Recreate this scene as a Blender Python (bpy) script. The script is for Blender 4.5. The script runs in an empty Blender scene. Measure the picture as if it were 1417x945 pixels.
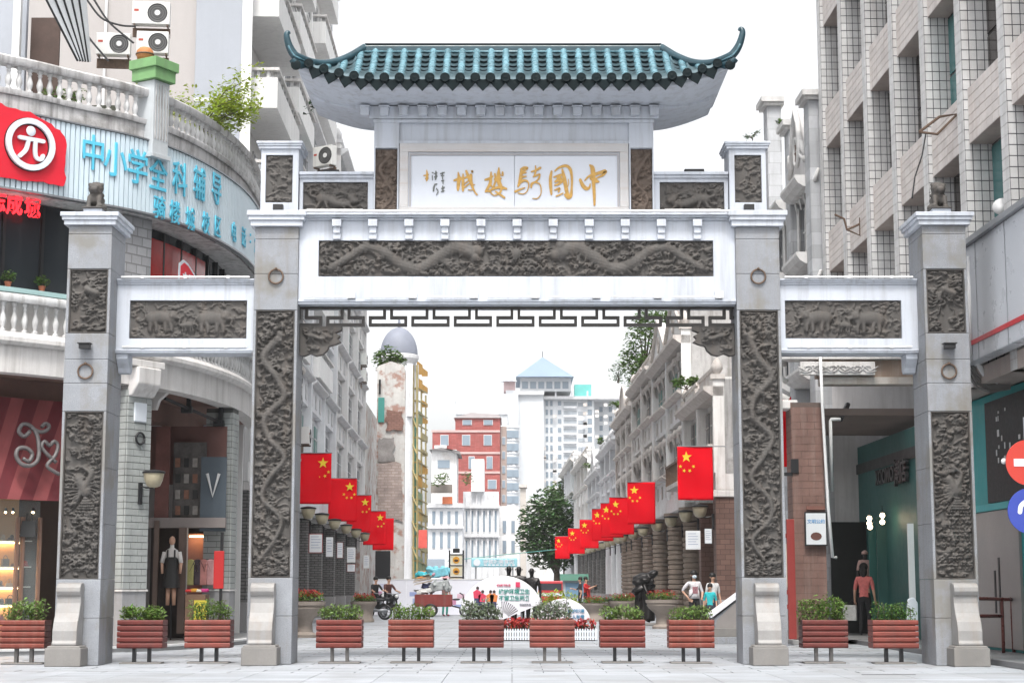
import bpy, bmesh, math, random
import numpy as np
from mathutils import Vector, Matrix
random.seed(7)
S = bpy.context.scene
COL = S.collection
PI = math.pi
R = math.radians

# ------------------------------------------------------------------ camera
FPX, CX, CY, CAMD, CAMH = 2400.0, 708.5, 472.5, 37.0, 1.6
PITCH = math.atan(340.0 / FPX)
cam = bpy.data.cameras.new('camera')
camo = bpy.data.objects.new('camera', cam)
COL.objects.link(camo)
cam.sensor_width = 36.0
cam.lens = 36.0 * FPX / 1417.0
cam.clip_start, cam.clip_end = 0.5, 4000
camo.location = (0, -CAMD, CAMH)
camo.rotation_euler = (PI / 2 + PITCH, 0, 0)
S.camera = camo

# ------------------------------------------------------------------ world, sun, exposure
SUN_EL, SUN_AZ = 60.0, 183.0          # azimuth from +Y, clockwise: a veiled high sun behind the camera
W = bpy.data.worlds.new('World')
S.world = W
W.use_nodes = True
nt = W.node_tree
nt.nodes.clear()
sky = nt.nodes.new('ShaderNodeTexSky')
sky.sky_type = 'NISHITA'
sky.sun_disc = False
sky.sun_elevation = R(SUN_EL)
sky.sun_rotation = R(SUN_AZ)
sky.air_density, sky.dust_density, sky.ozone_density = 1.0, 4.0, 1.0
hs = nt.nodes.new('ShaderNodeHueSaturation')
hs.inputs['Saturation'].default_value = 0.1   # a white overcast veil
bg = nt.nodes.new('ShaderNodeBackground')
bg.inputs['Strength'].default_value = 0.13
wo = nt.nodes.new('ShaderNodeOutputWorld')
nt.links.new(sky.outputs[0], hs.inputs['Color'])
nt.links.new(hs.outputs[0], bg.inputs['Color'])
nt.links.new(bg.outputs[0], wo.inputs['Surface'])
sun = bpy.data.lights.new('sun', 'SUN')
sun.energy, sun.angle, sun.color = 1.3, R(12), (1.0, 0.96, 0.9)
suno = bpy.data.objects.new('sun', sun)
COL.objects.link(suno)
_el, _az = R(SUN_EL), R(SUN_AZ)
_d = Vector((math.sin(_az) * math.cos(_el), math.cos(_az) * math.cos(_el), math.sin(_el)))
suno.rotation_euler = _d.to_track_quat('Z', 'Y').to_euler()
suno.location = (0, -20, 60)
S.view_settings.view_transform = 'Standard'
S.view_settings.look = 'None'
S.view_settings.gamma = 1.0
S.view_settings.use_curve_mapping = False
S.view_settings.exposure = 1.3
S.cycles.max_bounces = 6
S.cycles.diffuse_bounces = 3
S.cycles.glossy_bounces = 2
S.cycles.transmission_bounces = 4
S.cycles.transparent_max_bounces = 6
S.cycles.volume_bounces = 0
S.cycles.caustics_reflective = False
S.cycles.caustics_refractive = False

# ------------------------------------------------------------------ measuring: a point of the place at distance D from the camera
def P(px, py, D):
    x, y = (px - CX) / FPX, (CY - py) / FPX
    d = Vector((x, math.cos(PITCH) - y * math.sin(PITCH), math.sin(PITCH) + y * math.cos(PITCH)))
    t = D / d.y
    return Vector((0, -CAMD, CAMH)) + d * t
def YD(D):
    return D - CAMD
SL = -0.0158                                   # the street drifts left as it runs away
A_L, A_R, A_T = -8.05, 9.5, 11.2                # left fronts, right fronts, tall tiled office
def SX(a, D):
    return a + SL * D
SROT = math.atan(-SL)                          # its heading

# ------------------------------------------------------------------ materials
MATS = {}
def _pos(nt):
    g = nt.nodes.new('ShaderNodeNewGeometry')
    return g
def M(name, col=(.5, .5, .5), rough=.75, var=.12, vs=.8, bump=.15, bs=25, streak=0, sc=(.2, .19, .17), metal=0,
      emit=0, spec=.4, tint=None, ts=.6, tcol=None, island=0, trans=0, speck=0, joint=None, ss=(5, 5, .35)):
    """procedural paint / stone: two-scale colour change, vertical rain streaks, fine relief; joint=(w,h,gap,colour)"""
    if name in MATS:
        return MATS[name]
    m = bpy.data.materials.new(name)
    m.use_nodes = True
    t = m.node_tree
    b = t.nodes['Principled BSDF']
    N, L = t.nodes.new, t.links.new
    g = N('ShaderNodeNewGeometry')
    pos = g.outputs['Position']
    def noise(scale, detail=4, vec=None, rgh=.6):
        n = N('ShaderNodeTexNoise')
        n.inputs['Scale'].default_value = scale
        n.inputs['Detail'].default_value = detail
        n.inputs['Roughness'].default_value = rgh
        L(vec or pos, n.inputs['Vector'])
        return n.outputs['Fac']
    def mix(f, a, c, blend='MIX'):
        x = N('ShaderNodeMix')
        x.data_type = 'RGBA'
        x.blend_type = blend
        for s, v in ((x.inputs[0], f), (x.inputs[6], a), (x.inputs[7], c)):
            if hasattr(v, 'is_output'):
                L(v, s)
            elif isinstance(v, (tuple, list)):
                s.default_value = (*v[:3], 1)
            else:
                s.default_value = v
        return x.outputs[2]
    def ramp(v, a, c):
        r = N('ShaderNodeMapRange')
        r.inputs[1].default_value, r.inputs[2].default_value = a, c
        L(v, r.inputs[0])
        return r.outputs[0]
    lo = tuple(max(0, c * (1 - var)) for c in col)
    hi = tuple(min(1, c * (1 + var)) for c in col)
    c = mix(ramp(noise(vs), .3, .7), lo, hi)
    c = mix(ramp(noise(vs * 9, 3), .25, .75), c, mix(.5, c, lo)) if var else c
    if island:
        hv = N('ShaderNodeHueSaturation')
        r = N('ShaderNodeMapRange')
        r.inputs[3].default_value, r.inputs[4].default_value = 1 - island, 1 + island
        L(g.outputs['Random Per Island'], r.inputs[0])
        L(r.outputs[0], hv.inputs['Value'])
        r2 = N('ShaderNodeMapRange')
        r2.inputs[3].default_value, r2.inputs[4].default_value = .5 - island * .05, .5 + island * .05
        L(g.outputs['Random Per Island'], r2.inputs[0])
        L(r2.outputs[0], hv.inputs['Hue'])
        L(c, hv.inputs['Color'])
        c = hv.outputs[0]
    if speck:
        c = mix(ramp(noise(70, 2), .52, .7), c, tuple(v * .45 for v in col))
        c = mix(ramp(noise(55, 2), .34, .25), c, tuple(min(1, v * 1.5) for v in col))
    if tcol is not None:
        c = mix(ramp(noise(ts, 5), .5, .62), c, tcol)
    if streak:
        mp = N('ShaderNodeMapping')
        mp.inputs['Scale'].default_value = ss
        L(pos, mp.inputs['Vector'])
        sfac = ramp(noise(1.0, 5, mp.outputs[0], .65), .48, .75)
        mm = N('ShaderNodeMath')
        mm.operation = 'MULTIPLY'
        mm.inputs[1].default_value = streak
        L(sfac, mm.inputs[0])
        c = mix(mm.outputs[0], c, sc)
    hgt = None
    if joint:
        w, h, gap, jc = joint
        sp = N('ShaderNodeSeparateXYZ')
        L(pos, sp.inputs[0])
        ad = N('ShaderNodeMath')
        L(sp.outputs[0], ad.inputs[0]); L(sp.outputs[1], ad.inputs[1])
        cb = N('ShaderNodeCombineXYZ')
        L(ad.outputs[0], cb.inputs[0]); L(sp.outputs[2], cb.inputs[1])
        br = N('ShaderNodeTexBrick')
        br.inputs['Scale'].default_value = 1
        br.inputs['Mortar Size'].default_value = gap
        br.inputs['Brick Width'].default_value = w
        br.inputs['Row Height'].default_value = h
        br.inputs['Color1'].default_value = (1, 1, 1, 1)
        br.inputs['Color2'].default_value = (.72, .72, .72, 1)
        br.inputs['Mortar'].default_value = (*jc, 1)
        L(cb.outputs[0], br.inputs['Vector'])
        c = mix(1.0, c, br.outputs['Color'], 'MULTIPLY')
    L(c, b.inputs['Base Color'])
    b.inputs['Roughness'].default_value = rough
    b.inputs['Metallic'].default_value = metal
    b.inputs['Specular IOR Level'].default_value = spec
    if rough < .95 and var:
        rr = N('ShaderNodeMapRange')
        rr.inputs[3].default_value, rr.inputs[4].default_value = max(0, rough - .12), min(1, rough + .12)
        L(noise(vs * 4), rr.inputs[0])
        L(rr.outputs[0], b.inputs['Roughness'])
    if bump:
        bm = N('ShaderNodeBump')
        bm.inputs['Strength'].default_value = bump
        bm.inputs['Distance'].default_value = .02
        L(noise(bs, 5), bm.inputs['Height'])
        L(bm.outputs[0], b.inputs['Normal'])
    if emit:
        L(c, b.inputs['Emission Color'])
        b.inputs['Emission Strength'].default_value = emit
    if trans:
        tr = N('ShaderNodeBsdfTranslucent')
        L(c, tr.inputs['Color'])
        ms = N('ShaderNodeMixShader')
        ms.inputs[0].default_value = trans
        L(b.outputs[0], ms.inputs[1]); L(tr.outputs[0], ms.inputs[2])
        L(ms.outputs[0], t.nodes['Material Output'].inputs['Surface'])
    MATS[name] = m
    return m
def GLASS(name, col=(.04, .05, .06), rough=.06, clear=.0):
    """window glass: glossy skin over a dark room; clear>0 lets one look inside"""
    if name in MATS:
        return MATS[name]
    m = bpy.data.materials.new(name)
    m.use_nodes = True
    t = m.node_tree
    b = t.nodes['Principled BSDF']
    b.inputs['Base Color'].default_value = (*col, 1)
    b.inputs['Roughness'].default_value = rough
    b.inputs['Specular IOR Level'].default_value = .35
    n = t.nodes.new('ShaderNodeTexNoise')
    n.inputs['Scale'].default_value = .7
    bm = t.nodes.new('ShaderNodeBump')
    bm.inputs['Strength'].default_value = .04
    t.links.new(n.outputs['Fac'], bm.inputs['Height'])
    t.links.new(bm.outputs[0], b.inputs['Normal'])
    if clear:
        tr = t.nodes.new('ShaderNodeBsdfTransparent')
        ms = t.nodes.new('ShaderNodeMixShader')
        ms.inputs[0].default_value = clear
        t.links.new(b.outputs[0], ms.inputs[1]); t.links.new(tr.outputs[0], ms.inputs[2])
        t.links.new(ms.outputs[0], t.nodes['Material Output'].inputs['Surface'])
    MATS[name] = m
    return m

# ------------------------------------------------------------------ things
OFF = {}
def tag(o, label=None, cat=None, group=None, kind=None):
    if label: o['label'] = label
    if cat: o['category'] = cat
    if group: o['group'] = group
    if kind: o['kind'] = kind
    return o
def thing(name, label, cat, loc=(0, 0, 0), rz=0, group=None):
    o = bpy.data.objects.new(name, None)
    o.empty_display_size = .2
    COL.objects.link(o)
    o.location = loc
    o.rotation_euler = (0, 0, rz)
    OFF[o.name] = Vector(loc)
    return tag(o, label, cat, group)
def kids(o):
    return KIDS.get(o.name, [])
KIDS = {}
def link(o, parent=None):
    COL.objects.link(o)
    if parent is not None:
        o.parent = parent
        KIDS.setdefault(parent.name, []).append(o)
    return o
def inst(name, mesh, parent=None, loc=(0, 0, 0), rot=(0, 0, 0), scale=(1, 1, 1), mat4=None):
    o = bpy.data.objects.new(name, mesh)
    if mat4 is not None:
        o.matrix_local = mat4
    else:
        o.location, o.rotation_euler, o.scale = loc, rot, scale
    return link(o, parent)
def copy_tree(o, parent=None):
    c = o.copy()
    COL.objects.link(c)
    if parent is not None:
        c.parent = parent
        KIDS.setdefault(parent.name, []).append(c)
    for ch in kids(o):
        copy_tree(ch, c)
    return c
def place(o, loc, rz=0, label=None, scale=None):
    o.location = loc
    o.rotation_euler = (0, 0, rz)
    if scale: o.scale = (scale,) * 3
    if label: o['label'] = label
    return o

class MB:
    def __init__(s):
        s.v, s.f = [], []
    def add(s, vs, fs):
        n = len(s.v)
        s.v += [tuple(v) for v in vs]
        s.f += [tuple(i + n for i in f) for f in fs]
        return s
    def poly(s, pts):
        return s.add(pts, [tuple(range(len(pts)))])
    def box(s, x0, x1, y0, y1, z0, z1, taper=0, tx=None, ty=None):
        tx = taper if tx is None else tx
        ty = taper if ty is None else ty
        return s.add([(x0, y0, z0), (x1, y0, z0), (x1, y1, z0), (x0, y1, z0),
                      (x0 + tx, y0 + ty, z1), (x1 - tx, y0 + ty, z1), (x1 - tx, y1 - ty, z1), (x0 + tx, y1 - ty, z1)],
                     [(3, 2, 1, 0), (4, 5, 6, 7), (0, 1, 5, 4), (1, 2, 6, 5), (2, 3, 7, 6), (3, 0, 4, 7)])
    def cbox(s, c, h, M3=None):
        vs = [Vector((sx * h[0], sy * h[1], sz * h[2])) for sz in (-1, 1) for sx, sy in ((-1, -1), (1, -1), (1, 1), (-1, 1))]
        if M3 is not None:
            vs = [M3 @ v for v in vs]
        c = Vector(c)
        return s.add([c + v for v in vs], [(3, 2, 1, 0), (4, 5, 6, 7), (0, 1, 5, 4), (1, 2, 6, 5), (2, 3, 7, 6), (3, 0, 4, 7)])
    def tube(s, pts, r, n=8, cap=True, flat=1):
        pts = [Vector(p) for p in pts]
        rs = r if isinstance(r, (list, tuple)) else [r] * len(pts)
        rings = []
        up = Vector((0, 0, 1))
        prev = None
        for i, p in enumerate(pts):
            t = (pts[min(i + 1, len(pts) - 1)] - pts[max(i - 1, 0)])
            t = t.normalized() if t.length > 1e-9 else up
            a = prev if prev is not None else (up if abs(t.z) < .9 else Vector((1, 0, 0)))
            x = (a - t * a.dot(t))
            if x.length < 1e-6:
                x = Vector((1, 0, 0)) - t * t.x
            x.normalize()
            prev = x
            y = t.cross(x)
            rings.append([p + x * (math.cos(2 * PI * k / n) * rs[i]) + y * (math.sin(2 * PI * k / n) * rs[i] * flat) for k in range(n)])
        vs = [v for ring in rings for v in ring]
        fs = []
        for i in range(len(pts) - 1):
            for k in range(n):
                fs.append((i * n + k, i * n + (k + 1) % n, (i + 1) * n + (k + 1) % n, (i + 1) * n + k))
        if cap:
            fs.append(tuple(range(n - 1, -1, -1)))
            fs.append(tuple((len(pts) - 1) * n + k for k in range(n)))
        return s.add(vs, fs)
    def lathe(s, prof, n=12, c=(0, 0, 0), a0=0, sx=1, sy=1):
        vs, fs = [], []
        for r, z in prof:
            for k in range(n):
                a = 2 * PI * k / n + a0
                vs.append((c[0] + r * sx * math.cos(a), c[1] + r * sy * math.sin(a), c[2] + z))
        for i in range(len(prof) - 1):
            for k in range(n):
                fs.append((i * n + k, i * n + (k + 1) % n, (i + 1) * n + (k + 1) % n, (i + 1) * n + k))
        fs.append(tuple(range(n - 1, -1, -1)))
        fs.append(tuple((len(prof) - 1) * n + k for k in range(n)))
        return s.add(vs, fs)
    def prismY(s, poly, y0, y1):
        n = len(poly)
        vs = [(x, y0, z) for x, z in poly] + [(x, y1, z) for x, z in poly]
        fs = [tuple(range(n)), tuple(range(2 * n - 1, n - 1, -1))]
        fs += [(i, (i + 1) % n + 0, (i + 1) % n + n, i + n)[::-1] for i in range(n)]
        return s.add(vs, fs)
    def prismX(s, poly, x0, x1):          # poly in (y, z)
        n = len(poly)
        vs = [(x0, y, z) for y, z in poly] + [(x1, y, z) for y, z in poly]
        fs = [tuple(range(n)), tuple(range(2 * n - 1, n - 1, -1))]
        fs += [(i, (i + 1) % n, (i + 1) % n + n, i + n)[::-1] for i in range(n)]
        return s.add(vs, fs)
    def prismZ(s, poly, z0, z1):
        n = len(poly)
        vs = [(x, y, z0) for x, y in poly] + [(x, y, z1) for x, y in poly]
        fs = [tuple(range(n - 1, -1, -1)), tuple(range(n, 2 * n))]
        fs += [(i, (i + 1) % n, (i + 1) % n + n, i + n) for i in range(n)]
        return s.add(vs, fs)
    def ball(s, c, r, n=10, m=6, rot=None):
        r = (r, r, r) if not isinstance(r, (tuple, list)) else r
        vs, fs = [], []
        for i in range(m + 1):
            th = PI * i / m
            for k in range(n):
                a = 2 * PI * k / n
                v = Vector((r[0] * math.sin(th) * math.cos(a), r[1] * math.sin(th) * math.sin(a), r[2] * math.cos(th)))
                if rot is not None: v = rot @ v
                vs.append(Vector(c) + v)
        for i in range(m):
            for k in range(n):
                fs.append((i * n + k, (i + 1) * n + k, (i + 1) * n + (k + 1) % n, i * n + (k + 1) % n))
        return s.add(vs, fs)
    def sweep(s, path, prof, closed=True):
        """path: list of (x,y,nx,ny); prof: list of (out,z)"""
        n = len(prof)
        vs = [(x + nx * o, y + ny * o, z) for x, y, nx, ny in path for o, z in prof]
        fs = []
        for i in range(len(path) - 1):
            for k in range(n if closed else n - 1):
                k2 = (k + 1) % n
                fs.append((i * n + k, i * n + k2, (i + 1) * n + k2, (i + 1) * n + k))
        if closed:
            fs.append(tuple(range(n)))
            fs.append(tuple((len(path) - 1) * n + k for k in range(n - 1, -1, -1)))
        return s.add(vs, fs)
    def mesh(s, name, mat, smooth=False, off=None, recalc=True):
        me = bpy.data.meshes.new(name)
        v = s.v
        if off is not None:
            v = [(a - off[0], b - off[1], c - off[2]) for a, b, c in v]
        me.from_pydata(v, [], s.f)
        if recalc:
            bm = bmesh.new(); bm.from_mesh(me)
            bmesh.ops.recalc_face_normals(bm, faces=bm.faces)
            bm.to_mesh(me); bm.free()
        if smooth:
            me.polygons.foreach_set('use_smooth', [True] * len(me.polygons))
            if smooth is not True:
                me.set_sharp_from_angle(angle=R(smooth))
        if mat is not None:
            me.materials.append(mat)
        return me
    def build(s, name, mat, parent=None, smooth=False, bevel=0, local=False, recalc=True):
        """world coordinates; a parent without rotation is subtracted unless local"""
        off = None
        if parent is not None and not local:
            off = OFF.get(parent.name)
            p = parent
            while off is None and p.parent is not None:
                p = p.parent
                off = OFF.get(p.name)
        o = bpy.data.objects.new(name, s.mesh(name, mat, smooth, off, recalc))
        if bevel:
            md = o.modifiers.new('bevel', 'BEVEL')
            md.width, md.segments, md.limit_method = bevel, 2, 'ANGLE'
        return link(o, parent)
def box(name, mat, parent, x0, x1, y0, y1, z0, z1, bevel=0, **k):
    return MB().box(x0, x1, y0, y1, z0, z1).build(name, mat, parent, bevel=bevel, **k)
def solo(mb, name, mat, label, cat, group=None, smooth=False, bevel=0):
    return tag(mb.build(name, mat, None, smooth, bevel), label, cat, group)
def struct(mb, name, mat, smooth=False):
    return tag(mb.build(name, mat, None, smooth), kind='structure')
_txt = {}
def text_mesh(body, size=1, ext=.02, bold=.0, mat=None):
    c = bpy.data.curves.new('text', 'FONT')
    c.body, c.size, c.extrude, c.offset = body, size, ext, bold
    c.align_x, c.align_y = 'CENTER', 'CENTER'
    c.resolution_u = 3
    o = bpy.data.objects.new('text', c)
    COL.objects.link(o)
    me = bpy.data.meshes.new_from_object(o.evaluated_get(bpy.context.evaluated_depsgraph_get()))
    bpy.data.objects.remove(o)
    xs = [v.co.x for v in me.vertices]; ys = [v.co.y for v in me.vertices]
    if xs: me.transform(Matrix.Translation((-(min(xs) + max(xs)) / 2, -(min(ys) + max(ys)) / 2, 0)))
    me.materials.clear()
    if mat: me.materials.append(mat)
    return me
def face_matrix(loc, right, up):
    r, u = Vector(right).normalized(), Vector(up).normalized()
    n = r.cross(u)
    return Matrix(((r.x, u.x, n.x, loc[0]), (r.y, u.y, n.y, loc[1]), (r.z, u.z, n.z, loc[2]), (0, 0, 0, 1)))
def lettering(name, body, size, mat, parent, loc, right, up=(0, 0, 1), ext=.02, bold=0, local=False):
    off = OFF.get(parent.name) if parent is not None and not local else None
    loc = Vector(loc) - (off if off is not None else Vector((0, 0, 0)))
    return inst(name, text_mesh(body, size, ext, bold, mat), parent, mat4=face_matrix(loc, right, up))
def crom(pts, n=6):
    """smooth curve through points of any dimension"""
    pts = [np.array(p, float) for p in pts]
    q = [2 * pts[0] - pts[1]] + pts + [2 * pts[-1] - pts[-2]]
    out = []
    for i in range(1, len(q) - 2):
        for k in range(n):
            t = k / n
            out.append(.5 * (2 * q[i] + (q[i + 1] - q[i - 1]) * t + (2 * q[i - 1] - 5 * q[i] + 4 * q[i + 1] - q[i + 2]) * t * t
                             + (3 * q[i] - q[i - 1] - 3 * q[i + 1] + q[i + 2]) * t ** 3))
    out.append(pts[-1])
    return out
def brush(strokes, thick, front=0.0, sx=1, sz=1):
    """flat raised brush strokes in the x,z plane, each stroke = [(x,z,half width)...], y from front to front+thick"""
    mb = MB()
    for si, st in enumerate(strokes):
        c = crom(st, 6) if len(st) > 2 else [np.array(p, float) for p in st]
        l, r = [], []
        for i, p in enumerate(c):
            t = c[min(i + 1, len(c) - 1)] - c[max(i - 1, 0)]
            d = math.hypot(t[0], t[1]) or 1
            nx, nz = -t[1] / d, t[0] / d
            w = max(p[2], .003)
            l.append(((p[0] + nx * w) * sx, (p[1] + nz * w) * sz)); r.append(((p[0] - nx * w) * sx, (p[1] - nz * w) * sz))
        y0 = front - .0007 * si
        for i in range(len(c) - 1):
            a, b_, d_, e = l[i], l[i + 1], r[i + 1], r[i]
            mb.add([(a[0], y0, a[1]), (b_[0], y0, b_[1]), (d_[0], y0, d_[1]), (e[0], y0, e[1]),
                    (a[0], y0 + thick, a[1]), (b_[0], y0 + thick, b_[1]), (d_[0], y0 + thick, d_[1]), (e[0], y0 + thick, e[1])],
                   [(0, 1, 2, 3), (1, 0, 4, 5), (3, 2, 6, 7)])
        # rounded tips
        for end in (0, -1):
            p = c[end]; w = max(p[2], .003)
            mb.prismY([((p[0] + w * math.cos(a)) * sx, (p[1] + w * math.sin(a)) * sz) for a in [2 * PI * k / 8 for k in range(8)]], y0 + .0002, y0 + thick)
    return mb
def leaves(n, where, size, jit=.4, up=.3, narrow=.45, mb=None):
    """n folded leaf faces; where() gives a centre"""
    mb = mb or MB()
    for i in range(n):
        c = Vector(where())
        a, e = random.uniform(0, 2 * PI), random.uniform(-.6, 1.1) * up * 2
        d = Vector((math.cos(a) * math.cos(e), math.sin(a) * math.cos(e), math.sin(e)))
        s_ = d.cross(Vector((random.gauss(0, .4), random.gauss(0, .4), 1))).normalized()
        u = s_.cross(d)
        l = size * random.uniform(1 - jit, 1 + jit)
        w = l * narrow
        mb.add([c - d * l * .5, c + s_ * w * .5 + u * l * .08, c + d * l * .5, c - s_ * w * .5 + u * l * .08], [(0, 1, 2), (0, 2, 3)])
    return mb
def blob(centers):
    def f():
        c, r = random.choice(centers)
        while True:
            v = Vector((random.uniform(-1, 1), random.uniform(-1, 1), random.uniform(-1, 1)))
            if .35 < v.length < 1: break
        return Vector(c) + Vector((v.x * r[0], v.y * r[1], v.z * r[2])) if isinstance(r, (tuple, list)) else Vector(c) + v * r
    return f
def remesh(mb, name, mat, voxel, parent=None, smooth_it=4, local=False):
    """fuse overlapping forms into one carved surface"""
    o = mb.build('tmp', None, None)
    md = o.modifiers.new('r', 'REMESH'); md.mode = 'VOXEL'; md.voxel_size = voxel
    sm = o.modifiers.new('s', 'SMOOTH'); sm.iterations = smooth_it
    me = bpy.data.meshes.new_from_object(o.evaluated_get(bpy.context.evaluated_depsgraph_get()))
    bpy.data.objects.remove(o)
    if parent is not None and not local and parent.name in OFF:
        me.transform(Matrix.Translation(-OFF[parent.name]))
    me.materials.clear(); me.materials.append(mat)
    me.polygons.foreach_set('use_smooth', [True] * len(me.polygons))
    return link(bpy.data.objects.new(name, me), parent)

# ------------------------------------------------------------------ palette
WHITE = M('white_paint', (.50, .53, .585), .6, .07, .8, .08, 14, streak=.7, sc=(.28, .28, .29), ss=(5, 5, .25))
GRAN = M('granite', (.265, .277, .30), .6, .16, 1.2, .2, 60, tcol=(.20, .195, .185), ts=.9, streak=.35, sc=(.17, .13, .09), speck=1)
GRAN_D = M('granite_worn', (.20, .19, .18), .65, .15, 2, .2, 40, streak=.3, sc=(.2, .18, .15))
CARVE = M('carved_stone', (.078, .072, .067), .72, .25, 3, .35, 70, streak=.15, sc=(.2, .14, .1))
CARVE_W = M('carved_brown', (.11, .082, .065), .7, .25, 3, .3, 70)
DARKWOOD = M('dark_wood', (.045, .04, .036), .5, .2, 3, .15, 40)
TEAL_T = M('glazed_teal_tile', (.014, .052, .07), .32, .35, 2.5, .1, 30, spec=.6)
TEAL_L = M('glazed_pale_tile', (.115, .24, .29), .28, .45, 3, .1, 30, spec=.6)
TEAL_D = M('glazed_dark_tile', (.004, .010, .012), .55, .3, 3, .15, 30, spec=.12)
GOLD = M('gold_leaf', (.46, .27, .07), .42, .25, 14, .15, 60, metal=.35)
RUST = M('rusty_iron', (.13, .085, .06), .7, .3, 8, .3, 60)
BLACK = M('black_metal', (.02, .02, .022), .45, .1)
RED_PL = M('red_slat', (.15, .026, .018), .45, .12, 4, .1, 40, streak=.1)
FLAG = M('flag_red', (.78, .006, .018), .75, .03, .5, .02, trans=.25, spec=.1)
FLAGY = M('flag_yellow', (.85, .62, .04), .7, .03, trans=.2)
LEAF = M('leaf_green', (.085, .15, .03), .5, .2, 3, 0, island=.45, trans=.3)
LEAF_D = M('leaf_dark', (.035, .07, .03), .5, .2, 3, 0, island=.5, trans=.25)
LEAF_Y = M('leaf_yellow', (.30, .38, .04), .5, .2, 3, 0, island=.3, trans=.35)
LEAF_G = M('leaf_grey', (.13, .18, .11), .55, .2, 3, 0, island=.45, trans=.25)
LEAF_R = M('leaf_red', (.42, .03, .025), .5, .2, 3, 0, island=.3, trans=.25)
BARK = M('bark', (.10, .08, .065), .9, .25, 4, .6, 20)
SOIL = M('soil', (.05, .035, .025), .95, .3, 6, .6, 30)
STEEL = M('grey_steel', (.30, .31, .33), .4, .1, 3, .05, metal=.6)
PVC = M('white_pipe', (.70, .70, .70), .45, .05, 2, .02, streak=.2)
# ------------------------------------------------------------------ carved relief panels
def stamp(H, x, z, r, h, px):
    n0, n1 = H.shape
    i0, i1 = max(0, int((x - r) / px)), min(n0, int((x + r) / px) + 2)
    k0, k1 = max(0, int((z - r) / px)), min(n1, int((z + r) / px) + 2)
    if i0 >= i1 or k0 >= k1: return
    X = (np.arange(i0, i1) * px - x)[:, None]; Z = (np.arange(k0, k1) * px - z)[None, :]
    q = 1 - (X * X + Z * Z) / (r * r)
    b = h * np.sqrt(np.clip(q, 0, 1))
    sub = H[i0:i1, k0:k1]
    np.maximum(sub, b, out=sub)
def stroke(H, pts, r0, r1, h, px, n=7):
    c = crom(pts, n) if len(pts) > 2 else [np.array(pts[0]) * (1 - t) + np.array(pts[1]) * t for t in np.linspace(0, 1, 12)]
    for i, p in enumerate(c):
        t = i / max(1, len(c) - 1)
        stamp(H, p[0], p[1], r0 * (1 - t) + r1 * t, h, px)
def curl(H, x, z, r, px, rng, h=.6, w=.016):
    s = rng.choice([-1, 1]); a0 = rng.uniform(0, 6.28)
    pts = [(x + r * (1 - t * .8) * math.cos(a0 + s * t * 7), z + r * .7 * (1 - t * .8) * math.sin(a0 + s * t * 7)) for t in np.linspace(0, 1, 12)]
    stroke(H, pts, w, w * .7, h, px, 3)
    e = pts[0]
    stroke(H, [e, (e[0] + rng.uniform(-2, 2) * r, e[1] + rng.uniform(-.4, .4) * r), (e[0] + rng.uniform(-3.4, 3.4) * r, e[1] + rng.uniform(-.7, .7) * r)], w, w * .3, h * .8, px, 5)
def dragon(H, pts, r, px, rng, head=True):
    Hb = np.zeros_like(H)
    stroke(Hb, pts, r * .55, r, 1.0, px, 14)
    c = crom(pts, 14)
    I, K = np.indices(H.shape)
    scal = .1 * (np.sin(I * px * 60 + K * px * 35) * np.sin(K * px * 60 - I * px * 35))
    Hb = np.where(Hb > .05, Hb + scal * (Hb > .4), Hb)
    np.maximum(H, Hb, out=H)
    for i in range(4, len(c) - 2, 5):                     # back fins and belly folds
        t = c[i + 1] - c[i]; d = math.hypot(*t) or 1
        nx, nz = -t[1] / d, t[0] / d
        stroke(H, [(c[i][0] + nx * r * .8, c[i][1] + nz * r * .8), (c[i][0] + nx * r * 1.5 - t[0], c[i][1] + nz * r * 1.5 - t[1])], r * .22, r * .05, .8, px)
    for i in (len(c) // 4, len(c) // 2, 3 * len(c) // 4):  # claws
        b = c[i]; s = rng.choice([-1, 1])
        for q in range(4):
            stroke(H, [b, (b[0] + s * r * 1.6, b[1] - r * (.4 + .3 * q)), (b[0] + s * r * 2.6, b[1] - r * (.1 + .75 * q))], r * .3, r * .07, .75, px, 5)
    if head:
        e = c[-1]
        for q in range(5): stamp(H, e[0] + rng.uniform(-1, 1) * r, e[1] + rng.uniform(-1, 1) * r, r * rng.uniform(.4, .9), 1.15, px)
        for q in range(8):
            a = rng.uniform(0, 6.28)
            stroke(H, [e, (e[0] + 1.6 * r * math.cos(a), e[1] + 1.4 * r * math.sin(a)), (e[0] + 2.7 * r * math.cos(a + .5), e[1] + 2.2 * r * math.sin(a + .5))], r * .22, r * .05, .8, px, 5)
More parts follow.
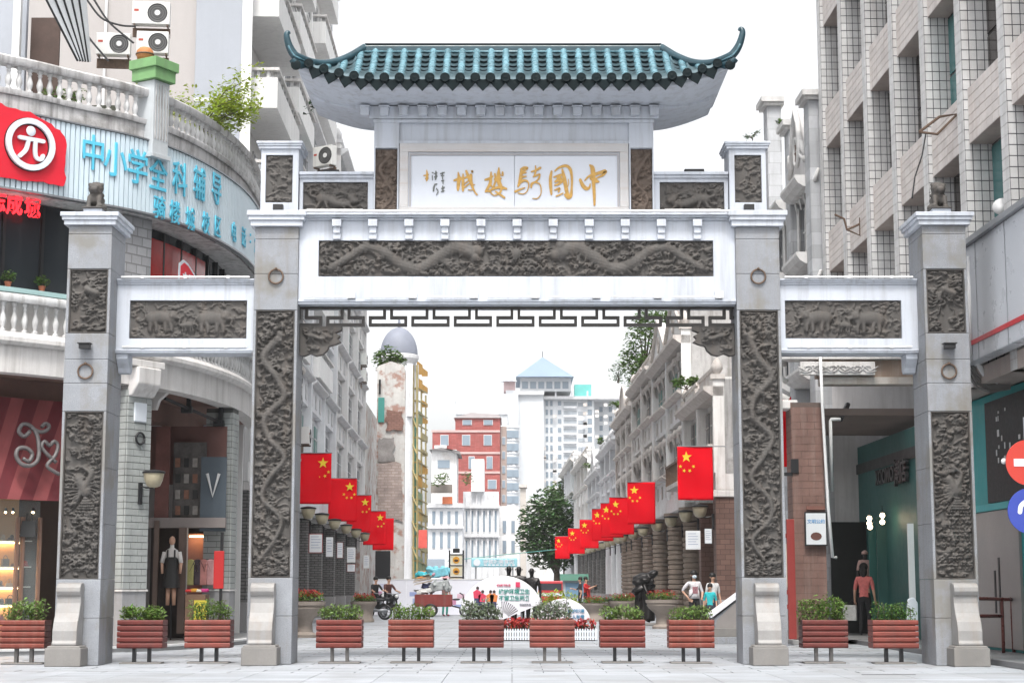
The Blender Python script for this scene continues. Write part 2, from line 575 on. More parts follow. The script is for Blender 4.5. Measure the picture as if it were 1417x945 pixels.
def beast(H, x, z, s, px, kind, f=1):
    """a walking animal in side view; f=1 faces right"""
    B = lambda dx, dz, r, h=1.0: stamp(H, x + f * dx * s, z + dz * s, r * s, h, px)
    T = lambda pts, a, b, h=.9: stroke(H, [(x + f * p[0] * s, z + p[1] * s) for p in pts], a * s, b * s, h, px, 6)
    if kind == 'elephant':
        for q in range(7): B(-.75 + q * .22, .08 * math.sin(q * .6), .44)
        B(.85, .22, .36, 1.15); B(.75, .15, .25, 1.3)
        T([(1.05, .2), (1.35, -.05), (1.3, -.4), (1.5, -.6)], .16, .07)
        T([(1.05, .02), (1.35, .02), (1.55, .2)], .06, .03, 1.1)
        for lx, k in ((-.8, 0), (-.45, .1), (.3, 0), (.62, .12)): T([(lx, -.2), (lx + k, -.6), (lx + k, -.88)], .19, .15, .85)
        T([(-1.15, .1), (-1.3, -.2), (-1.25, -.5)], .05, .03)
    else:
        for q in range(9): B(-1.0 + q * .25, .12 * math.sin(q * .7 + .5) - .04 * q, .36 - .012 * q)
        B(1.35, -.05, .34, 1.15); B(1.6, -.12, .2, 1.2); B(1.25, .12, .3, 1.1)
        for lx, k in ((-1.0, -.35), (-.65, .2), (.5, .3), (.85, .55)): T([(lx, -.15), (lx + k * .5, -.5), (lx + k, -.75)], .17, .08, .85)
        T([(-1.2, .1), (-1.7, .3), (-1.6, .65), (-1.2, .6)], .12, .06)
        for q in range(6): T([(1.2, .2 + .03 * q), (.6 - .1 * q, .42 + .06 * q), (.1 - .25 * q, .4 + .05 * q)], .06, .03, .7)
def relief(name, parent, x0, x1, z0, z1, yf, kind, seed, amp=.13, px=.0155, mat=None):
    rng = random.Random(seed)
    w, h = x1 - x0, z1 - z0
    nx, nz = int(w / px) + 1, int(h / px) + 1
    H = np.zeros((nx, nz))
    area = w * h
    for q in range(int(area * 30)):
        curl(H, rng.uniform(0, w), rng.uniform(0, h), rng.uniform(.035, .085), px, rng, rng.uniform(.35, .7), rng.uniform(.012, .022))
    for q in range(int(area * 34)):
        x, z = rng.uniform(0, w), rng.uniform(0, h)
        a = rng.uniform(-.5, .5) + (PI / 2 if rng.random() < .25 else 0)
        l = rng.uniform(.08, .2)
        stroke(H, [(x, z), (x + l * math.cos(a), z + l * math.sin(a) + .03), (x + 2 * l * math.cos(a + .3), z + 2 * l * math.sin(a - .4))], .018, .007, rng.uniform(.45, .8), px, 5)
    if kind == 'dragon_v':
        H *= .75
        n = max(4, int(h / .5))
        pts = [(w * (.5 + .31 * math.sin(k * 1.9 + seed)), h * (.06 + .84 * k / n)) for k in range(n + 1)]
        dragon(H, pts, w * .115, px, rng)
        stamp(H, w * .5, h * .93, .06, 1.3, px)
        for k in range(5):
            for q in range(4): stroke(H, [(w * (q / 3 - .1), .05 + k * .05), (w * (q / 3 + .05), .1 + k * .05), (w * (q / 3 + .2), .05 + k * .05)], .014, .014, .8, px)
    elif kind == 'phoenix_v':
        H *= .8
        cx, cz = w * .6, h * .52
        for q in range(6): stamp(H, cx - .03 * q, cz + .05 * q, .13 - .008 * q, 1.1, px)
        stroke(H, [(cx, cz + .1), (cx + .1, cz + .35), (cx - .06, cz + .5)], .08, .04, 1.1, px)
        for q in range(11): stroke(H, [(cx - .05, cz), (cx - .2, cz + .3 - .06 * q), (cx - .42, cz + .42 - .09 * q)], .022, .012, .95, px)
        for q in range(8): stroke(H, [(cx, cz - .1), (cx - .2 + .07 * q, cz - .5), (cx - .3 + .1 * q, cz - 1.1), (cx - .25 + .07 * q, cz - 1.6)], .03, .016, .85, px)
        for q in range(7): stroke(H, [(cx, cz + .05), (cx + .16, cz + .25 - .07 * q), (cx + .3, cz + .3 - .12 * q)], .02, .01, .95, px)
    elif kind == 'phoenix_s':
        cx, cz = w * .45, h * .68
        for q in range(5): stamp(H, cx + .05 * q, cz - .02 * q, .08, 1.05, px)
        for q in range(9): stroke(H, [(cx, cz), (cx + .2, cz + .3 - .07 * q), (cx + .42, cz + .34 - .09 * q)], .02, .01, .9, px)
        for q in range(5): stroke(H, [(cx, cz), (cx - .2, cz - .1 - .06 * q), (cx - .35, cz + .05 - .1 * q)], .02, .01, .9, px)
    elif kind == 'dragon_h':
        H *= .75
        for s in (-1, 1):
            pts = [(w / 2 + s * w * (.47 - .36 * k / 8), h * (.5 + .3 * math.sin(k * 1.25 - 1.2))) for k in range(9)]
            dragon(H, pts, h * .19, px, rng)
        stamp(H, w / 2, h * .62, h * .16, 1.2, px)
        for q in range(12):
            a = q * PI / 6
            stroke(H, [(w / 2, h * .62), (w / 2 + .16 * math.cos(a), h * .62 + .16 * math.sin(a))], .03, .02, 1.0, px)
        for q in range(9): stroke(H, [(w / 2 - .7 + q * .16, h * .16), (w / 2 - .62 + q * .16, h * .27), (w / 2 - .52 + q * .16, h * .16)], .03, .02, .9, px)
    elif kind == 'elephants':
        H *= .6
        s = h * .36
        f = 1 if seed % 2 else -1
        beast(H, w * .27, h * .52, s, px, 'elephant', f)
        beast(H, w * .71, h * .5, s * 1.03, px, 'elephant', f)
        beast(H, w * .5, h * .33, s * .5, px, 'elephant', f)
    elif kind == 'beast':
        H *= .75
        beast(H, w * .48, h * .46, h * .42, px, 'beast', 1 if seed % 2 else -1)
    if kind in ('dragon_v', 'dragon_h', 'phoenix_v'):      # clouds drift across the bodies
        for q in range(int(area * 34)):
            curl(H, rng.uniform(0, w), rng.uniform(0, h), rng.uniform(.03, .07), px, rng, rng.uniform(.8, 1.15), rng.uniform(.011, .019))
    H = np.clip(H, 0, 1.35)
    H = np.where(H > .02, .25 + .75 * H, H)          # undercut edges
    # soften the stamps, fade at the rim
    H = (H + np.roll(H, 1, 0) + np.roll(H, -1, 0) + np.roll(H, 1, 1) + np.roll(H, -1, 1)) / 5
    ex = np.minimum(np.arange(nx), np.arange(nx)[::-1])[:, None]; ez = np.minimum(np.arange(nz), np.arange(nz)[::-1])[None, :]
    H *= np.clip(np.minimum(ex, ez) / 2.0, 0, 1)
    I, K = np.indices((nx, nz))
    off = OFF.get(parent.name, Vector((0, 0, 0)))
    co = np.stack([x0 + I * (w / (nx - 1)) - off.x, yf - H * amp - off.y, z0 + K * (h / (nz - 1)) - off.z], -1).reshape(-1, 3)
    idx = (I * nz + K)
    q = np.stack([idx[:-1, :-1], idx[1:, :-1], idx[1:, 1:], idx[:-1, 1:]], -1).reshape(-1, 4)
    # a solid slab: skirt and back
    me = bpy.data.meshes.new(name)
    nb = len(co)
    back = np.array([[x0, yf + .05, z0], [x1, yf + .05, z0], [x1, yf + .05, z1], [x0, yf + .05, z1]]) - np.array(off)
    faces = [tuple(r) for r in q.tolist()] + [(nb + 3, nb + 2, nb + 1, nb)]
    me.from_pydata(np.vstack([co, back]).tolist(), [], faces)
    me.polygons.foreach_set('use_smooth', [True] * len(me.polygons))
    me.materials.append(mat or CARVE)
    return link(bpy.data.objects.new(name, me), parent)

# ------------------------------------------------------------------ the memorial gateway
DG = 37.0                        # its main front stands here: y = 0
gate = thing('memorial_gateway', 'white and carved stone memorial gateway with teal tiled roof spanning the street', 'gateway', (.11, .5, 0))
GC = .11
def gp(px, py, D=DG):
    p = P(px, py, D)
    return p.x, p.z
def gz(py, D=DG): return P(708, py, D).z
def blocks(x0, x1, y0, y1, zs, parent, name='granite_block', mat=GRAN, bev=.01):
    for a, b in zip(zs[:-1], zs[1:]):
        box(name, mat, parent, x0, x1, y0, y1, a + .003, b - .003, bevel=bev)
def ring_lamp(xc, zc, zl, y):
    m = MB()
    pts = [(xc + .155 * math.sin(a), y - .035, zc + .155 * math.cos(a)) for a in [2 * PI * k / 20 for k in range(21)]]
    m.tube(pts, .02, 6)
    m.tube([(xc, y + .01, zc + .17), (xc, y - .08, zc + .165)], .03, 6)
    m.build('iron_ring', RUST, gate, smooth=True)
    if zl:
        m = MB().box(xc - .11, xc + .11, y - .24, y - .06, zl, zl + .1).box(xc - .14, xc + .14, y - .27, y - .04, zl + .1, zl + .125).box(xc - .04, xc + .04, y - .08, y + .01, zl + .02, zl + .09)
        m.build('spotlight', BLACK, gate, bevel=.008)
def frame_rect(x0, x1, z0, z1, w, y0, y1, name, mat, parent=None, bevel=.006):
    m = MB().box(x0, x1, y0, y1, z0, z0 + w).box(x0, x1, y0, y1, z1 - w, z1).box(x0, x0 + w, y0, y1, z0 + w, z1 - w).box(x1 - w, x1, y0, y1, z0 + w, z1 - w)
    return m.build(name, mat, parent or gate, bevel=bevel)
def pillar(xc, w, y0, y1, zj, ranges, kind, seed):
    """granite blocks, the carved panels let into the front between granite stiles"""
    x0, x1 = xc - w / 2, xc + w / 2
    for a, b in zip(zj[:-1], zj[1:]):
        if any(r0 - .01 <= a and b <= r1 + .01 for r0, r1, _ in ranges):
            box('granite_block', GRAN, gate, x0, x1, y0 + .075, y1, a + .003, b - .003, bevel=.008)
        else:
            box('granite_block', GRAN, gate, x0, x1, y0, y1, a + .003, b - .003, bevel=.01)
    for i, (r0, r1, kd) in enumerate(ranges):
        for s in (-1, 1):
            xs = sorted((xc + s * w / 2, xc + s * (w / 2 - .055)))
            box('stone_stile', GRAN, gate, xs[0], xs[1], y0 + .004, y0 + .073, r0 + .004, r1 - .004, bevel=.005)
        frame_rect(x0 + .058, x1 - .058, r0 + .006, r1 - .006, .022, y0 + .012, y0 + .073, 'panel_frame', CARVE)
        relief('carved_panel', gate, x0 + .082, x1 - .082, r0 + .03, r1 - .03, y0 + .07, kd, seed + i)
def capstone(xc, w, y0, y1, z0, z1, over):
    h = z1 - z0
    m = MB().box(xc - w / 2 - over * .55, xc + w / 2 + over * .55, y0 - over * .55, y1 + over * .55, z0, z0 + h * .38)
    m.box(xc - w / 2 - over * .8, xc + w / 2 + over * .8, y0 - over * .8, y1 + over * .8, z0 + h * .38, z0 + h * .66)
    m.box(xc - w / 2 - over, xc + w / 2 + over, y0 - over, y1 + over, z0 + h * .66, z1)
    m.build('capstone', WHITE, gate, bevel=.012)

IY0, IY1 = 0.0, 1.06
OY0, OY1, OD = -.5, .8, 36.5
inner_z = [0, gz(852), gz(799), gz(706), gz(612), gz(520), gz(429), gz(379), gz(331), gz(314)]
outer_z = [0, gz(855, OD), gz(801, OD), gz(724, OD), gz(646, OD), gz(569, OD), gz(530, OD), gz(497, OD), gz(461, OD), gz(372, OD), gz(324, OD), gz(312, OD)]
for s, sd in ((-1, 11), (1, 22)):
    pillar(GC + s * 5.22, .945, IY0, IY1, inner_z, [(inner_z[2], inner_z[6], 'dragon_v')], 'dragon_v', sd)
    capstone(GC + s * 5.22, .945, IY0, IY1, gz(314), gz(293), .17)
    ring_lamp(GC + s * 5.22, gz(383), None, IY0)
    pillar(GC + s * 9.15, .93, OY0, OY1, outer_z, [(outer_z[2], outer_z[5], 'phoenix_v'), (outer_z[8], outer_z[9], 'phoenix_s')], '', sd + 5)
    capstone(GC + s * 9.15, .93, OY0, OY1, gz(312, OD), gz(295, OD), .16)
    ring_lamp(GC + s * 9.15, gz(514, OD), gz(484, OD), OY0)
    # plinth of the stone lion
    box('lion_plinth', WHITE, gate, GC + s * 9.15 - .2, GC + s * 9.15 + .2, OY0 + .1, OY0 + .6, gz(295, OD), gz(287, OD), bevel=.01)
    # sled-shaped drum stone against each pillar foot
    for xc, y, D in ((GC + s * 5.22, IY0, 36.7), (GC + s * 9.15, OY0, 36.2)):
        xd = xc - .12 if xc < 0 else xc + .02 if xc < 7 else xc + .12
        bz = .42
        m = MB().box(xd - .37, xd + .37, y - .62, y - .004, 0, bz * .9).box(xd - .345, xd + .345, y - .6, y - .006, bz * .9, bz, taper=.02)
        m.build('drum_stone_base', GRAN_D, gate, bevel=.02)
        prof = [(y - .55, bz + .002), (y - .56, bz + .05), (y - .52, bz + .1), (y - .52, bz + .3), (y - .46, bz + .48), (y - .34, bz + .66), (y - .26, bz + .86),
                (y - .25, bz + 1.0), (y - .3, bz + 1.03), (y - .34, bz + 1.1), (y - .33, bz + 1.19), (y - .26, bz + 1.26), (y - .12, bz + 1.28), (y - .008, bz + 1.27), (y - .008, bz + .002)]
        MB().prismX(prof, xd - .25, xd + .25).build('drum_stone', M('drum_stone', (.27, .262, .255), .5, .15, 2.5, .12, 50, streak=.35, sc=(.22, .16, .12)), gate, bevel=.015)

# wing walls between outer and inner pillars
def mould(x0, x1, y0, y1, z0, z1, name='moulding', over=.05, parts=3):
    m = MB()
    for k in range(parts):
        o = over * (k + 1) / parts
        a, b = z0 + (z1 - z0) * k / parts, z0 + (z1 - z0) * (k + 1) / parts
        m.box(x0, x1, y0 - o, y1 + o, a, b)
    return m.build(name, WHITE, gate, bevel=.006)
def conduit(x0, x1, y, z, n):
    m = MB().tube([(x0, y, z), (x1, y, z)], .022, 6)
    for k in range(n):
        x = x0 + (x1 - x0) * (k + .5) / n
        m.box(x - .035, x + .035, y - .03, y + .02, z - .03, z + .03)
    m.build('light_tube', PVC, gate)
for s in (-1, 1):
    xa = GC + s * (9.15 - .465); xb = GC + s * (5.22 + .4725)
    x0, x1 = sorted((xa, xb)); x0 += .003; x1 -= .003
    zt, zb = gz(385), gz(487)
    rx0, rx1 = (gp(177, 440)[0], gp(340, 440)[0]) if s < 0 else (gp(1088, 440)[0], gp(1250, 440)[0])
    rz0, rz1 = gz(467), gz(414)
    y0, y1 = .15, .8
    m = MB().box(x0, x1, y0, y1, zb + .08, rz0).box(x0, x1, y0, y1, rz1, zt - .12).box(x0, rx0, y0, y1, rz0, rz1).box(rx1, x1, y0, y1, rz0, rz1).box(rx0, rx1, y0 + .07, y1, rz0, rz1)
    m.build('wing_wall', WHITE, gate)
    relief('carved_panel', gate, rx0 + .005, rx1 - .005, rz0 + .005, rz1 - .005, y0 + .062, 'elephants', 31 if s < 0 else 42, amp=.095)
    mould(x0, x1, y0, y1, zt - .118, zt, over=.1)
    mould(x0, x1, y0, y1, zb, zb + .078, over=.04, parts=2)
    conduit(x0 + .1, x1 - .1, y0 - .13, zt + .03, 3)
    conduit(x0 + .15, x1 - .15, y0 - .04, zb + .13, 3)
    # little corbel at the outer end
    xo = x0 + .003 if s < 0 else x1 - .26
    MB().prismX([(.2, zb - .002), (.7, zb - .002), (.7, zb - .35), (.6, zb - .42), (.45, zb - .4), (.4, zb - .3), (.2, zb - .12)], xo, xo + .25).build('corbel', WHITE, gate, bevel=.01)

# main beam with its dragon panel
bx0, bx1 = GC - 5.22 + .4755, GC + 5.22 - .4755
bt, bb = gz(304), gz(420)
rx0, rx1 = gp(440, 355)[0], gp(988, 355)[0]
rz0, rz1 = gz(381.5), gz(331.5)
y0, y1 = .1, .95
m = MB().box(bx0, bx1, y0, y1, bb + .1, rz0).box(bx0, bx1, y0, y1, rz1, bt).box(bx0, rx0, y0, y1, rz0, rz1).box(rx1, bx1, y0, y1, rz0, rz1).box(rx0, rx1, y0 + .08, y1, rz0, rz1)
m.build('main_beam', WHITE, gate)
relief('carved_panel', gate, rx0 + .004, rx1 - .004, rz0 + .004, rz1 - .004, y0 + .07, 'dragon_h', 55, amp=.115)
mould(bx0, bx1, y0, y1, bb, bb + .098, over=.06, parts=2)
mould(bx0, bx1, y0, y1, bt + .002, gz(296), over=.22)
for k in range(11):
    xk = gp(466 + k * 49.9, 320)[0]
    m = MB().box(xk - .1, xk + .1, y0 - .18, y0 - .002, gz(314), bt - .004).box(xk - .075, xk + .075, y0 - .13, y0 - .002, gz(323), gz(314)).box(xk - .085, xk + .085, y0 - .1, y0 - .002, gz(331), gz(323) - .002)
    m.build('bracket', WHITE, gate, bevel=.012)
for k in range(7):
    xa = bx0 + .12 + k * (bx1 - bx0 - .2) / 7
    m = MB().tube([(xa, y0 - .1, bb + .15), (xa + 1.1, y0 - .1, bb + .15)], .02, 6).box(xa + .95, xa + 1.12, y0 - .12, y0 - .0, bb + .12, bb + .27)
    m.build('light_tube', PVC, gate)
MB().tube([(bx0 + .02, y0 - .16, gz(296) + .05), (bx1 - .02, y0 - .16, gz(296) + .05)], .03, 6).build('light_tube', PVC, gate)
# fretwork hanging under the beam: interlocking T and key pieces
fz1, fz0 = bb - .004, gz(447)
b_ = .06
cell = gp(567.5, 430)[0] - gp(508, 430)[0]
fy0, fy1 = .42, .58
u = (fz1 - fz0)
m = MB().box(bx0, bx1, fy0, fy1, fz1 - b_ * .7, fz1)
m.build('fret_rail', DARKWOOD, gate, bevel=.006)
nfr = int((bx1 - bx0) / cell) + 1
xs0 = gp(508, 430)[0] - cell * 2
zc1, zc0 = fz1 - b_ * .7, fz0
zm = (zc0 + zc1) / 2
for k in range(-1, nfr + 3):
    x = xs0 + k * cell
    m = MB()
    def fb(xa, xb, za, zb_):
        xa, xb = max(xa, bx0 + .002), min(xb, bx1 - .002)
        if xb - xa > .01: m.box(xa, xb, fy0 + .005, fy1 - .005, za, zb_)
    # a U channel whose two arms turn in to a pair of hangers
    W_ = cell * .9
    fb(x, x + W_, zc0, zc0 + b_)
    for s_ in (0, 1):
        X_ = lambda t0, t1: (x + t0 * cell, x + t1 * cell) if not s_ else (x + W_ - t1 * cell, x + W_ - t0 * cell)
        q0, q1 = X_(0, b_ / cell); fb(q0, q1, zc0 + b_, zm + b_ * .5)
        q0, q1 = X_(b_ / cell, .40); fb(q0, q1, zm - b_ * .5, zm + b_ * .5)
        q0, q1 = X_(.40 - b_ / cell, .40); fb(q0, q1, zm + b_ * .5, zc1)
    if m.v: m.build('fret_piece', DARKWOOD, gate)
# carved corner brackets below the fret
for s in (-1, 1):
    xin = bx0 + .003 if s < 0 else bx1 - .003
    d = -s
    w = abs(gp(473, 460)[0] - gp(414, 460)[0])
    z1 = fz0 - .004; z0 = gz(490)
    hh = z1 - z0
    outl = [(0, 0), (1, 0), (1, .13), (.84, .22), (.97, .32), (.9, .42), (.99, .52), (.86, .6), (.7, .66), (.66, .8), (.55, .93), (.4, .98), (.25, .9), (.12, .98), (0, .95)]
    MB().prismY([(xin + d * a * w, z1 - b * hh) for a, b in outl], .4, .6).build('carved_corner_bracket', CARVE, gate, bevel=.012)
    xa, xb = sorted((xin + d * .05, xin + d * w * .8))
    relief('bracket_carving', gate, xa, xb, z1 - hh * .6, z1 - .03, .398, 'beast', 3 if s < 0 else 4, amp=.10)
    xa, xb = sorted((xin + d * .05, xin + d * w * .5))
    relief('bracket_carving', gate, xa, xb, z1 - hh * .86, z1 - hh * .62, .398, 'cloud', 5, amp=.10)

# upper posts over the inner pillars
zl = gz(293)
for s in (-1, 1):
    xa, xb = (gp(360, 250)[0], gp(412, 250)[0]) if s < 0 else (gp(1010, 250)[0], gp(1061, 250)[0])
    zt = gz(205)
    ra, rb = (gp(366.5, 250)[0], gp(404, 250)[0]) if s < 0 else (gp(1017.5, 250)[0], gp(1055, 250)[0])
    rz0, rz1 = gz(279), gz(213)
    y0, y1 = .1, .95
    m = MB().box(xa, xb, y0, y1, zl, rz0).box(xa, xb, y0, y1, rz1, zt).box(xa, ra, y0, y1, rz0, rz1).box(rb, xb, y0, y1, rz0, rz1).box(ra, rb, y0 + .06, y1, rz0, rz1)
    m.build('upper_post', WHITE, gate)
    relief('carved_panel', gate, ra + .004, rb - .004, rz0 + .004, rz1 - .004, y0 + .055, 'cloud', 61 + s, amp=.085)
    xm = (xa + xb) / 2
    capstone(xm, xb - xa, y0, y1, zt, gz(195), .1)
    MB().box(xm - .11, xm + .11, y0 - .2, y0 - .05, zl + .01, zl + .15).build('spotlight', BLACK, gate, bevel=.01)
    # low wall with a beast panel
    wa, wb = (gp(413, 260)[0], gp(516, 260)[0]) if s < 0 else (gp(906, 260)[0], gp(1009, 260)[0])
    wt = gz(244)
    ra, rb = (gp(417.5, 270)[0], gp(508, 270)[0]) if s < 0 else (gp(914, 270)[0], gp(1004, 270)[0])
    rz0, rz1 = gz(297), gz(249)
    y0, y1 = .2, .85
    zl2 = gz(296) + .004
    m = MB().box(wa, wb, y0, y1, rz1, wt).box(wa, ra, y0, y1, zl2, rz1).box(rb, wb, y0, y1, zl2, rz1).box(ra, rb, y0 + .07, y1, zl2, rz1)
    m.build('low_wall', WHITE, gate)
    relief('carved_panel', gate, ra + .004, rb - .004, zl2 + .03, rz1 - .004, y0 + .062, 'beast', 71 if s < 0 else 74, amp=.10)
    mould(wa, wb, y0, y1, wt + .002, gz(236), over=.1, parts=2)
    MB().tube([(ra + .1, y0 - .08, zl2 + .1), (rb - .1, y0 - .08, zl2 + .1)], .03, 6).build('light_tube', PVC, gate)
xk = gp(963, 240)[0]
MB().box(xk - .22, xk + .22, .3, .6, gz(236) + .004, gz(229)).build('floodlight', BLACK, gate, bevel=.02)
xk = gp(456, 240)[0]
MB().box(xk - .18, xk + .18, .3, .6, gz(236) + .004, gz(230)).build('floodlight', BLACK, gate, bevel=.02)

# the name board storey
nx0, nx1 = gp(516.5, 250)[0], gp(905.5, 250)[0]
ix0, ix1 = gp(551, 250)[0], gp(871.5, 250)[0]
ztop, znb = gz(150), gz(296) + .004
y0, y1 = .12, .93
m = MB().box(ix0, ix1, y0 + .06, y1, znb, gz(197)).box(ix0, ix1, y0 + .08, y1, gz(197), ztop)
for xa, xb in ((nx0, ix0), (ix1, nx1)):
    m.box(xa, xb, y0, y1, gz(203), ztop)
    m.box(xa, xb, y0 + .07, y1, znb, gz(203))
    m.box(xa, xa + .03, y0, y0 + .07, znb, gz(203)).box(xb - .03, xb, y0, y0 + .07, znb, gz(203))
m.build('name_board_wall', WHITE, gate)
for xa, xb, sd in ((nx0, ix0, 81), (ix1, nx1, 82)):
    relief('carved_panel', gate, xa + .032, xb - .032, znb + .01, gz(204), y0 + .065, 'dragon_v', sd, amp=.09, mat=CARVE_W)
MARB = M('board_marble', (.55, .575, .63), .35, .03, .7, .02, 10, streak=.1, sc=(.5, .5, .5))
TRIM = M('board_trim', (.48, .47, .47), .6, .08, 2, .1, 30, streak=.5, sc=(.40, .30, .24), ss=(.5, 5, 9))
frame_rect(ix0 + .02, ix1 - .02, gz(300) + .05, gz(197), .19, y0 - .02, y0 + .056, 'name_board_frame', TRIM)
xm = gp(712, 250)[0]
bz0, bz1 = gz(292), gz(209)
for xa, xb in ((ix0 + .21, xm - .004), (xm + .004, ix1 - .21)):
    box('name_board', MARB, gate, xa, xb, y0 + .02, y0 + .057, bz0, bz1, bevel=.004)
frame_rect(gp(566, 250)[0], gp(857, 250)[0], gz(292), gz(211), .035, y0 - .008, y0 + .018, 'inner_trim', M('inner_trim_grey', (.34, .33, .34), .6, .1), bevel=0)  # inner trim in one even grey
box('string_course', WHITE, gate, ix0, ix1, y0 + .005, y0 + .055, gz(197) + .003, gz(193), bevel=.004)
# brush written characters (x, z, half width in picture units of the zoomed plaque)
CH = {
 '中': [[(975, 445, 18), (1010, 520, 24), (1055, 560, 24), (1095, 545, 14), (1105, 500, 8)], [(1035, 455, 8), (1090, 400, 14), (1180, 370, 20), (1260, 345, 22), (1305, 335, 24), (1270, 385, 16), (1190, 425, 9), (1165, 470, 14), (1215, 470, 14)],
        [(1105, 255, 12), (1135, 290, 28), (1148, 400, 28), (1152, 520, 22), (1158, 640, 19), (1160, 775, 13)], [(1120, 430, 22), (1170, 450, 26), (1205, 470, 16)]],
 '國': [[(600, 335, 13), (585, 420, 20), (588, 540, 20), (597, 635, 13)], [(645, 330, 10), (700, 285, 14), (790, 262, 18), (845, 310, 20), (866, 420, 15), (862, 560, 14), (850, 650, 22), (815, 680, 20), (775, 640, 14)],
        [(740, 310, 12), (765, 420, 24), (790, 560, 24), (810, 650, 22)], [(630, 410, 10), (720, 380, 14), (760, 400, 12)], [(650, 470, 16), (700, 440, 20), (735, 460, 18), (690, 500, 15), (645, 515, 12)], [(640, 580, 8), (700, 560, 16), (690, 600, 12)], [(660, 660, 9), (710, 640, 9), (750, 620, 7)], [(820, 440, 5), (822, 500, 5), (810, 540, 4)], [(690, 410, 30), (710, 450, 34)]],
 '騎': [[(195, 310, 12), (240, 290, 20), (285, 290, 12), (255, 320, 10), (210, 345, 12)], [(205, 300, 14), (195, 400, 22), (180, 480, 20), (160, 530, 12)], [(200, 360, 18), (265, 350, 9)], [(195, 410, 20), (265, 400, 9)], [(190, 470, 24), (240, 455, 16), (285, 470, 12), (300, 520, 8), (275, 600, 6), (225, 632, 6), (165, 620, 8)], [(125, 600, 16), (180, 575, 12), (245, 550, 8)],
        [(335, 340, 9), (400, 320, 12), (450, 290, 17)], [(388, 265, 8), (392, 330, 12), (370, 400, 9)], [(360, 405, 10), (410, 385, 11), (445, 375, 10), (430, 430, 12), (390, 470, 10), (340, 500, 17), (330, 550, 9)], [(390, 480, 10), (440, 500, 8), (462, 560, 7), (455, 640, 6), (410, 690, 6), (350, 690, 5)]],
}
CH2 = {
 '樓': [[(865, 445, 14), (920, 430, 18), (960, 400, 10)], [(940, 345, 9), (935, 430, 18), (925, 500, 20), (870, 600, 14)], [(925, 500, 14), (960, 545, 8)], [(1042, 290, 9), (1038, 380, 24), (1040, 460, 26), (1060, 520, 26), (1085, 560, 18)], [(990, 370, 12), (1000, 450, 14), (975, 530, 12)],
        [(985, 440, 12), (1070, 430, 12)], [(1090, 350, 14), (1095, 390, 8), (1060, 380, 5)], [(900, 600, 12), (980, 560, 16), (1070, 545, 18), (1140, 565, 14)], [(1080, 560, 14), (1050, 620, 12), (980, 650, 7), (930, 600, 10), (960, 570, 8)], [(1000, 600, 10), (1060, 640, 12), (1115, 680, 13)]],
 '城': [[(455, 455, 12), (510, 435, 18), (545, 415, 10)], [(508, 350, 8), (518, 430, 22), (510, 520, 22), (505, 580, 13)], [(572, 370, 8), (572, 460, 18), (570, 540, 18), (572, 590, 12)], [(540, 440, 10), (610, 415, 12), (680, 390, 12)], [(612, 330, 14), (640, 400, 20), (670, 470, 20), (700, 550, 14), (730, 610, 10), (755, 640, 12)], [(692, 340, 16), (690, 335, 16)],
        [(675, 385, 20), (680, 460, 16), (700, 510, 9), (725, 510, 5)], [(590, 500, 9), (640, 460, 8)], [(590, 545, 10), (650, 500, 8)], [(640, 575, 5), (690, 580, 7), (710, 540, 5)]],
 '書': [[(95, 320, 6), (100, 380, 14), (98, 430, 15), (95, 460, 8)], [(58, 390, 8), (100, 385, 9), (120, 375, 5)], [(80, 430, 9), (115, 425, 8)]],
 '河': [[(165, 350, 6), (180, 355, 6)], [(168, 390, 5), (170, 450, 5)], [(215, 335, 8), (218, 400, 11), (210, 440, 10)], [(195, 365, 6), (230, 355, 6)], [(195, 410, 6), (232, 400, 6)], [(205, 500, 6), (190, 540, 10), (185, 590, 10)], [(200, 510, 8), (230, 500, 6)], [(225, 560, 7), (245, 600, 6), (225, 640, 5)]],
 '年': [[(275, 365, 6), (325, 350, 7)], [(300, 350, 7), (302, 430, 6)], [(285, 390, 6), (320, 390, 5)], [(290, 460, 6), (320, 455, 6)], [(308, 440, 6), (310, 500, 5)], [(290, 560, 7), (325, 545, 9)], [(305, 530, 8), (308, 600, 9)], [(288, 600, 6), (325, 590, 6)]],
}
y_ch = y0 + .004
for d, sc_, ox, oy in ((CH, 150 / 1417, 700, 200), (CH2, 140 / 1323, 580, 200)):
    for ch, st in d.items():
        q = []
        for s_ in st:
            q.append([(gp(ox + a * sc_, 250)[0], gz(oy + b * sc_), w * sc_ / 65 * 1.05) for a, b, w in s_])
        small = ch in '書河年'
        brush(q, .014, y_ch).build('brush_character', GOLD if not small or ch == '書' else M('ink_grey', (.12, .13, .12), .6), gate)

# cornice, dentils, soffit
x0, x1 = gp(503, 160)[0], gp(919, 160)[0]
box('cornice_band', WHITE, gate, nx0 - .02, nx1 + .02, y0 - .03, y1 + .03, gz(168), gz(164), bevel=.005)
EZ = P(708, 116, 36.0).z           # eave underside height
EY0, EY1 = -1.0, 2.05
exl, exr = P(412, 103, 36.0).x, P(1008, 103, 36.0).x
hw = (exr - exl) / 2; ecx = (exl + exr) / 2
wz = gz(163)
cz = gz(146)
MB().box(nx0 - .12, nx1 + .12, y0 - .06, y1 + .06, wz, cz).build('frieze', WHITE, gate, bevel=.008)
for k in range(16):
    xk = gp(505 + k * 26.7, 155)[0]
    MB().box(xk - .1, xk + .1, y0 - .2, y0 - .063, gz(160), gz(149)).box(xk - .12, xk + .12, y0 - .22, y0 - .063, gz(149), gz(147)).build('dentil', WHITE, gate, bevel=.015)
def lift(x):                        # the eave sweeps up toward its corners
    t = max(0, (abs(x - ecx) - hw * .62) / (hw * .38))
    return .42 * t * t
N = 40
m = MB()
rows = []
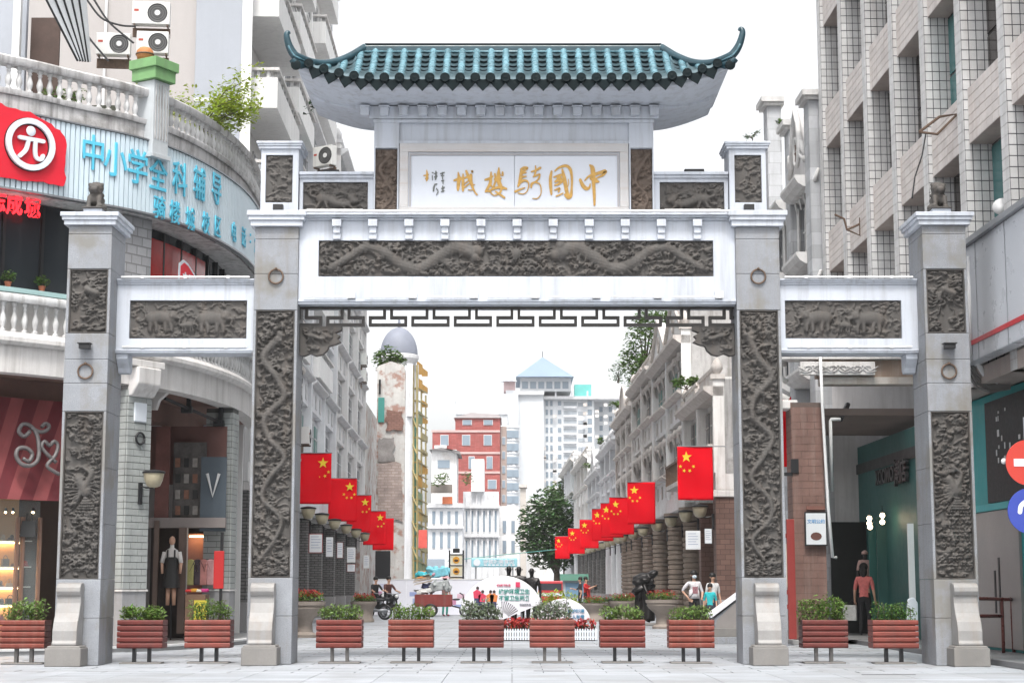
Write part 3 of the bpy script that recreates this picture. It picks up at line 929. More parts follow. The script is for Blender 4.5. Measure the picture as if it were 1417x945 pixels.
for k in range(N + 1):
    x = ecx - hw + 2 * hw * k / N
    e = lift(x)
    t = max(0, (abs(x - ecx) - (nx1 - nx0) / 2 - .1) / (hw - (nx1 - nx0) / 2 - .1))
    zi = cz + .02 + (EZ + e - .12 - cz) * min(1, t * 1.0)
    yi0, yi1 = y0 - .06, y1 + .06
    rows.append([(x, EY0, EZ + e), (x, EY0, EZ + e - .09), (x, EY0 + .12, EZ + e - .10), (x, yi0, zi), (x, yi1, zi), (x, EY1 - .12, EZ + e - .10), (x, EY1, EZ + e - .09), (x, EY1, EZ + e), (x, .5, EZ + e + .25)])
n = len(rows[0])
m.add([v for r in rows for v in r], [(i * n + k, i * n + (k + 1) % n, (i + 1) * n + (k + 1) % n, (i + 1) * n + k) for i in range(N) for k in range(n)] + [tuple(range(n)), tuple(N * n + k for k in range(n))[::-1]])
m.build('soffit', WHITE, gate, smooth=40)
# end panels hanging below the soffit tips (the hull seen at each end)
for s in (-1, 1):
    xa = nx0 - .12 if s < 0 else nx1 + .12
    xt = exl + .12 if s < 0 else exr - .12
    zt = EZ + .28
    m = MB()
    yb0, yb1 = 1.15, 1.95
    sec = []
    for q in range(9):
        t = q / 8
        x = xa + (xt - xa) * t
        zb = P(518, 177, 38.6).z + (P(430, 160, 38.9).z - P(518, 177, 38.6).z) * t ** 1.6
        sec.append([(x, y0 - .05 + .5 * t, max(zb, cz - .25) if t < .01 else zb + .02), (x, yb1 - .2, zb), (x, yb1, zb + .02), (x, yb1, EZ + lift(x) - .11), (x, y0 - .05 + .5 * t, EZ + lift(x) - .13)])
    n = 5
    m.add([v for r in sec for v in r], [(i * n + k, i * n + (k + 1) % n, (i + 1) * n + (k + 1) % n, (i + 1) * n + k) for i in range(8) for k in range(n)] + [tuple(range(n)), tuple(8 * n + k for k in range(n))])
    m.build('eave_hull', WHITE, gate, smooth=30)

# ---- tiled hip roof
RZ = P(708, 71, 37.5).z             # where tiles meet the ridge
rdx = P(915, 62, 37.5).x - P(505, 62, 37.5).x
rhw = rdx / 2; rcx = (P(915, 62, 37.5).x + P(505, 62, 37.5).x) / 2
RY = .52
TZ = EZ + .06
def roof_pt(x, t, front=True):
    """t 0 at ridge or hip, 1 at eave"""
    ex = abs(x - ecx)
    ye = EY0 - .08 if front else EY1 + .08
    if ex <= rhw: s0 = 0.0
    else: s0 = (ex - rhw) / (hw - rhw)          # hip line: runs from ridge end to corner
    s_ = s0 + (1 - s0) * t
    y = RY + (ye - RY) * s_
    z = RZ + (TZ + lift(x) - RZ) * s_ - .12 * math.sin(PI * min(1, s_)) * 1.0
    return Vector((x, y, z))
deck = MB()
for fr in (True, False):
    xs = [ecx - hw + 2 * hw * k / 48 for k in range(49)]
    g = [[roof_pt(x, t / 6, fr) - Vector((0, 0, .03)) for t in range(7)] for x in xs]
    deck.add([v for r in g for v in r], [(i * 7 + k, i * 7 + k + 1, (i + 1) * 7 + k + 1, (i + 1) * 7 + k) for i in range(48) for k in range(6)])
deck.build('roof_deck', TEAL_D, gate, smooth=True)
NT = 27
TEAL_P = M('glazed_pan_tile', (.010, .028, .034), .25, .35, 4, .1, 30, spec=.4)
TEAL_GLINT = M('sky_glint_lip', (.34, .46, .50), .25, .25, 6, .1, 30, spec=.6)  # pale lip colour paints in the sky's reflection along each tile rim
pit = (exr - exl - .5) / NT
rt = .085
# one pan tile shared by all courses: a shallow dish with a raised lip
pan = MB()
seg = 6
pw = pit * .36
pv = []
for yy, dz in ((-.125, .06), (.11, -.02)):
    for k in range(seg + 1):
        a = -1 + 2 * k / seg
        pv.append((a * pw, yy, dz + .045 * a * a))
for k in range(seg + 1):
    a = -1 + 2 * k / seg
    pv.append((a * pw, -.125, .008 + .045 * a * a))
pan.add(pv, [(k, k + 1, seg + 2 + k, seg + 1 + k) for k in range(seg)] + [(2 * seg + 2 + k, 2 * seg + 3 + k, k + 1, k) for k in range(seg)])
pan_mesh = pan.mesh('pan_tile', TEAL_P, smooth=30)
pan_mesh.materials.append(TEAL_GLINT)
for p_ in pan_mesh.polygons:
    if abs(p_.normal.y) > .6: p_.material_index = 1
cap_mesh = MB().lathe([(.1, -.03), (.105, 0), (.09, .012), (.06, .006), (.03, .014)], 14).mesh('end_disc', TEAL_D, smooth=30)
drip = MB().prismY([(-.17, .06), (-.06, .0), (.06, .0), (.17, .06), (.175, -.04), (.12, -.12), (.0, -.25), (-.12, -.12), (-.175, -.04)], -.02, .02).mesh('drip_tile', TEAL_D)
go = Vector((.11, .5, 0))
for k in range(NT + 1):
    x = exl + .25 + pit * k
    for fr in (True, False):
        pts = [roof_pt(x, t / 8, fr) + Vector((0, 0, .02)) for t in range(9)]
        if (pts[0] - pts[-1]).length < .25: continue
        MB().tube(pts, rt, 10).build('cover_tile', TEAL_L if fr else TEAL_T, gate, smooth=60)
        e = pts[-1]; d = (pts[-1] - pts[-2]).normalized()
        if fr:
            inst('end_disc', cap_mesh, gate, mat4=Matrix.Translation(e - go + Vector((0, -.06, .02))) @ Matrix.Rotation(R(90), 4, 'X'))
    if k == NT: break
    xm = x + pit / 2
    pts = [roof_pt(xm, t / 40, True) for t in range(41)]
    ln = sum((pts[i + 1] - pts[i]).length for i in range(40))
    nC = max(1, int(ln / .225))
    for q in range(nC):
        t = (q + .5) / nC
        a, b = roof_pt(xm, t - .01, True), roof_pt(xm, t + .01, True)
        sl = math.atan2(a.z - b.z, a.y - b.y)
        ex_ = (roof_pt(xm + .1, t, True) - roof_pt(xm - .1, t, True))
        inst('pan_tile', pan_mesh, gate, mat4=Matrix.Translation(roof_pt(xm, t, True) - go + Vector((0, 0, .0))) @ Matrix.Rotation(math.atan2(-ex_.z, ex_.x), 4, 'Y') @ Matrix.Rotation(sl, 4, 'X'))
    for fr in (True, False):
        e = roof_pt(xm, 1, fr)
        ex_ = roof_pt(xm + .1, 1) - roof_pt(xm - .1, 1)
        inst('drip_tile', drip, gate, mat4=Matrix.Translation(e - go + Vector((0, -.005 if fr else .005, -.0))) @ Matrix.Rotation(math.atan2(-ex_.z, ex_.x), 4, 'Y'))
# back pans joined: nobody can count them from here
m = MB()
for k in range(NT):
    xm = exl + .25 + pit * (k + .5)
    for q in range(10):
        c0, c1 = roof_pt(xm, q / 10, False), roof_pt(xm, (q + 1) / 10, False)
        m.add([c0 + Vector((-pw, 0, .02)), c0 + Vector((pw, 0, .02)), c1 + Vector((pw, 0, .05)), c1 + Vector((-pw, 0, .05))], [(0, 1, 2, 3)])
tag(m.build('back_pan_tiles', TEAL_T, gate), kind='stuff')
# ridge and the swept hip ridges with curling tips
RTOP = P(708, 60.5, 37.5).z
box('main_ridge', TEAL_T, gate, rcx - rhw, rcx + rhw, RY - .1, RY + .1, RZ - .12, RTOP - .07, bevel=.015)
MB().tube([(rcx - rhw, RY, RTOP - .05), (rcx + rhw, RY, RTOP - .05)], .06, 10).build('ridge_cap', TEAL_D, gate, smooth=True)
MB().tube([(rcx - rhw, RY - .11, RTOP - .22), (rcx + rhw, RY - .11, RTOP - .22)], .025, 8).build('ridge_bead', TEAL_L, gate, smooth=True)
PINK = M('faded_pink_tile', (.36, .20, .20), .5, .3, 8, .2, 40)
for k in range(NT - 6):
    xm = exl + .25 + pit * (k + 3.5)
    if abs(xm - rcx) < rhw:
        e = roof_pt(xm, .02)
        MB().box(xm - .1, xm + .1, e.y - .06, e.y - .02, e.z - .02, e.z + .1).build('ridge_flower_tile', PINK, gate, bevel=.01)
for s in (-1, 1):
    for fr in (True, False):
        pts = []
        for q in range(9):
            t = q / 8
            x = rcx + s * (rhw + (hw - rhw) * t)
            p = roof_pt(x, 0, fr)
            pts.append(p + Vector((0, 0, .08)))
        e = pts[-1]
        # the tip curls up and out
        tipx, tipz = (P(398, 48, 35.9) if s < 0 else P(1026, 43, 35.9)).x, (P(398, 48, 35.9) if s < 0 else P(1026, 43, 35.9)).z
        dx = tipx - e.x; dz = tipz - e.z
        sy = -1 if fr else 1
        if not fr: dx, dz = dx * .1, dz * .1
        tip = [e + Vector((dx * .45, sy * .06, dz * .16)), e + Vector((dx * .8, sy * .1, dz * .45)), e + Vector((dx * 1.0, sy * .13, dz * .78)), e + Vector((dx * 1.0, sy * .14, dz * .95)), e + Vector((dx * .86, sy * .14, dz * 1.0)), e + Vector((dx * .78, sy * .14, dz * .93))]
        path = crom([tuple(v) for v in (pts[::2] + tip if fr else pts[:-1:2])], 5)
        n = len(path)
        rad = [.095 if i < n * .5 else .095 - .062 * (i - n * .5) / (n * .5) for i in range(n)]
        m = MB().tube(path, rad, 8, flat=1.0)
        lower = [Vector(v) - Vector((0, 0, .14)) for v in path[:int(n * .52)]]
        m.tube(lower, [.09] * len(lower), 8)
        m.build('hip_ridge', TEAL_T, gate, smooth=50)
        bead = [Vector(v) + Vector((0, sy * .1, -.03)) for v in path[:int(n * .62)]]
        MB().tube(bead, .022, 6).build('ridge_bead', TEAL_L, gate, smooth=True)
        # corner end cap pieces under the sweep
        if fr: MB().lathe([(.11, -.03), (.11, .02), (.05, .03)], 12, (0, 0, 0)).build('end_disc', TEAL_D, gate, local=True).matrix_local = Matrix.Translation(e - go + Vector((s * .02, sy * .1, -.2))) @ Matrix.Rotation(R(90), 4, 'X')

# stone lions
def lion(xc, z, y, flip, label):
    t = thing('stone_lion', label, 'statue', (xc, y, z), group='stone lions on the outer pillars')
    m = MB()
    m.ball((0, .12, .2), (.17, .2, .2)).ball((0, -.02, .28), (.15, .14, .19)).ball((0, -.07, .47), (.15, .14, .14)).ball((0, -.19, .43), (.09, .07, .07)).ball((0, .02, .5), (.17, .13, .15))
    for s in (-1, 1):
        m.tube([(s * .1, -.1, .3), (s * .11, -.17, .06)], [.06, .05], 8).ball((s * .11, -.2, .04), (.07, .08, .045))
        m.ball((s * .15, .1, .08), (.08, .13, .09)).ball((s * .13, .0, .58), .045).ball((s * .07, -.18, .5), .03)
        for q in range(5): m.ball((s * (.1 + .03 * math.sin(q * 2)), .05 + .02 * q, .42 + .05 * math.cos(q * 2.4) - .03 * q), .05, 8, 5)
    m.tube([(0, .3, .15), (0, .36, .3), (0, .3, .42)], [.04, .06, .03], 8)
    m.ball((flip * .16, -.22, .06), .06)
    remesh(m, 'carved_body', CARVE, .018, t, 2, local=True)
    MB().box(-.22, .22, -.3, .3, -.0, .035).build('base_slab', CARVE, t, local=True, bevel=.01)
    return t
lz = gz(287, OD)
lion(GC - 9.15, lz, OY0 + .36, 1, 'small carved stone lion on the gateway pillar beside the blue and white shop sign')
lion(GC + 9.15, lz, OY0 + .36, -1, 'small carved stone lion on the gateway pillar in front of the tiled office block')
# ------------------------------------------------------------------ ground
ASPH = M('far_ground', (.30, .31, .33), .85, .1, .4, .2, 20)
PAVE = M('paving_stone', (.37, .39, .42), .55, .14, .7, .15, 40, tcol=(.30, .31, .325), ts=.4, streak=.7, sc=(.17, .17, .17), ss=(.22, 2.2, 1), island=.1)
ground = struct(MB().add([(-170, -60, -.08), (170, -60, -.08), (170, 640, -.08), (-170, 640, -.08)], [(0, 1, 2, 3)]), 'ground', ASPH)
# dressed paving slabs, laid with open joints: the nearest are pieces of their own
pavement = struct(MB().box(-14, 14, -38, 140, -.07, -.03), 'pavement', M('joint_mortar', (.16, .16, .16), .95, .2, 3, .2))
slab_rows = []
y = -3.6
rr = random.Random(3)
slabs = []
SW, SD = 1.2, .6
while y < 138:
    off = (int(round(y / SD)) % 2) * SW / 2
    x = -13.8 - off
    while x < 13.8:
        slabs.append((x, y))
        x += SW
    y += SD
slab_mesh = [MB().box(.012, SW - .012, .012, SD - .012, -.03, 0).mesh('paving_slab', PAVE) for _ in range(1)][0]
near = [s for s in slabs if -3.7 < s[1] < 4 and abs(s[0]) < 12.5]
near.sort(key=lambda s: (s[1], abs(s[0])))
near = near[:300]
ns = set(near)
for (x, y) in near:
    inst('paving_slab', slab_mesh, pavement, (x, y, rr.uniform(-.003, .003)), (rr.uniform(-.002, .002), rr.uniform(-.002, .002), 0))
m = MB()
for (x, y) in slabs:
    if (x, y) not in ns:
        dz = rr.uniform(-.003, .003)
        m.box(x + .012, x + SW - .012, y + .012, y + SD - .012, -.03, dz)
tag(m.build('paving_slabs', PAVE, pavement, recalc=False), kind='stuff')
m = MB()
y = -38
while y < -3.6:
    for k in range(-12, 12): m.box(k * SW + .006, k * SW + SW - .006, y + .006, min(y + SD, -3.6) - .006, -.03, 0)
    y += SD
tag(m.build('paving_slabs', PAVE, pavement, recalc=False), kind='stuff')
# small tray covers and dark gutter slots in the paving
for px, py, w in ((640, 943, 1.4), (540, 921, .9), (760, 925, .6), (1230, 930, 1.0)):
    D = 1.6 * FPX / (py - 812.5)
    p = P(px, py, D)
    box('drain_slot', M('drain_dark', (.06, .06, .065), .8), pavement, p.x - w / 2, p.x + w / 2, p.y, p.y + .05, .001, .006)

# ------------------------------------------------------------------ rounded corner building, left
RAW = [(-17.5, 38.6), (-14.5, 40.4), (-12.4, 42.0), (-11.2, 43.2), (-10.1, 44.3), (-9.25, 45.7), (-8.6, 47.7), (-8.15, 50.5), (-8.1, 53.5), (-8.3, 57.4)]
cpts = crom([(x, d - 37) for x, d in RAW], 10)
def offset_path(pts, o):
    out = []
    for i, p in enumerate(pts):
        t = pts[min(i + 1, len(pts) - 1)] - pts[max(i - 1, 0)]
        d = math.hypot(*t)
        nx, ny = t[1] / d, -t[0] / d          # outward: to the street
        out.append((p[0] + nx * o, p[1] + ny * o, nx, ny))
    return out
cpath = offset_path(cpts, 0)
clen = [0]
for a, b in zip(cpts[:-1], cpts[1:]): clen.append(clen[-1] + math.hypot(*(b - a)))
def at_s(s, o=0, path=None):
    path = path or cpath
    s = min(max(s, 0), clen[-1] - 1e-6)
    i = max(k for k in range(len(clen) - 1) if clen[k] <= s)
    t = (s - clen[i]) / (clen[i + 1] - clen[i])
    a, b = path[i], path[i + 1]
    x, y, nx, ny = (a[q] * (1 - t) + b[q] * t for q in range(4))
    d = math.hypot(nx, ny)
    nx, ny = nx / d, ny / d
    return Vector((x + nx * o, y + ny * o, 0)), Vector((nx, ny, 0))
def s_of_px(px, py=540):
    best = None
    for k in range(600):
        s = clen[-1] * k / 599
        p, n = at_s(s)
        q = P(px, py, p.y + 37)
        e = abs(q.x - p.x)
        if best is None or e < best[0]: best = (e, s)
    return best[1]
def seg_path(s0, s1, n=24):
    out = []
    for k in range(n + 1):
        p, nn = at_s(s0 + (s1 - s0) * k / n)
        out.append((p.x, p.y, nn.x, nn.y))
    return out
CB = thing('corner_building', 'rounded corner arcade building with two balustraded balconies and blue lettered sign', 'building', (-12, 8, 0))
STUC = M('weathered_stucco', (.52, .51, .51), .8, .14, 1.2, .3, 25, streak=.9, sc=(.13, .12, .115), tcol=(.30, .29, .28), ts=1.1)
STUC_L = M('pale_stucco', (.64, .62, .605), .8, .1, 1, .2, 25, streak=.55, sc=(.27, .25, .23))
BALM = M('baluster_white', (.56, .56, .56), .75, .16, 3, .2, 30, streak=.8, sc=(.17, .16, .15))
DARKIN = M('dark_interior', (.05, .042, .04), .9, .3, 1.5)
CEIL = M('arcade_ceiling', (.20, .12, .10), .85, .15, .7, .1)
GBRICK = M('grey_brick', (.36, .38, .37), .75, .18, 1.5, .15, 40, streak=.25, sc=(.2, .2, .19))
JOINT = M('mortar_dark', (.09, .09, .085), .95, .2, 3)
fullp = cpath
def cs(name, mat, prof, path=None, smooth=45, bevel=0):
    return MB().sweep(path or fullp, prof).build(name, mat, CB, smooth=smooth)
# ground floor: beam, fascia, floor slab
cs('arcade_fascia', STUC_L, [(.02, 6.8), (.02, 7.48), (-.45, 7.48), (-.45, 6.8)])
cs('balcony_cornice', STUC_L, [(.12, 7.482), (.2, 7.56), (.2, 7.66), (.13, 7.72), (.06, 7.8), (-.4, 7.8), (-.4, 7.482)])
cs('balcony_rail', BALM, [(.12, 8.54), (.14, 8.6), (.14, 8.7), (.09, 8.75), (-.16, 8.75), (-.19, 8.7), (-.19, 8.6), (-.15, 8.54)])
cs('balcony_floor', STUC_L, [(-.42, 7.6), (-.42, 7.79), (-4.2, 7.79), (-4.2, 7.6)])
cs('arcade_ceiling', CEIL, [(-.47, 6.9), (-.47, 7.1), (-4.6, 7.1), (-4.6, 6.9)])
cs('arcade_beam', CEIL, [(-1.9, 6.3), (-1.9, 6.895), (-2.2, 6.895), (-2.2, 6.3)])
cs('pavement_step', M('step_stone', (.30, .30, .30), .8, .15, 1, .2), [(.55, 0.001), (.55, .13), (-4.6, .13), (-4.6, .001)])
cs('step_edge', M('step_edge_white', (.62, .62, .62), .7, .1, 2), [(.58, .10), (.58, .15), (.4, .15), (.4, .132), (.552, .132), (.552, .10)])
cs('upper_soffit', STUC, [(-.02, 11.3), (-.02, 11.38), (-4.2, 11.38), (-4.2, 11.3)])
cs('parapet_wall', STUC, [(.0, 11.385), (.0, 13.74), (-.35, 13.74), (-.35, 11.385)])
cs('parapet_ledge', STUC, [(.06, 13.745), (.08, 13.8), (.08, 13.88), (-.3, 13.88), (-.32, 13.745)])
cs('terrace_rail', STUC, [(.1, 14.5), (.13, 14.55), (.13, 14.68), (.05, 14.74), (-.18, 14.74), (-.24, 14.68), (-.24, 14.55), (-.2, 14.5)])
cs('terrace_floor', STUC, [(-.36, 13.3), (-.36, 13.5), (-5, 13.5), (-5, 13.3)])
# recessed first floor wall with dark glazing
cs('recess_wall', STUC_L, [(-.78, 7.8), (-.78, 8.85), (-1.1, 8.85), (-1.1, 7.8)])
cs('recess_glass', GLASS('shop_glass', (.03, .035, .04), .08), [(-.82, 8.86), (-.82, 11.28), (-.92, 11.28), (-.92, 8.86)])
TEALF = M('window_sill_teal', (.33, .48, .48), .5, .08)
cs('window_sill', TEALF, [(-.35, 8.86), (-.35, 8.98), (-.815, 8.98), (-.815, 8.86)])
s = .6
while s < clen[-1]:
    p, n = at_s(s, -.78)
    t = Vector((-n.y, n.x, 0))
    m = MB().cbox((p.x, p.y, 10.05), (.04, .05, 1.2), Matrix(((t.x, n.x, 0), (t.y, n.y, 0), (0, 0, 1))))
    m.build('window_mullion', BLACK, CB)
    s += 1.15
# balusters, one turned form for all
balp = [(.085, 0), (.085, .05), (.05, .07), (.045, .1), (.075, .2), (.085, .28), (.07, .36), (.045, .46), (.038, .52), (.05, .545), (.06, .57), (.045, .6), (.045, .62), (.07, .64), (.08, .66), (.08, .72)]
bal_mesh = MB().lathe(balp, 10).mesh('baluster', BALM, smooth=50)
off = OFF[CB.name]
s_pier = s_of_px(213, 120)
def rowbal(z, h, s0, s1, step, skip=()):
    s = s0
    while s < s1:
        if not any(abs(s - k) < .38 for k in skip):
            p, n = at_s(s, -.03)
            inst('baluster', bal_mesh, CB, (p.x - off.x, p.y - off.y, z), (0, 0, math.atan2(n.y, n.x)), (1, 1, h / .72))
        s += step
rowbal(7.8, .74, s_of_px(2) - 1.2, clen[-1] - .2, .29)
rowbal(13.88, .62, s_of_px(2, 90) - 1.2, clen[-1] - .1, .285, (s_pier,))
# terrace pier with its green box cap
p, n = at_s(s_pier, .0)
ang = math.atan2(n.y, n.x) + PI / 2
Rz = Matrix.Rotation(ang, 3, 'Z')
m = MB().cbox((p.x, p.y, 13.95), (.3, .3, 1.0), Rz).cbox((p.x, p.y, 12.9), (.36, .36, .06), Rz)
m.build('terrace_pier', M('pier_panel', (.50, .53, .55), .7, .08, 2, .1, 20, streak=.4, sc=(.3, .3, .3)), CB, bevel=.01)
for k in range(5):
    q = p + n * .31 + Vector((-n.y, n.x, 0)) * (-.22 + .11 * k)
    MB().cbox((q.x, q.y, 14.1), (.012, .012, .75), Rz).build('pier_rib', STUC, CB)
GREEN = M('green_box', (.17, .33, .14), .7, .12, 3, .1, 30, streak=.3, sc=(.12, .16, .1))
MB().cbox((p.x, p.y, 15.12), (.4, .42, .16), Rz).cbox((p.x, p.y, 15.4), (.46, .48, .13), Rz).build('pier_cap', GREEN, CB, bevel=.015)
# ribbed sign band: each rib a fold of the sheet
SIGN = M('ribbed_sheet', (.58, .68, .74), .45, .05, .5, .02, 10, metal=.0, streak=.15, sc=(.4, .45, .5))
s0, s1 = 0.2, clen[-1] - .3
n = int((s1 - s0) / .145)
vs, fs = [], []
sp = []
for k in range(n + 1):
    sa = s0 + (s1 - s0) * k / n
    for ds, o in ((0, .16), (.008, .08), (.03, .08), (.038, .16)):
        p, nn = at_s(sa + ds, o)
        sp.append(p)
for p in sp: vs += [(p.x, p.y, 11.36), (p.x, p.y, 13.28)]
for i in range(len(sp) - 1): fs.append((2 * i, 2 * i + 2, 2 * i + 3, 2 * i + 1))
sg = MB().add(vs, fs).build('sign_band', SIGN, CB)
md = sg.modifiers.new('solid', 'SOLIDIFY'); md.thickness = .03; md.offset = 1
cs('sign_trim', STEEL, [(.2, 11.30), (.2, 11.35), (.05, 11.35), (.05, 11.30)])
cs('sign_trim', STEEL, [(.2, 13.29), (.2, 13.33), (.02, 13.33), (.02, 13.29)])
BLUEL = M('sky_blue_letters', (.10, .50, .68), .45, .06, 3, .02)
def sign_row(body, pxs, pys, size, mat):
    for ch, px, py in zip(body, pxs, pys):
        s_ = s_of_px(px, py)
        p, nn = at_s(s_, .19)
        q = P(px, py, p.y + 37)
        lettering('sign_letter', ch, size, mat, CB, (p.x, p.y, q.z), (-nn.y, nn.x, 0), ext=.018, bold=.008 * size).scale = (.74, 1, 1)
sign_row('中小学全科辅导', (124, 155, 184, 212, 241, 268, 291), (211, 221, 231, 240, 247, 254, 262), .98, BLUEL)
sign_row('骑楼城校区', (213, 234, 255, 276, 293), (287, 294, 303, 309, 314), .66, BLUEL)
sign_row('电话:25', (315, 329, 338, 345, 350), (321, 328, 330, 340, 343), .62, BLUEL)
# red emblem with its ring and the yuan sign
sc_ = s_of_px(35, 210)
pc, nc = at_s(sc_, .2)
rt_ = Vector((-nc.y, nc.x, 0))
RED = M('sign_red', (.62, .012, .03), .5, .05, 2, .02)
zc = P(40, 201, pc.y + 37).z
Mf = face_matrix(pc - off + Vector((0, 0, zc)), rt_, (0, 0, 1))
def flat_part(name, poly, z0, z1, mat):
    o = MB().prismZ(poly, z0, z1).build(name, mat, CB, local=True)
    o.matrix_local = Mf
    return o
s_l = s_of_px(0, 210)
r2 = random.Random(5)
edge = [(-2.2, .9), (-.9, .93), (-.6, .86), (.0, .82), (.5, .68), (.8, .5), (.96, .36), (1.02, .1), (1.0, -.5), (1.03, -.75), (.9, -.93), (.6, -.88), (.1, -.93), (-.6, -.95), (-1.4, -.99), (-2.2, -.97)]
ed = []
for a, b in zip(edge[:-1], edge[1:]):
    for k in range(3):
        t = k / 3
        ed.append((a[0] * (1 - t) + b[0] * t + r2.uniform(-.025, .025), a[1] * (1 - t) + b[1] * t + r2.uniform(-.03, .03)))
ed.append(edge[-1])
flat_part('sign_emblem_patch', ed[::-1], .0, .03, RED)
def ringpoly(mat, ro, ri, z0, z1, nm):
    n = 32
    m = MB()
    vs = []
    for r, z in ((ro, z0), (ro, z1), (ri, z1), (ri, z0)):
        vs += [(r * math.cos(2 * PI * k / n), r * math.sin(2 * PI * k / n), z) for k in range(n)]
    fs = [(a * n + k, a * n + (k + 1) % n, ((a + 1) % 4) * n + (k + 1) % n, ((a + 1) % 4) * n + k) for a in range(4) for k in range(n)]
    o = m.add(vs, fs).build(nm, mat, CB, local=True)
    o.matrix_local = Mf
WSIGN = M('sign_white', (.66, .70, .75), .5, .04)
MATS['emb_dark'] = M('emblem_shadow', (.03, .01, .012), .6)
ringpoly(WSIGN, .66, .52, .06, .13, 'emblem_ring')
ringpoly(MATS['emb_dark'], .68, .50, .031, .058, 'emblem_ring_shadow')  # near-black ring paints in the shadow around the white ring
m = brush([[(-.3, .13, .05), (.34, .13, .05)], [(-.06, .12, .05), (-.12, -.15, .05), (-.28, -.34, .05)], [(.12, .12, .05), (.13, -.2, .05), (.18, -.32, .05), (.3, -.33, .05), (.34, -.24, .05)]], .06)
m.ball((0, .03, .34), (.13, .03, .13), 16, 8)
o = m.build('emblem_sign', WSIGN, CB, local=True)
o.matrix_local = Mf @ Matrix.Translation((0, 0, .12)) @ Matrix.Rotation(R(-90), 4, 'X')
# red running letters behind the glass
LED = M('led_red', (.8, .02, .03), .5, 0, emit=1.2)
for ch, px, py in zip('志成城', (-3, 20, 45), (278, 283, 287)):
    s_ = s_of_px(px, py)
    p, nn = at_s(s_, -.6)
    q = P(px, py, p.y + 37)
    lettering('led_letter', ch, .55, LED, CB, (q.x, p.y, q.z), (-nn.y, nn.x, 0), ext=.02, bold=.012).scale = (.8, 1, 1)
# grey pilaster and the red poster window beyond it
sa = s_of_px(196, 340)
p, nn = at_s(sa, -.55)
Rz = Matrix.Rotation(math.atan2(nn.y, nn.x) + PI / 2, 3, 'Z')
MB().cbox((p.x, p.y, 9.55), (.5, .4, 1.75), Rz).build('pilaster', M('pilaster_grey', (.34, .34, .35), .8, .15, 2, .3, 20, joint=(.5, .25, .02, (.5, .5, .5))), CB)
pp = seg_path(s_of_px(222, 360), s_of_px(318, 370), 12)
MB().sweep(pp, [(-.74, 8.9), (-.74, 11.0), (-.8, 11.0), (-.8, 8.9)]).build('poster_window', M('poster_red', (.42, .02, .02), .2, .35, .7, .02, spec=.6), CB)
pa, na = at_s(s_of_px(262, 372), -.7)
q = P(262, 375, pa.y + 37)
Mp = face_matrix(Vector((q.x, pa.y - .05, q.z - .1)) - off, (-na.y, na.x, 0), (0, 0, 1))
o = MB().prismZ([(-.62, -.3), (-.6, .2), (-.35, .34), (-.1, .28), (.3, .05), (.6, -.3)], 0, .02).build('poster_emblem', WSIGN, CB, local=True); o.matrix_local = Mp
o = MB().prismZ([(-.54, -.3), (-.52, .14), (-.33, .26), (-.1, .2), (.25, .0), (.5, -.3)], .021, .03).build('poster_emblem', RED, CB, local=True); o.matrix_local = Mp
o = inst('poster_letter', text_mesh('立四', .34, .008, .006, WSIGN), CB, mat4=Mp @ Matrix.Translation((-.1, -.15, .04)))
# window boxes with small potted plants on the balcony
def shrub(name, label, cat, loc, r, n, mat, size, group=None, stem=.0, pot=None, rz=0):
    t = thing(name, label, cat, loc, group=group)
    if pot:
        MB().lathe([(pot * .7, 0), (pot, pot * 1.4), (pot * 1.1, pot * 1.4), (pot * 1.1, pot * 1.6), (pot * .9, pot * 1.6)], 12).build('pot', M('terracotta', (.33, .11, .06), .8, .15, 4), t, local=True, smooth=40)
        base = pot * 1.6
    else: base = 0
    leaves(n, blob([((0, 0, base + r[2] * .9), r), ((r[0] * .4, 0, base + r[2] * .7), (r[0] * .6, r[1] * .6, r[2] * .7)), ((-r[0] * .4, 0, base + r[2] * .8), (r[0] * .6, r[1] * .6, r[2] * .7))]), size).build('foliage', mat, t, local=True, recalc=False)
    m = MB()
    for k in range(5):
        a = k * 1.26
        m.tube([(0, 0, base - .05), (r[0] * .4 * math.cos(a), r[1] * .4 * math.sin(a), base + r[2])], [.012, .005], 5)
    m.build('stem', BARK, t, local=True)
    return t
for px, lab in ((26, 'leafy pot plant on the teal window sill, nearer the photo edge'), (75, 'leafy pot plant on the teal window sill, next to the gateway pillar')):
    p, nn = at_s(s_of_px(px, 392), -.55)
    shrub('potted_plant', lab, 'plant', (p.x, p.y, 8.99), (.2, .2, .16), 160, LEAF, .09, 'pot plants on the sill', pot=.09)
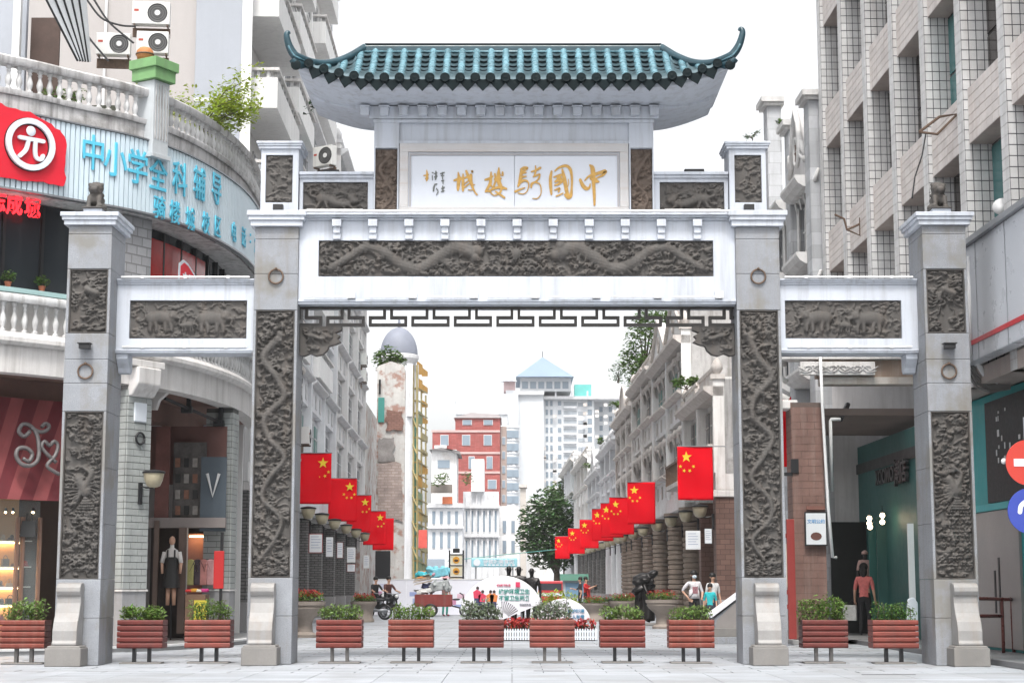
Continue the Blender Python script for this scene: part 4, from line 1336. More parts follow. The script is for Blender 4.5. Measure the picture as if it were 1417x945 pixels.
# ---- ground floor: brick pillars
def brick_pillar(s_, w, dp, zt, name='brick_pillar'):
    p, nn = at_s(s_, -dp / 2)
    a = math.atan2(nn.y, nn.x) + PI / 2
    t = thing_part = None
    o = bpy.data.objects.new(name, MB().box(-w / 2 + .01, w / 2 - .01, -dp / 2 + .01, dp / 2 - .01, 1.55, zt).mesh(name, JOINT))
    link(o, CB)
    MX = Matrix.Translation(p - off) @ Matrix.Rotation(a, 4, 'Z')
    o.matrix_local = MX
    b = MB().box(-w / 2, w / 2, -dp / 2, dp / 2, .13, 1.5).build('pillar_base', M('base_render', (.30, .30, .31), .75, .12, 1.5, .15, 30, streak=.3), CB, local=True, bevel=.012)
    b.matrix_local = MX.copy()
    b = MB().box(-w / 2 - .03, w / 2 + .03, -dp / 2 - .03, dp / 2 + .03, 1.5, 1.55).build('base_ledge', STUC_L, CB, local=True)
    b.matrix_local = MX.copy()
    h = .17
    nrow = int((zt - 1.56) / h)
    bw = w / 2 if w > .7 else w / 1.5
    meshes = {}
    def bm(l, d):
        k = (round(l, 3), round(d, 3))
        if k not in meshes: meshes[k] = MB().box(-l / 2, l / 2, -d / 2, d / 2, -h / 2 + .008, h / 2 - .008).mesh('brick', GBRICK)
        return meshes[k]
    for r_ in range(nrow):
        z = 1.56 + h * (r_ + .5)
        cuts = [-w / 2, 0.05, w / 2] if r_ % 2 else [-w / 2, -w / 2 + bw * .55, -w / 2 + bw * 1.5, w / 2]
        for a0, a1 in zip(cuts[:-1], cuts[1:]):
            inst('brick', bm(a1 - a0 - .014, .05), o, ((a0 + a1) / 2, -dp / 2 + .012 + r2.uniform(-.004, .004), z))
        for sx in (-1, 1):
            cy = [-dp / 2 + .04, .0, dp / 2] if r_ % 2 else [-dp / 2 + .04, -dp / 6, dp / 3, dp / 2]
            for a0, a1 in zip(cy[:-1], cy[1:]):
                inst('brick', bm(.05, a1 - a0 - .014), o, (sx * (w / 2 - .012), (a0 + a1) / 2, z))
    return o, p, nn, a
sp1 = s_of_px(190, 700)
o1, p1, n1, a1 = brick_pillar(sp1, .86, .9, 6.78)
sp2 = s_of_px(324, 700)
o2, p2, n2, a2 = brick_pillar(sp2, .75, .8, 6.78)
# pillar head: scroll bracket and its plaque
m = MB()
Rz = Matrix.Rotation(a1, 3, 'Z')
pf = p1 + n1 * .1
MB().cbox((pf.x, pf.y, 7.35), (.62, .62, .09), Rz).build('scroll_top', STUC_L, CB, bevel=.02)
prof = [(-.0, 6.45), (-.55, 6.5), (-.78, 6.8), (-.8, 7.25), (0, 7.25)]
o = MB().prismX(prof, -.42, .42).build('scroll_bracket', STUC_L, CB, local=True, bevel=.04)
o.matrix_local = Matrix.Translation(p1 - off) @ Matrix.Rotation(a1, 4, 'Z')
o = MB().box(-.22, .22, -.5, -.44, 5.85, 6.35).build('plaque', WSIGN, CB, local=True, bevel=.02)
o.matrix_local = Matrix.Translation(p1 - off) @ Matrix.Rotation(a1, 4, 'Z')
o = MB().tube([(0 + .15 * math.cos(k * .4), -.5, 5.42 + .15 * math.sin(k * .4)) for k in range(17)], .03, 6).build('iron_ring', BLACK, CB, local=True, smooth=True)
o.matrix_local = Matrix.Translation(p1 - off) @ Matrix.Rotation(a1, 4, 'Z')
# bowl lamp used on every arcade column of the street
LAMPG = M('lamp_glass', (.42, .37, .26), .35, .12, 4, .02)
lamp_bowl = MB().lathe([(.1, -.3), (.2, -.26), (.27, -.1), (.31, .08), (.31, .12)], 14).mesh('lamp_bowl', LAMPG, smooth=50)
lamp_cap = MB().lathe([(.34, .12), (.35, .17), (.3, .2), (.05, .24)], 14).mesh('lamp_cap', BLACK, smooth=40)
lamp_arm = MB().tube([(0, .55, -.55), (0, .5, -.25), (0, .3, -.3), (0, .05, -.3)], .03, 6).box(-.06, .06, .5, .58, -.8, -.15).mesh('lamp_bracket', BLACK)
def wall_lamp(loc, rz, label, scale=1):
    t = thing('wall_lamp', label, 'lamp', loc, rz, 'bowl lamps on the arcade columns')
    t.scale = (scale,) * 3
    inst('lamp_bowl', lamp_bowl, t); inst('lamp_cap', lamp_cap, t); inst('lamp_bracket', lamp_arm, t)
    return t
q = P(203, 662, p1.y + 37)
wall_lamp((p1.x + n1.x * .85 + .12, p1.y + n1.y * .85, q.z), a1, 'cream bowl lamp on the grey brick pillar nearest the gateway wing', .85)
# ---- shops inside the corner arcade
back = []
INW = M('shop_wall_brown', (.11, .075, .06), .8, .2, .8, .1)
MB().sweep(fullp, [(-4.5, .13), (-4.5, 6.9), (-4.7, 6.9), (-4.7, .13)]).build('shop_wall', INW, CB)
# far left shop: striped sloping awning fascia, lit window
MAR = [M('awning_maroon', (.125, .018, .024), .7, .15, 2), M('awning_rose', (.23, .056, .058), .7, .12, 2)]
aw = thing('shop_awning', 'striped maroon sloping awning board with a curly grey monogram', 'awning', (-12, 8.2, 0))
sA, sB = s_of_px(0, 620) - 1.5, s_of_px(118, 620)
zt, zb = P(0, 545, 42.8).z, P(0, 690, 42.8).z
nst = 13
for k in range(nst):
    # slanted stripes: each board leans
    t0, t1 = k / nst, (k + 1) / nst
    vs = []
    for t, z, o_ in ((t0, zb, -.7), (t1, zb, -.7), (t1 + .24, zt, -1.35), (t0 + .24, zt, -1.35)):
        p, nn = at_s(sA + (sB + 1.0 - sA) * (t - .1), o_)
        vs.append((p.x, p.y, z))
    b_ = [(x, y + .06, z) for x, y, z in vs]
    MB().add(vs + b_, [(0, 1, 2, 3), (7, 6, 5, 4), (0, 4, 5, 1), (1, 5, 6, 2), (2, 6, 7, 3), (3, 7, 4, 0)]).build('awning_board', MAR[k % 2], aw)
# monogram: J, o and a heart in bent grey tube
mono = M('monogram_grey', (.13, .12, .12), .5, .15, 4, .05)
def mono_pt(px, py):
    p, nn = at_s(s_of_px(px, 620), -.78)
    z = P(px, py, p.y + 37).z
    k = (z - zb) / (zt - zb)
    p, nn = at_s(s_of_px(px, 620), -.7 - .65 * k + .12)
    return (P(px, py, p.y + 37).x, p.y, z)
for st, r_ in (([(45, 596), (36, 603), (28, 596), (34, 586), (46, 589), (55, 601), (58, 620), (56, 636), (46, 644), (32, 642), (24, 630), (28, 620), (40, 620), (48, 628), (43, 638), (34, 634)], .055),
               ([(46, 591), (60, 597), (70, 594), (73, 588), (67, 585), (62, 590)], .05),
               ([(84, 640), (70, 628), (62, 618), (66, 610), (74, 616), (80, 610), (86, 616), (82, 630), (70, 644), (80, 652), (88, 656)], .05)):
    MB().tube([mono_pt(a * .93, b) for a, b in [(q[0], q[1]) for q in crom(st, 4)]], r_, 6).build('monogram', mono, aw, smooth=True)
# display window under the awning: warm lit shelves with goods
dw = thing('display_window', 'warm lit shoe and bag shop window with glass shelves under the striped awning', 'shop window', (-12, 8.5, 0))
wp = seg_path(sA, s_of_px(86, 780), 14)
WARM = M('display_back', (.55, .34, .17), .7, .1, 1)
MB().sweep(wp, [(-2.3, .35), (-2.3, zb + .1), (-2.4, zb + .1), (-2.4, .35)]).build('back_panel', WARM, dw)
MB().sweep(wp, [(-1.2, .13), (-1.2, .38), (-2.4, .38), (-2.4, .13)]).build('window_base', INW, dw)
LIT = M('shelf_light', (1.0, .62, .28), .5, 0, emit=9)
shelf_z = [.75, 1.15, 1.6, 2.1, 2.75]
for z in shelf_z:
    MB().sweep(wp, [(-1.55, z), (-1.55, z + .03), (-2.28, z + .03), (-2.28, z)]).build('shelf', M('shelf_glass', (.55, .55, .5), .2, .05), dw)
    MB().sweep(wp, [(-2.2, z - .035), (-2.2, z - .008), (-2.26, z - .008), (-2.26, z - .035)]).build('shelf_light', LIT, dw)
goods_c = [M('goods_black', (.02, .02, .02), .5), M('goods_brown', (.12, .06, .035), .5), M('goods_cream', (.5, .42, .32), .6), M('goods_red', (.3, .03, .03), .5), M('goods_grey', (.2, .2, .21), .6)]
_gc = {}
def gcount(nm, z):
    _gc[nm, z] = _gc.get((nm, z), 0) + 1
    return ('first', 'second', 'third', 'fourth', 'fifth', 'sixth', 'seventh', 'eighth', 'ninth', 'tenth', 'eleventh', 'twelfth')[min(11, _gc[nm, z] - 1)]
sW0, sW1 = s_of_px(0, 780) - .3, s_of_px(86, 780)
for z in shelf_z:
    s_ = sW0
    while s_ < sW1:
        p, nn = at_s(s_, -1.9)
        w = r2.uniform(.08, .15); h = r2.uniform(.07, .2)
        Rz = Matrix.Rotation(math.atan2(nn.y, nn.x) + PI / 2 + r2.uniform(-.4, .4), 3, 'Z')
        m = MB()
        if r2.random() < .5:   # shoe
            m.ball((p.x, p.y, z + .07), (w, .06, .045), 8, 5, Rz).ball(Vector((p.x, p.y, z + .11)) + Rz @ Vector((w * .5, 0, 0)), (w * .45, .055, .075), 8, 5, Rz).cbox((p.x, p.y, z + .045), (w, .05, .015), Rz)
            nm = 'shoe'
        else:                   # bag with handle
            m.cbox((p.x, p.y, z + .035 + h / 2), (w * .8, .05, h / 2), Rz)
            m.tube([Vector((p.x, p.y, z + .035 + h)) + Rz @ Vector((w * .5 * math.cos(a), 0, .09 * math.sin(a))) for a in [PI * k / 6 for k in range(7)]], .01, 5)
            nm = 'handbag'
        solo(m, nm, r2.choice(goods_c), gcount(nm, z) + ' small ' + nm + ' from the left on the ' + dict(zip(shelf_z, ('lowest', 'second lowest', 'middle', 'second highest', 'highest')))[z] + ' lit glass shelf', 'shoe' if nm == 'shoe' else 'bag', 'goods on the lit shelves', bevel=0)
        s_ += r2.uniform(.2, .3)
p, nn = at_s(s_of_px(42, 720), -1.7)
q = P(40, 727, p.y + 37)
m = MB().box(q.x - .2, q.x + .2, p.y - .08, p.y + .08, q.z - .28, q.z + .12, taper=.03).tube([(q.x - .08, p.y, q.z + .1), (q.x - .06, p.y, q.z + .3), (q.x + .06, p.y, q.z + .3), (q.x + .08, p.y, q.z + .1)], .02, 6)
solo(m, 'backpack', goods_c[0], 'black backpack hanging high in the lit corner shop window', 'bag', bevel=.05)
for px in (8, 18, 46):
    p, nn = at_s(s_of_px(px, 710), -2.0)
    q = P(px, 708, p.y + 37)
    t = MB().lathe([(.03, .1), (.045, 0), (.02, .0)], 8, (q.x, p.y, q.z)).build('spot_lamp', BLACK, dw)
    MB().ball((q.x, p.y - .02, q.z - .01), .03, 8, 5).build('bulb', M('bulb_warm', (1, .75, .4), .5, 0, emit=12), t)
MB().sweep(wp, [(-1.2, .4), (-1.2, zb), (-1.215, zb), (-1.215, .4)]).build('glass', GLASS('clear_pane', (.5, .55, .55), .02, .88), dw)
for px in (20, 58, 66, 86):
    p, nn = at_s(s_of_px(px, 780), -1.19)
    MB().cbox((p.x, p.y, 1.75), (.035 if px != 62 else .07, .05, 1.6), Matrix.Rotation(math.atan2(nn.y, nn.x) + PI / 2, 3, 'Z')).build('window_post', M('post_brown', (.2, .12, .09), .5), dw)
# arcade shopfront seen between the two brick pillars, D about 52-54
def fbox(name, mat, par, px0, px1, py0, py1, D, th=.1, bevel=0):
    a, b = P(px0, py1, D), P(px1, py0, D)
    return box(name, mat, par, a.x, b.x, a.y, a.y + th, a.z, b.z, bevel=bevel)
sf = thing('clothes_shop', 'dim clothes shopfront behind the grey brick pillars with posters above its door', 'shopfront', (-9.5, 14, 0))
fbox('wall_panel', M('panel_rose', (.16, .08, .07), .8, .15, 1), sf, 205, 314, 590, 670, 50.4, .1)
fbox('poster', M('poster_grey', (.11, .10, .095), .6, .5, 3, .05), sf, 238, 286, 612, 716, 50.1, .06)
fbox('poster', M('poster_plum', (.17, .07, .06), .7, .3, 2), sf, 213, 236, 590, 720, 49.9, .06)
fbox('poster', M('poster_slate', (.07, .09, .11), .6, .15, 1), sf, 276, 314, 632, 735, 49.8, .06)
Vm = M('poster_white', (.6, .6, .6), .6, .05)
c = P(297, 672, 49.75)
MB().tube([(c.x - .22, c.y, c.z + .35), (c.x - .05, c.y, c.z - .3), (c.x + .12, c.y, c.z + .35)], .045, 6).build('poster_mark', Vm, sf)
for k in range(4):
    for j in range(3):
        c = P(246 + j * 12, 640 + k * 22, 50.05)
        MB().cbox((c.x, c.y, c.z), (.07, .02, .13)).build('poster_figure', M('fig_%d' % ((k + j) % 3), [(.25, .12, .08), (.03, .03, .03), (.3, .28, .26)][(k + j) % 3], .7, .3, 5), sf)
fbox('shop_lintel', M('lintel_grey', (.24, .21, .20), .7, .1), sf, 205, 312, 716, 730, 49.7, .2, .01)
DOORB = M('door_brown', (.13, .09, .075), .6, .15, 2)
fbox('door_leaf', DOORB, sf, 244, 258, 730, 876, 49.6, .08)
fbox('door_leaf', DOORB, sf, 209, 220, 720, 876, 49.6, .08)
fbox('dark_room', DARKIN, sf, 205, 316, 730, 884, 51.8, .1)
fbox('shop_back', M('shop_pink', (.42, .21, .18), .8, .15, 1), sf, 257, 300, 738, 872, 51.0, .08)
fbox('shop_post', BLACK, sf, 302, 309, 736, 876, 49.6, .1)
fbox('shop_post', M('post_pale', (.4, .37, .35), .6), sf, 256, 259, 730, 880, 49.55, .1)
fbox('ceiling_strip', LIT, sf, 262, 296, 741, 743, 50.7, .06)
sg2 = fbox('hanging_sign', M('sign_red2', (.45, .02, .02), .6, .05), sf, 295, 310, 762, 814, 48.6, .08, .01)
# counter with folded clothes
ct = thing('counter', 'brown counter with bright folded clothes and yellow front in the clothes shop', 'counter', tuple(P(268, 876, 49.0)))
fbox('counter_body', M('counter_brown', (.2, .12, .08), .7), ct, 255, 284, 822, 880, 49.0, .7)
fbox('counter_front', M('counter_yellow', (.6, .5, .06), .6), ct, 268, 286, 830, 858, 48.95, .04)
for k, cc in enumerate([(.6, .05, .05), (.7, .35, .05), (.7, .68, .6), (.5, .05, .2)]):
    c = P(262 + k * 7, 818, 49.2)
    solo(MB().box(c.x - .1, c.x + .1, c.y - .1, c.y + .2, c.z - .02, c.z + .06 + .02 * (k % 2)), 'folded_garment', M('cloth_%d' % k, cc, .9, .15, 8, .4), ['red folded garment on the yellow fronted counter', 'orange folded garment on the yellow fronted counter', 'cream folded garment on the yellow fronted counter', 'crimson folded garment on the yellow fronted counter'][k], 'clothes', bevel=.03)
# mannequin in a white shirt and black pinafore, and hanging shirts
mq = thing('mannequin', 'mannequin in white shirt and black pinafore in the clothes shop doorway', 'mannequin', tuple(P(236, 878, 49.3)))
b0 = P(236, 838, 49.3)
MB().tube([(b0.x, b0.y + .1, .14), (b0.x, b0.y + .1, b0.z + .9)], .025, 6).build('stand', BLACK, mq)
SKIN = M('skin', (.52, .31, .22), .55, .08, 5, .05)
mm = MB().lathe([(.13, 1.05), (.17, 1.25), (.19, 1.45), (.17, 1.55), (.06, 1.62), (.055, 1.72)], 12, b0, sy=.6).tube([b0 + Vector((-.2, 0, 1.5)), b0 + Vector((-.27, -.03, 1.2))], [.07, .06], 8).tube([b0 + Vector((.2, 0, 1.5)), b0 + Vector((.27, -.03, 1.2))], [.07, .06], 8)
mm.build('shirt', M('cloth_white', (.6, .58, .56), .9, .08, 6, .3), mq, smooth=True)
MB().lathe([(.26, .5), (.22, .8), (.165, 1.08), (.18, 1.3), (.17, 1.36)], 12, b0, sy=.68).box(b0.x - .12, b0.x - .08, b0.y - .14, b0.y + .1, b0.z + 1.3, b0.z + 1.56).box(b0.x + .08, b0.x + .12, b0.y - .14, b0.y + .1, b0.z + 1.3, b0.z + 1.56).build('pinafore', goods_c[0], mq, smooth=50)
MB().tube([b0 + Vector((-.08, 0, .5)), b0 + Vector((-.09, 0, .02))], [.07, .05], 8).tube([b0 + Vector((.08, 0, .5)), b0 + Vector((.09, 0, .02))], [.07, .05], 8).ball(b0 + Vector((0, 0, 1.82)), (.09, .1, .13)).tube([b0 + Vector((-.27, -.03, 1.2)), b0 + Vector((-.25, -.05, .9))], [.045, .035], 8).tube([b0 + Vector((.27, -.03, 1.2)), b0 + Vector((.25, -.05, .9))], [.045, .035], 8).build('body', SKIN, mq, smooth=True)
for k, (px, cc, nm) in enumerate(((263, (.42, .40, .16), 'olive'), (273, (.08, .06, .07), 'black'), (281, (.5, .22, .2), 'pink'), (291, (.55, .3, .3), 'rose'))):
    c = P(px, 790, 50.2)
    m = MB().prismY([(c.x - .1, c.z - .4), (c.x + .1, c.z - .4), (c.x + .11, c.z + .15), (c.x + .22, c.z - .1), (c.x + .26, c.z), (c.x + .13, c.z + .3), (c.x + .04, c.z + .34), (c.x - .04, c.z + .34), (c.x - .13, c.z + .3), (c.x - .26, c.z), (c.x - .22, c.z - .1), (c.x - .11, c.z + .15)], c.y, c.y + .09)
    solo(m, 'hanging_shirt', M('cl_' + nm, cc, .9, .2, 5, .3), nm + ' shirt hanging in the clothes shop window', 'shirt', bevel=.03)
# black cable run and hooks on the arcade ceiling
for (xa, ya), (xb, yb) in (((228, 551), (318, 590)),):
    a_, b_ = P(xa, ya, 47), P(xb, yb, 51)
    m = MB().tube([a_, b_], .05, 6)
    for t in (.35, .85):
        c = a_.lerp(b_, t)
        m.box(c.x - .06, c.x + .06, c.y - .06, c.y + .06, c.z - .1, c.z + .5).box(c.x - .2, c.x + .1, c.y - .1, c.y + .1, c.z - .12, c.z + .06)
    m.build('ceiling_track', BLACK, CB)
# arched haunch by the first pillar and bracket by the second
c = P(226, 548, 46.5)
MB().prismY([(c.x - .35, c.z + .2), (c.x + .35, c.z + .2), (c.x + .1, c.z + .1), (c.x - .12, c.z - .1), (c.x - .2, c.z - .35), (c.x - .35, c.z - .35)], c.y, c.y + .3).build('arch_haunch', STUC_L, CB)

# ------------------------------------------------------------------ tall pale block behind the corner (end wall + street front with balconies)
def street_frame(a, D, side):
    """Empty placement for a street front: local x along the front, y into the building, z up"""
    loc = (SX(a, D), YD(D), 0)
    if side < 0: return loc, PI / 2 + SROT       # local x = away
    return loc, -PI / 2 + SROT                   # local x = towards the camera
BEIGE = M('beige_render', (.42, .395, .385), .85, .05, .4, .1, 20, streak=.25, sc=(.36, .33, .32))
OFFW = M('offwhite_render', (.78, .775, .765), .8, .06, .5, .12, 20, streak=.3, sc=(.4, .39, .38))
GREYR = M('grey_render', (.36, .38, .42), .8, .06, .6, .1, 20, streak=.2, sc=(.3, .31, .33))
WINF = M('window_frame_white', (.62, .62, .62), .5, .05)
WING = GLASS('window_glass', (.05, .06, .07), .08)
loc, rz = street_frame(-7.6, 57.5, -1)
TA = thing('apartment_block', 'tall pale apartment block behind the corner building, balconies stacked up its street side', 'building', loc, rz)
LA, HA = 35.5, 40.0
MB().box(0, LA, .9, 16, 10.6, HA).build('wall', OFFW, TA, local=True)
# end wall toward the camera: beige with a grey pier at the street corner
MB().box(-.06, -.002, 2.3, 15.9, 0, HA).build('end_wall', BEIGE, TA, local=True)
MB().box(-.4, -.004, .7, 2.28, 0, HA).build('corner_pier', GREYR, TA, local=True, bevel=.02)
MB().box(-.5, -.402, .35, .69, 0, HA).build('corner_strip', OFFW, TA, local=True)
MB().tube([(-.14, 5.4, 0), (-.14, 5.4, HA)], .05, 6).build('rain_pipe', PVC, TA, local=True)
MB().box(-.42, -.405, .7, 2.28, P(340, 140, 57).z, P(340, 140, 57).z + .12).build('band', OFFW, TA, local=True)
for fl in range(2, 11):
    z = 5.0 + fl * 3.25
    for x0, x1, dp in ((.3, 7.4, 1.35), (12.5, 19.0, .75), (23.5, 30.5, .75)):
        b = MB().box(x0, x1, .9 - dp, .895, z - .12, z + .05).build('balcony', OFFW, TA, local=True)
        m = MB().box(x0, x1, .9 - dp, .9 - dp + .12, z + .052, z + .95).box(x0, x0 + .12, .9 - dp + .122, .893, z + .052, z + .95).box(x1 - .12, x1, .9 - dp + .122, .893, z + .052, z + .95)
        m.build('balcony_front', OFFW, b, local=True)
        MB().box(x0 - .06, x1 + .06, .9 - dp - .06, .9 - dp + .2, z + 1.2, z + 1.3).box(x0 - .05, x0 + .18, .9 - dp + .2, .89, z + 1.2, z + 1.3).build('balcony_rail', STUC_L, b, local=True)
        m = MB()
        for k in range(int((x1 - x0) / .8)): m.box(x0 + .2 + k * .8, x0 + .4 + k * .8, .9 - dp + .02, .9 - dp + .14, z + .95, z + 1.2)
        for k in range(3): m.box(x0 + .03, x0 + .13, .9 - dp + .25 + k * .36, .9 - dp + .37 + k * .36, z + .95, z + 1.2)
        tag(m.build('balcony_posts', BALM, b, local=True), kind='stuff')
    for x in (9.3, 10.9, 20.2, 21.8, 31.6, 33.4):
        w = MB().box(x, x + 1.1, .82, .94, z + .7, z + 2.5).build('window', WINF, TA, local=True)
        MB().box(x + .1, x + .5, .8, .9, z + .8, z + 2.4).box(x + .6, x + 1.0, .8, .9, z + .8, z + 2.4).build('pane', WING, w, local=True)
    for x0 in (.9, 4.2, 13.0, 16.0, 24.2, 27.2):
        w = MB().box(x0, x0 + 2.2, .84, .93, z + .06, z + 2.6).build('window', WINF, TA, local=True)
        MB().box(x0 + .1, x0 + 1.05, .82, .9, z + .15, z + 2.5).box(x0 + 1.15, x0 + 2.1, .82, .9, z + .15, z + 2.5).build('pane', WING, w, local=True)
    for xp in (11.9, 22.8): MB().box(xp, xp + .35, .72, .895, z - .3, z + 2.94).build('pilaster', OFFW, TA, local=True)
    MB().box(8.9, 11.88, .78, .895, z - .3, z + .02).build('string_course', OFFW, TA, local=True)
# air conditioners, cables, plants on the terrace and walls
def aircon(name, label, loc, rz=0, w=.85, h=.58, d=.32, cat='air conditioner', grp='air conditioner units on the walls'):
    t = thing(name, label, cat, loc, rz, grp)
    MB().box(-w / 2, w / 2, -d, 0, 0, h).build('casing', M('aircon_white', (.66, .66, .64), .45, .05, 3, .02, streak=.3), t, local=True, bevel=.02)
    c = (w * .17, -d - .001, h * .5)
    g = MB().tube([(c[0] + h * .4 * math.cos(2 * PI * k / 20), c[1], c[2] + h * .4 * math.sin(2 * PI * k / 20)) for k in range(21)], .018, 5)
    for r_ in (.3, .2, .1): g.tube([(c[0] + h * r_ * math.cos(2 * PI * k / 16), c[1] - .005, c[2] + h * r_ * math.sin(2 * PI * k / 16)) for k in range(17)], .007, 4)
    g.build('fan_grille', BLACK, t, local=True)
    MB().prismY([(c[0] + h * .39 * math.cos(2 * PI * k / 20), c[2] + h * .39 * math.sin(2 * PI * k / 20)) for k in range(20)], -d - .003, -d + .01).build('fan_disc', M('fan_dark', (.10, .10, .10), .6), t, local=True)
    MB().prismY([(c[0] + h * .12 * math.cos(2 * PI * k / 12), c[2] + h * .12 * math.sin(2 * PI * k / 12)) for k in range(12)], -d - .02, -d - .004).build('fan_hub', WINF, t, local=True)
    MB().box(-w / 2 + .06, -w / 2 + .2, -d - .006, -d - .0005, h * .55, h * .65).build('badge', M('badge_red', (.4, .06, .04), .5), t, local=True)
    MB().box(-w / 2 + .05, -w / 2 + .09, -d, 0, -.06, 0).box(w / 2 - .09, w / 2 - .05, -d, 0, -.06, 0).box(-w / 2, w / 2, -.05, 0, -.35, -.06).build('wall_bracket', RUST, t, local=True)
    return t
c = P(210, 38, 52); aircon('air_conditioner', 'big white air conditioner high on the beige wall above the green box', tuple(c), .1, 1.15, .72)
box('aircon_shelf', STUC, TA, 0, 0, 0, 0, 0, 0, local=True) if False else None
c = P(158, 80, 50); aircon('air_conditioner', 'air conditioner low behind the terrace balustrade, left of the terracotta globe', tuple(c), .1, 1.0, .66)
c = P(212, 78, 51); aircon('air_conditioner', 'air conditioner with a red mark standing right of the terracotta globe', tuple(c), .1, .95, .68)
pg = P(201, 66, 45.0)
tg = thing('terracotta_globe', 'round terracotta pot standing on the green pier cap', 'pot', (pg.x, pg.y, 15.535))
MB().lathe([(.12, 0), (.2, .08), (.24, .2), (.22, .3), (.15, .38), (.12, .38)], 14).build('pot_body', M('terracotta_orange', (.42, .17, .06), .7, .15, 4, .2), tg, local=True, smooth=True)
MB().lathe([(.245, .18), (.255, .2), (.245, .22)], 14).build('pot_band', RUST, tg, local=True, smooth=True)
tr_loc = P(283, 165, 48.5)
def branch_tree(name, label, loc, trunk_h, spread, n_br, leaf_n, leaf_s, mat, seed, cat='tree', droop=.0, r0=.06):
    rg = random.Random(seed)
    t = thing(name, label, cat, loc)
    m = MB()
    ends = []
    m.tube([(0, 0, 0), (.05, 0, trunk_h * .5), (0, 0, trunk_h)], [r0, r0 * .8, r0 * .65], 8)
    for k in range(n_br):
        a = rg.uniform(0, 2 * PI); l = spread * rg.uniform(.6, 1.0); up = rg.uniform(.2, .9)
        p0 = Vector((0, 0, trunk_h * rg.uniform(.5, 1)))
        p1 = p0 + Vector((math.cos(a) * l * .5, math.sin(a) * l * .5, l * up * .6))
        p2 = p0 + Vector((math.cos(a + .3) * l, math.sin(a + .3) * l, l * up - droop * l))
        m.tube([p0, p1, p2], [r0 * .5, r0 * .3, r0 * .12], 6)
        ends += [p1, p2, (p1 + p2) / 2]
        for j in range(2):
            e = p1.lerp(p2, rg.random()) + Vector((rg.uniform(-1, 1), rg.uniform(-1, 1), rg.uniform(-.2, .8))) * spread * .35
            m.tube([p1, e], [r0 * .22, r0 * .08], 5)
            ends.append(e)
    m.build('trunk', BARK, t, local=True, smooth=True)
    cl = [(e, spread * rg.uniform(.16, .3)) for e in ends]
    leaves(leaf_n, blob(cl), leaf_s).build('crown', mat, t, local=True, recalc=False)
    return t
branch_tree('terrace_tree', 'small twisted tree with yellow green leaves growing on the terrace edge', (tr_loc.x, tr_loc.y, 13.5), 1.5, 1.75, 12, 2600, .15, LEAF_Y, 4, r0=.05)
tr2 = P(330, 150, 49.5)
branch_tree('terrace_shrub', 'low yellow green bush spilling over the balustrade beside the grey pier', (tr2.x, tr2.y, tr2.z - .5), .3, .9, 8, 700, .15, LEAF_Y, 9, 'shrub', r0=.03)
tr3 = P(442, 165, 60)
branch_tree('balcony_plant', 'dark leafy plant hanging off the apartment balcony beside the gateway roof', (tr3.x + .3, tr3.y, tr3.z + .5), .3, .8, 7, 320, .3, LEAF_D, 12, 'plant', droop=1.2, r0=.03)
tp = P(40, 70, 44.5)
branch_tree('terrace_plant', 'dark green plant behind the balustrade under the white frame', (P(90, 70, 45.5).x, P(90, 70, 45.5).y, 14.2), .5, .6, 6, 300, .13, LEAF, 15, 'plant', r0=.03)
c = P(453, 232, 63)
aircon('air_conditioner', 'small air conditioner on the apartment balcony between gateway posts', (c.x, c.y, c.z), -.6, .9, .75)
# white roof-terrace enclosure at the top left, seen from below
en = thing('terrace_enclosure', 'white framed glass terrace enclosure with slanted roof panels at the upper corner', 'enclosure', (-13, 10, 13.5))
e0, e1 = P(22, 85, 45.5), P(160, 60, 47)
MB().box(e0.x - 3, e0.x - .05, e0.y + 1, e0.y + 1.2, 14.9, 20).build('wall', GREYR, en)
MB().box(e0.x - 3, e0.x + 2.5, e0.y + 1.4, e0.y + 1.6, 13.5, 14.88).build('low_wall', M('balustrade_shade', (.05, .055, .04), .9, .3, 2), en)  # dark colour paints in the darkness seen behind the balusters
MB().box(e0.x - .1, e0.x + .1, e0.y - .1, e0.y + .1, 13.5, 19).build('post', WINF, en)
MB().box(e0.x, P(78, 60, 46.5).x, e0.y + 1.3, e0.y + 1.39, 14.9, P(40, 20, 46.5).z).build('back_wall', M('dark_brown_back', (.09, .06, .05), .8, .3, 1), en)  # plain dark brown sheet at the back of the enclosure opening
ra, rb, rc_, rd = P(62, -6, 44.8), P(118, -25, 46.5), P(126, 86, 47.2), P(108, 84, 46.2)
for k in range(5):
    t0, t1 = k / 5 + .01, (k + 1) / 5 - .01
    q = [ra.lerp(rb, t0), ra.lerp(rb, t1), rd.lerp(rc_, t1), rd.lerp(rc_, t0)]
    MB().add([tuple(v) for v in q] + [tuple(v + Vector((0, .03, .05))) for v in q], [(0, 1, 2, 3), (7, 6, 5, 4), (0, 4, 5, 1), (1, 5, 6, 2), (2, 6, 7, 3), (3, 7, 4, 0)]).build('roof_panel', M('poly_panel', (.66, .68, .71), .4, .1, 2), en)
    MB().tube([ra.lerp(rb, k / 5) - Vector((0, .05, .03)), rd.lerp(rc_, k / 5) - Vector((0, .05, .03))], .03, 6).build('rafter', BLACK, en)
for pth, nm in (([(120, 0), (140, 25), (165, 35), (187, 37)], 0), ([(130, 0), (150, 30), (175, 52), (185, 60)], 0), ([(108, 0), (115, 40), (150, 85)], 0)):
    solo(MB().tube([P(a, b, 49) for a, b in [(q[0], q[1]) for q in crom(pth, 5)]], .03, 6), 'cable', BLACK, ['thick black cable sagging to the big air conditioner', 'black cable dropping past the low air conditioner', 'black cable slanting down beside the terrace enclosure'][[120, 130, 108].index(pth[0][0])], 'cable', 'cables above the terrace')
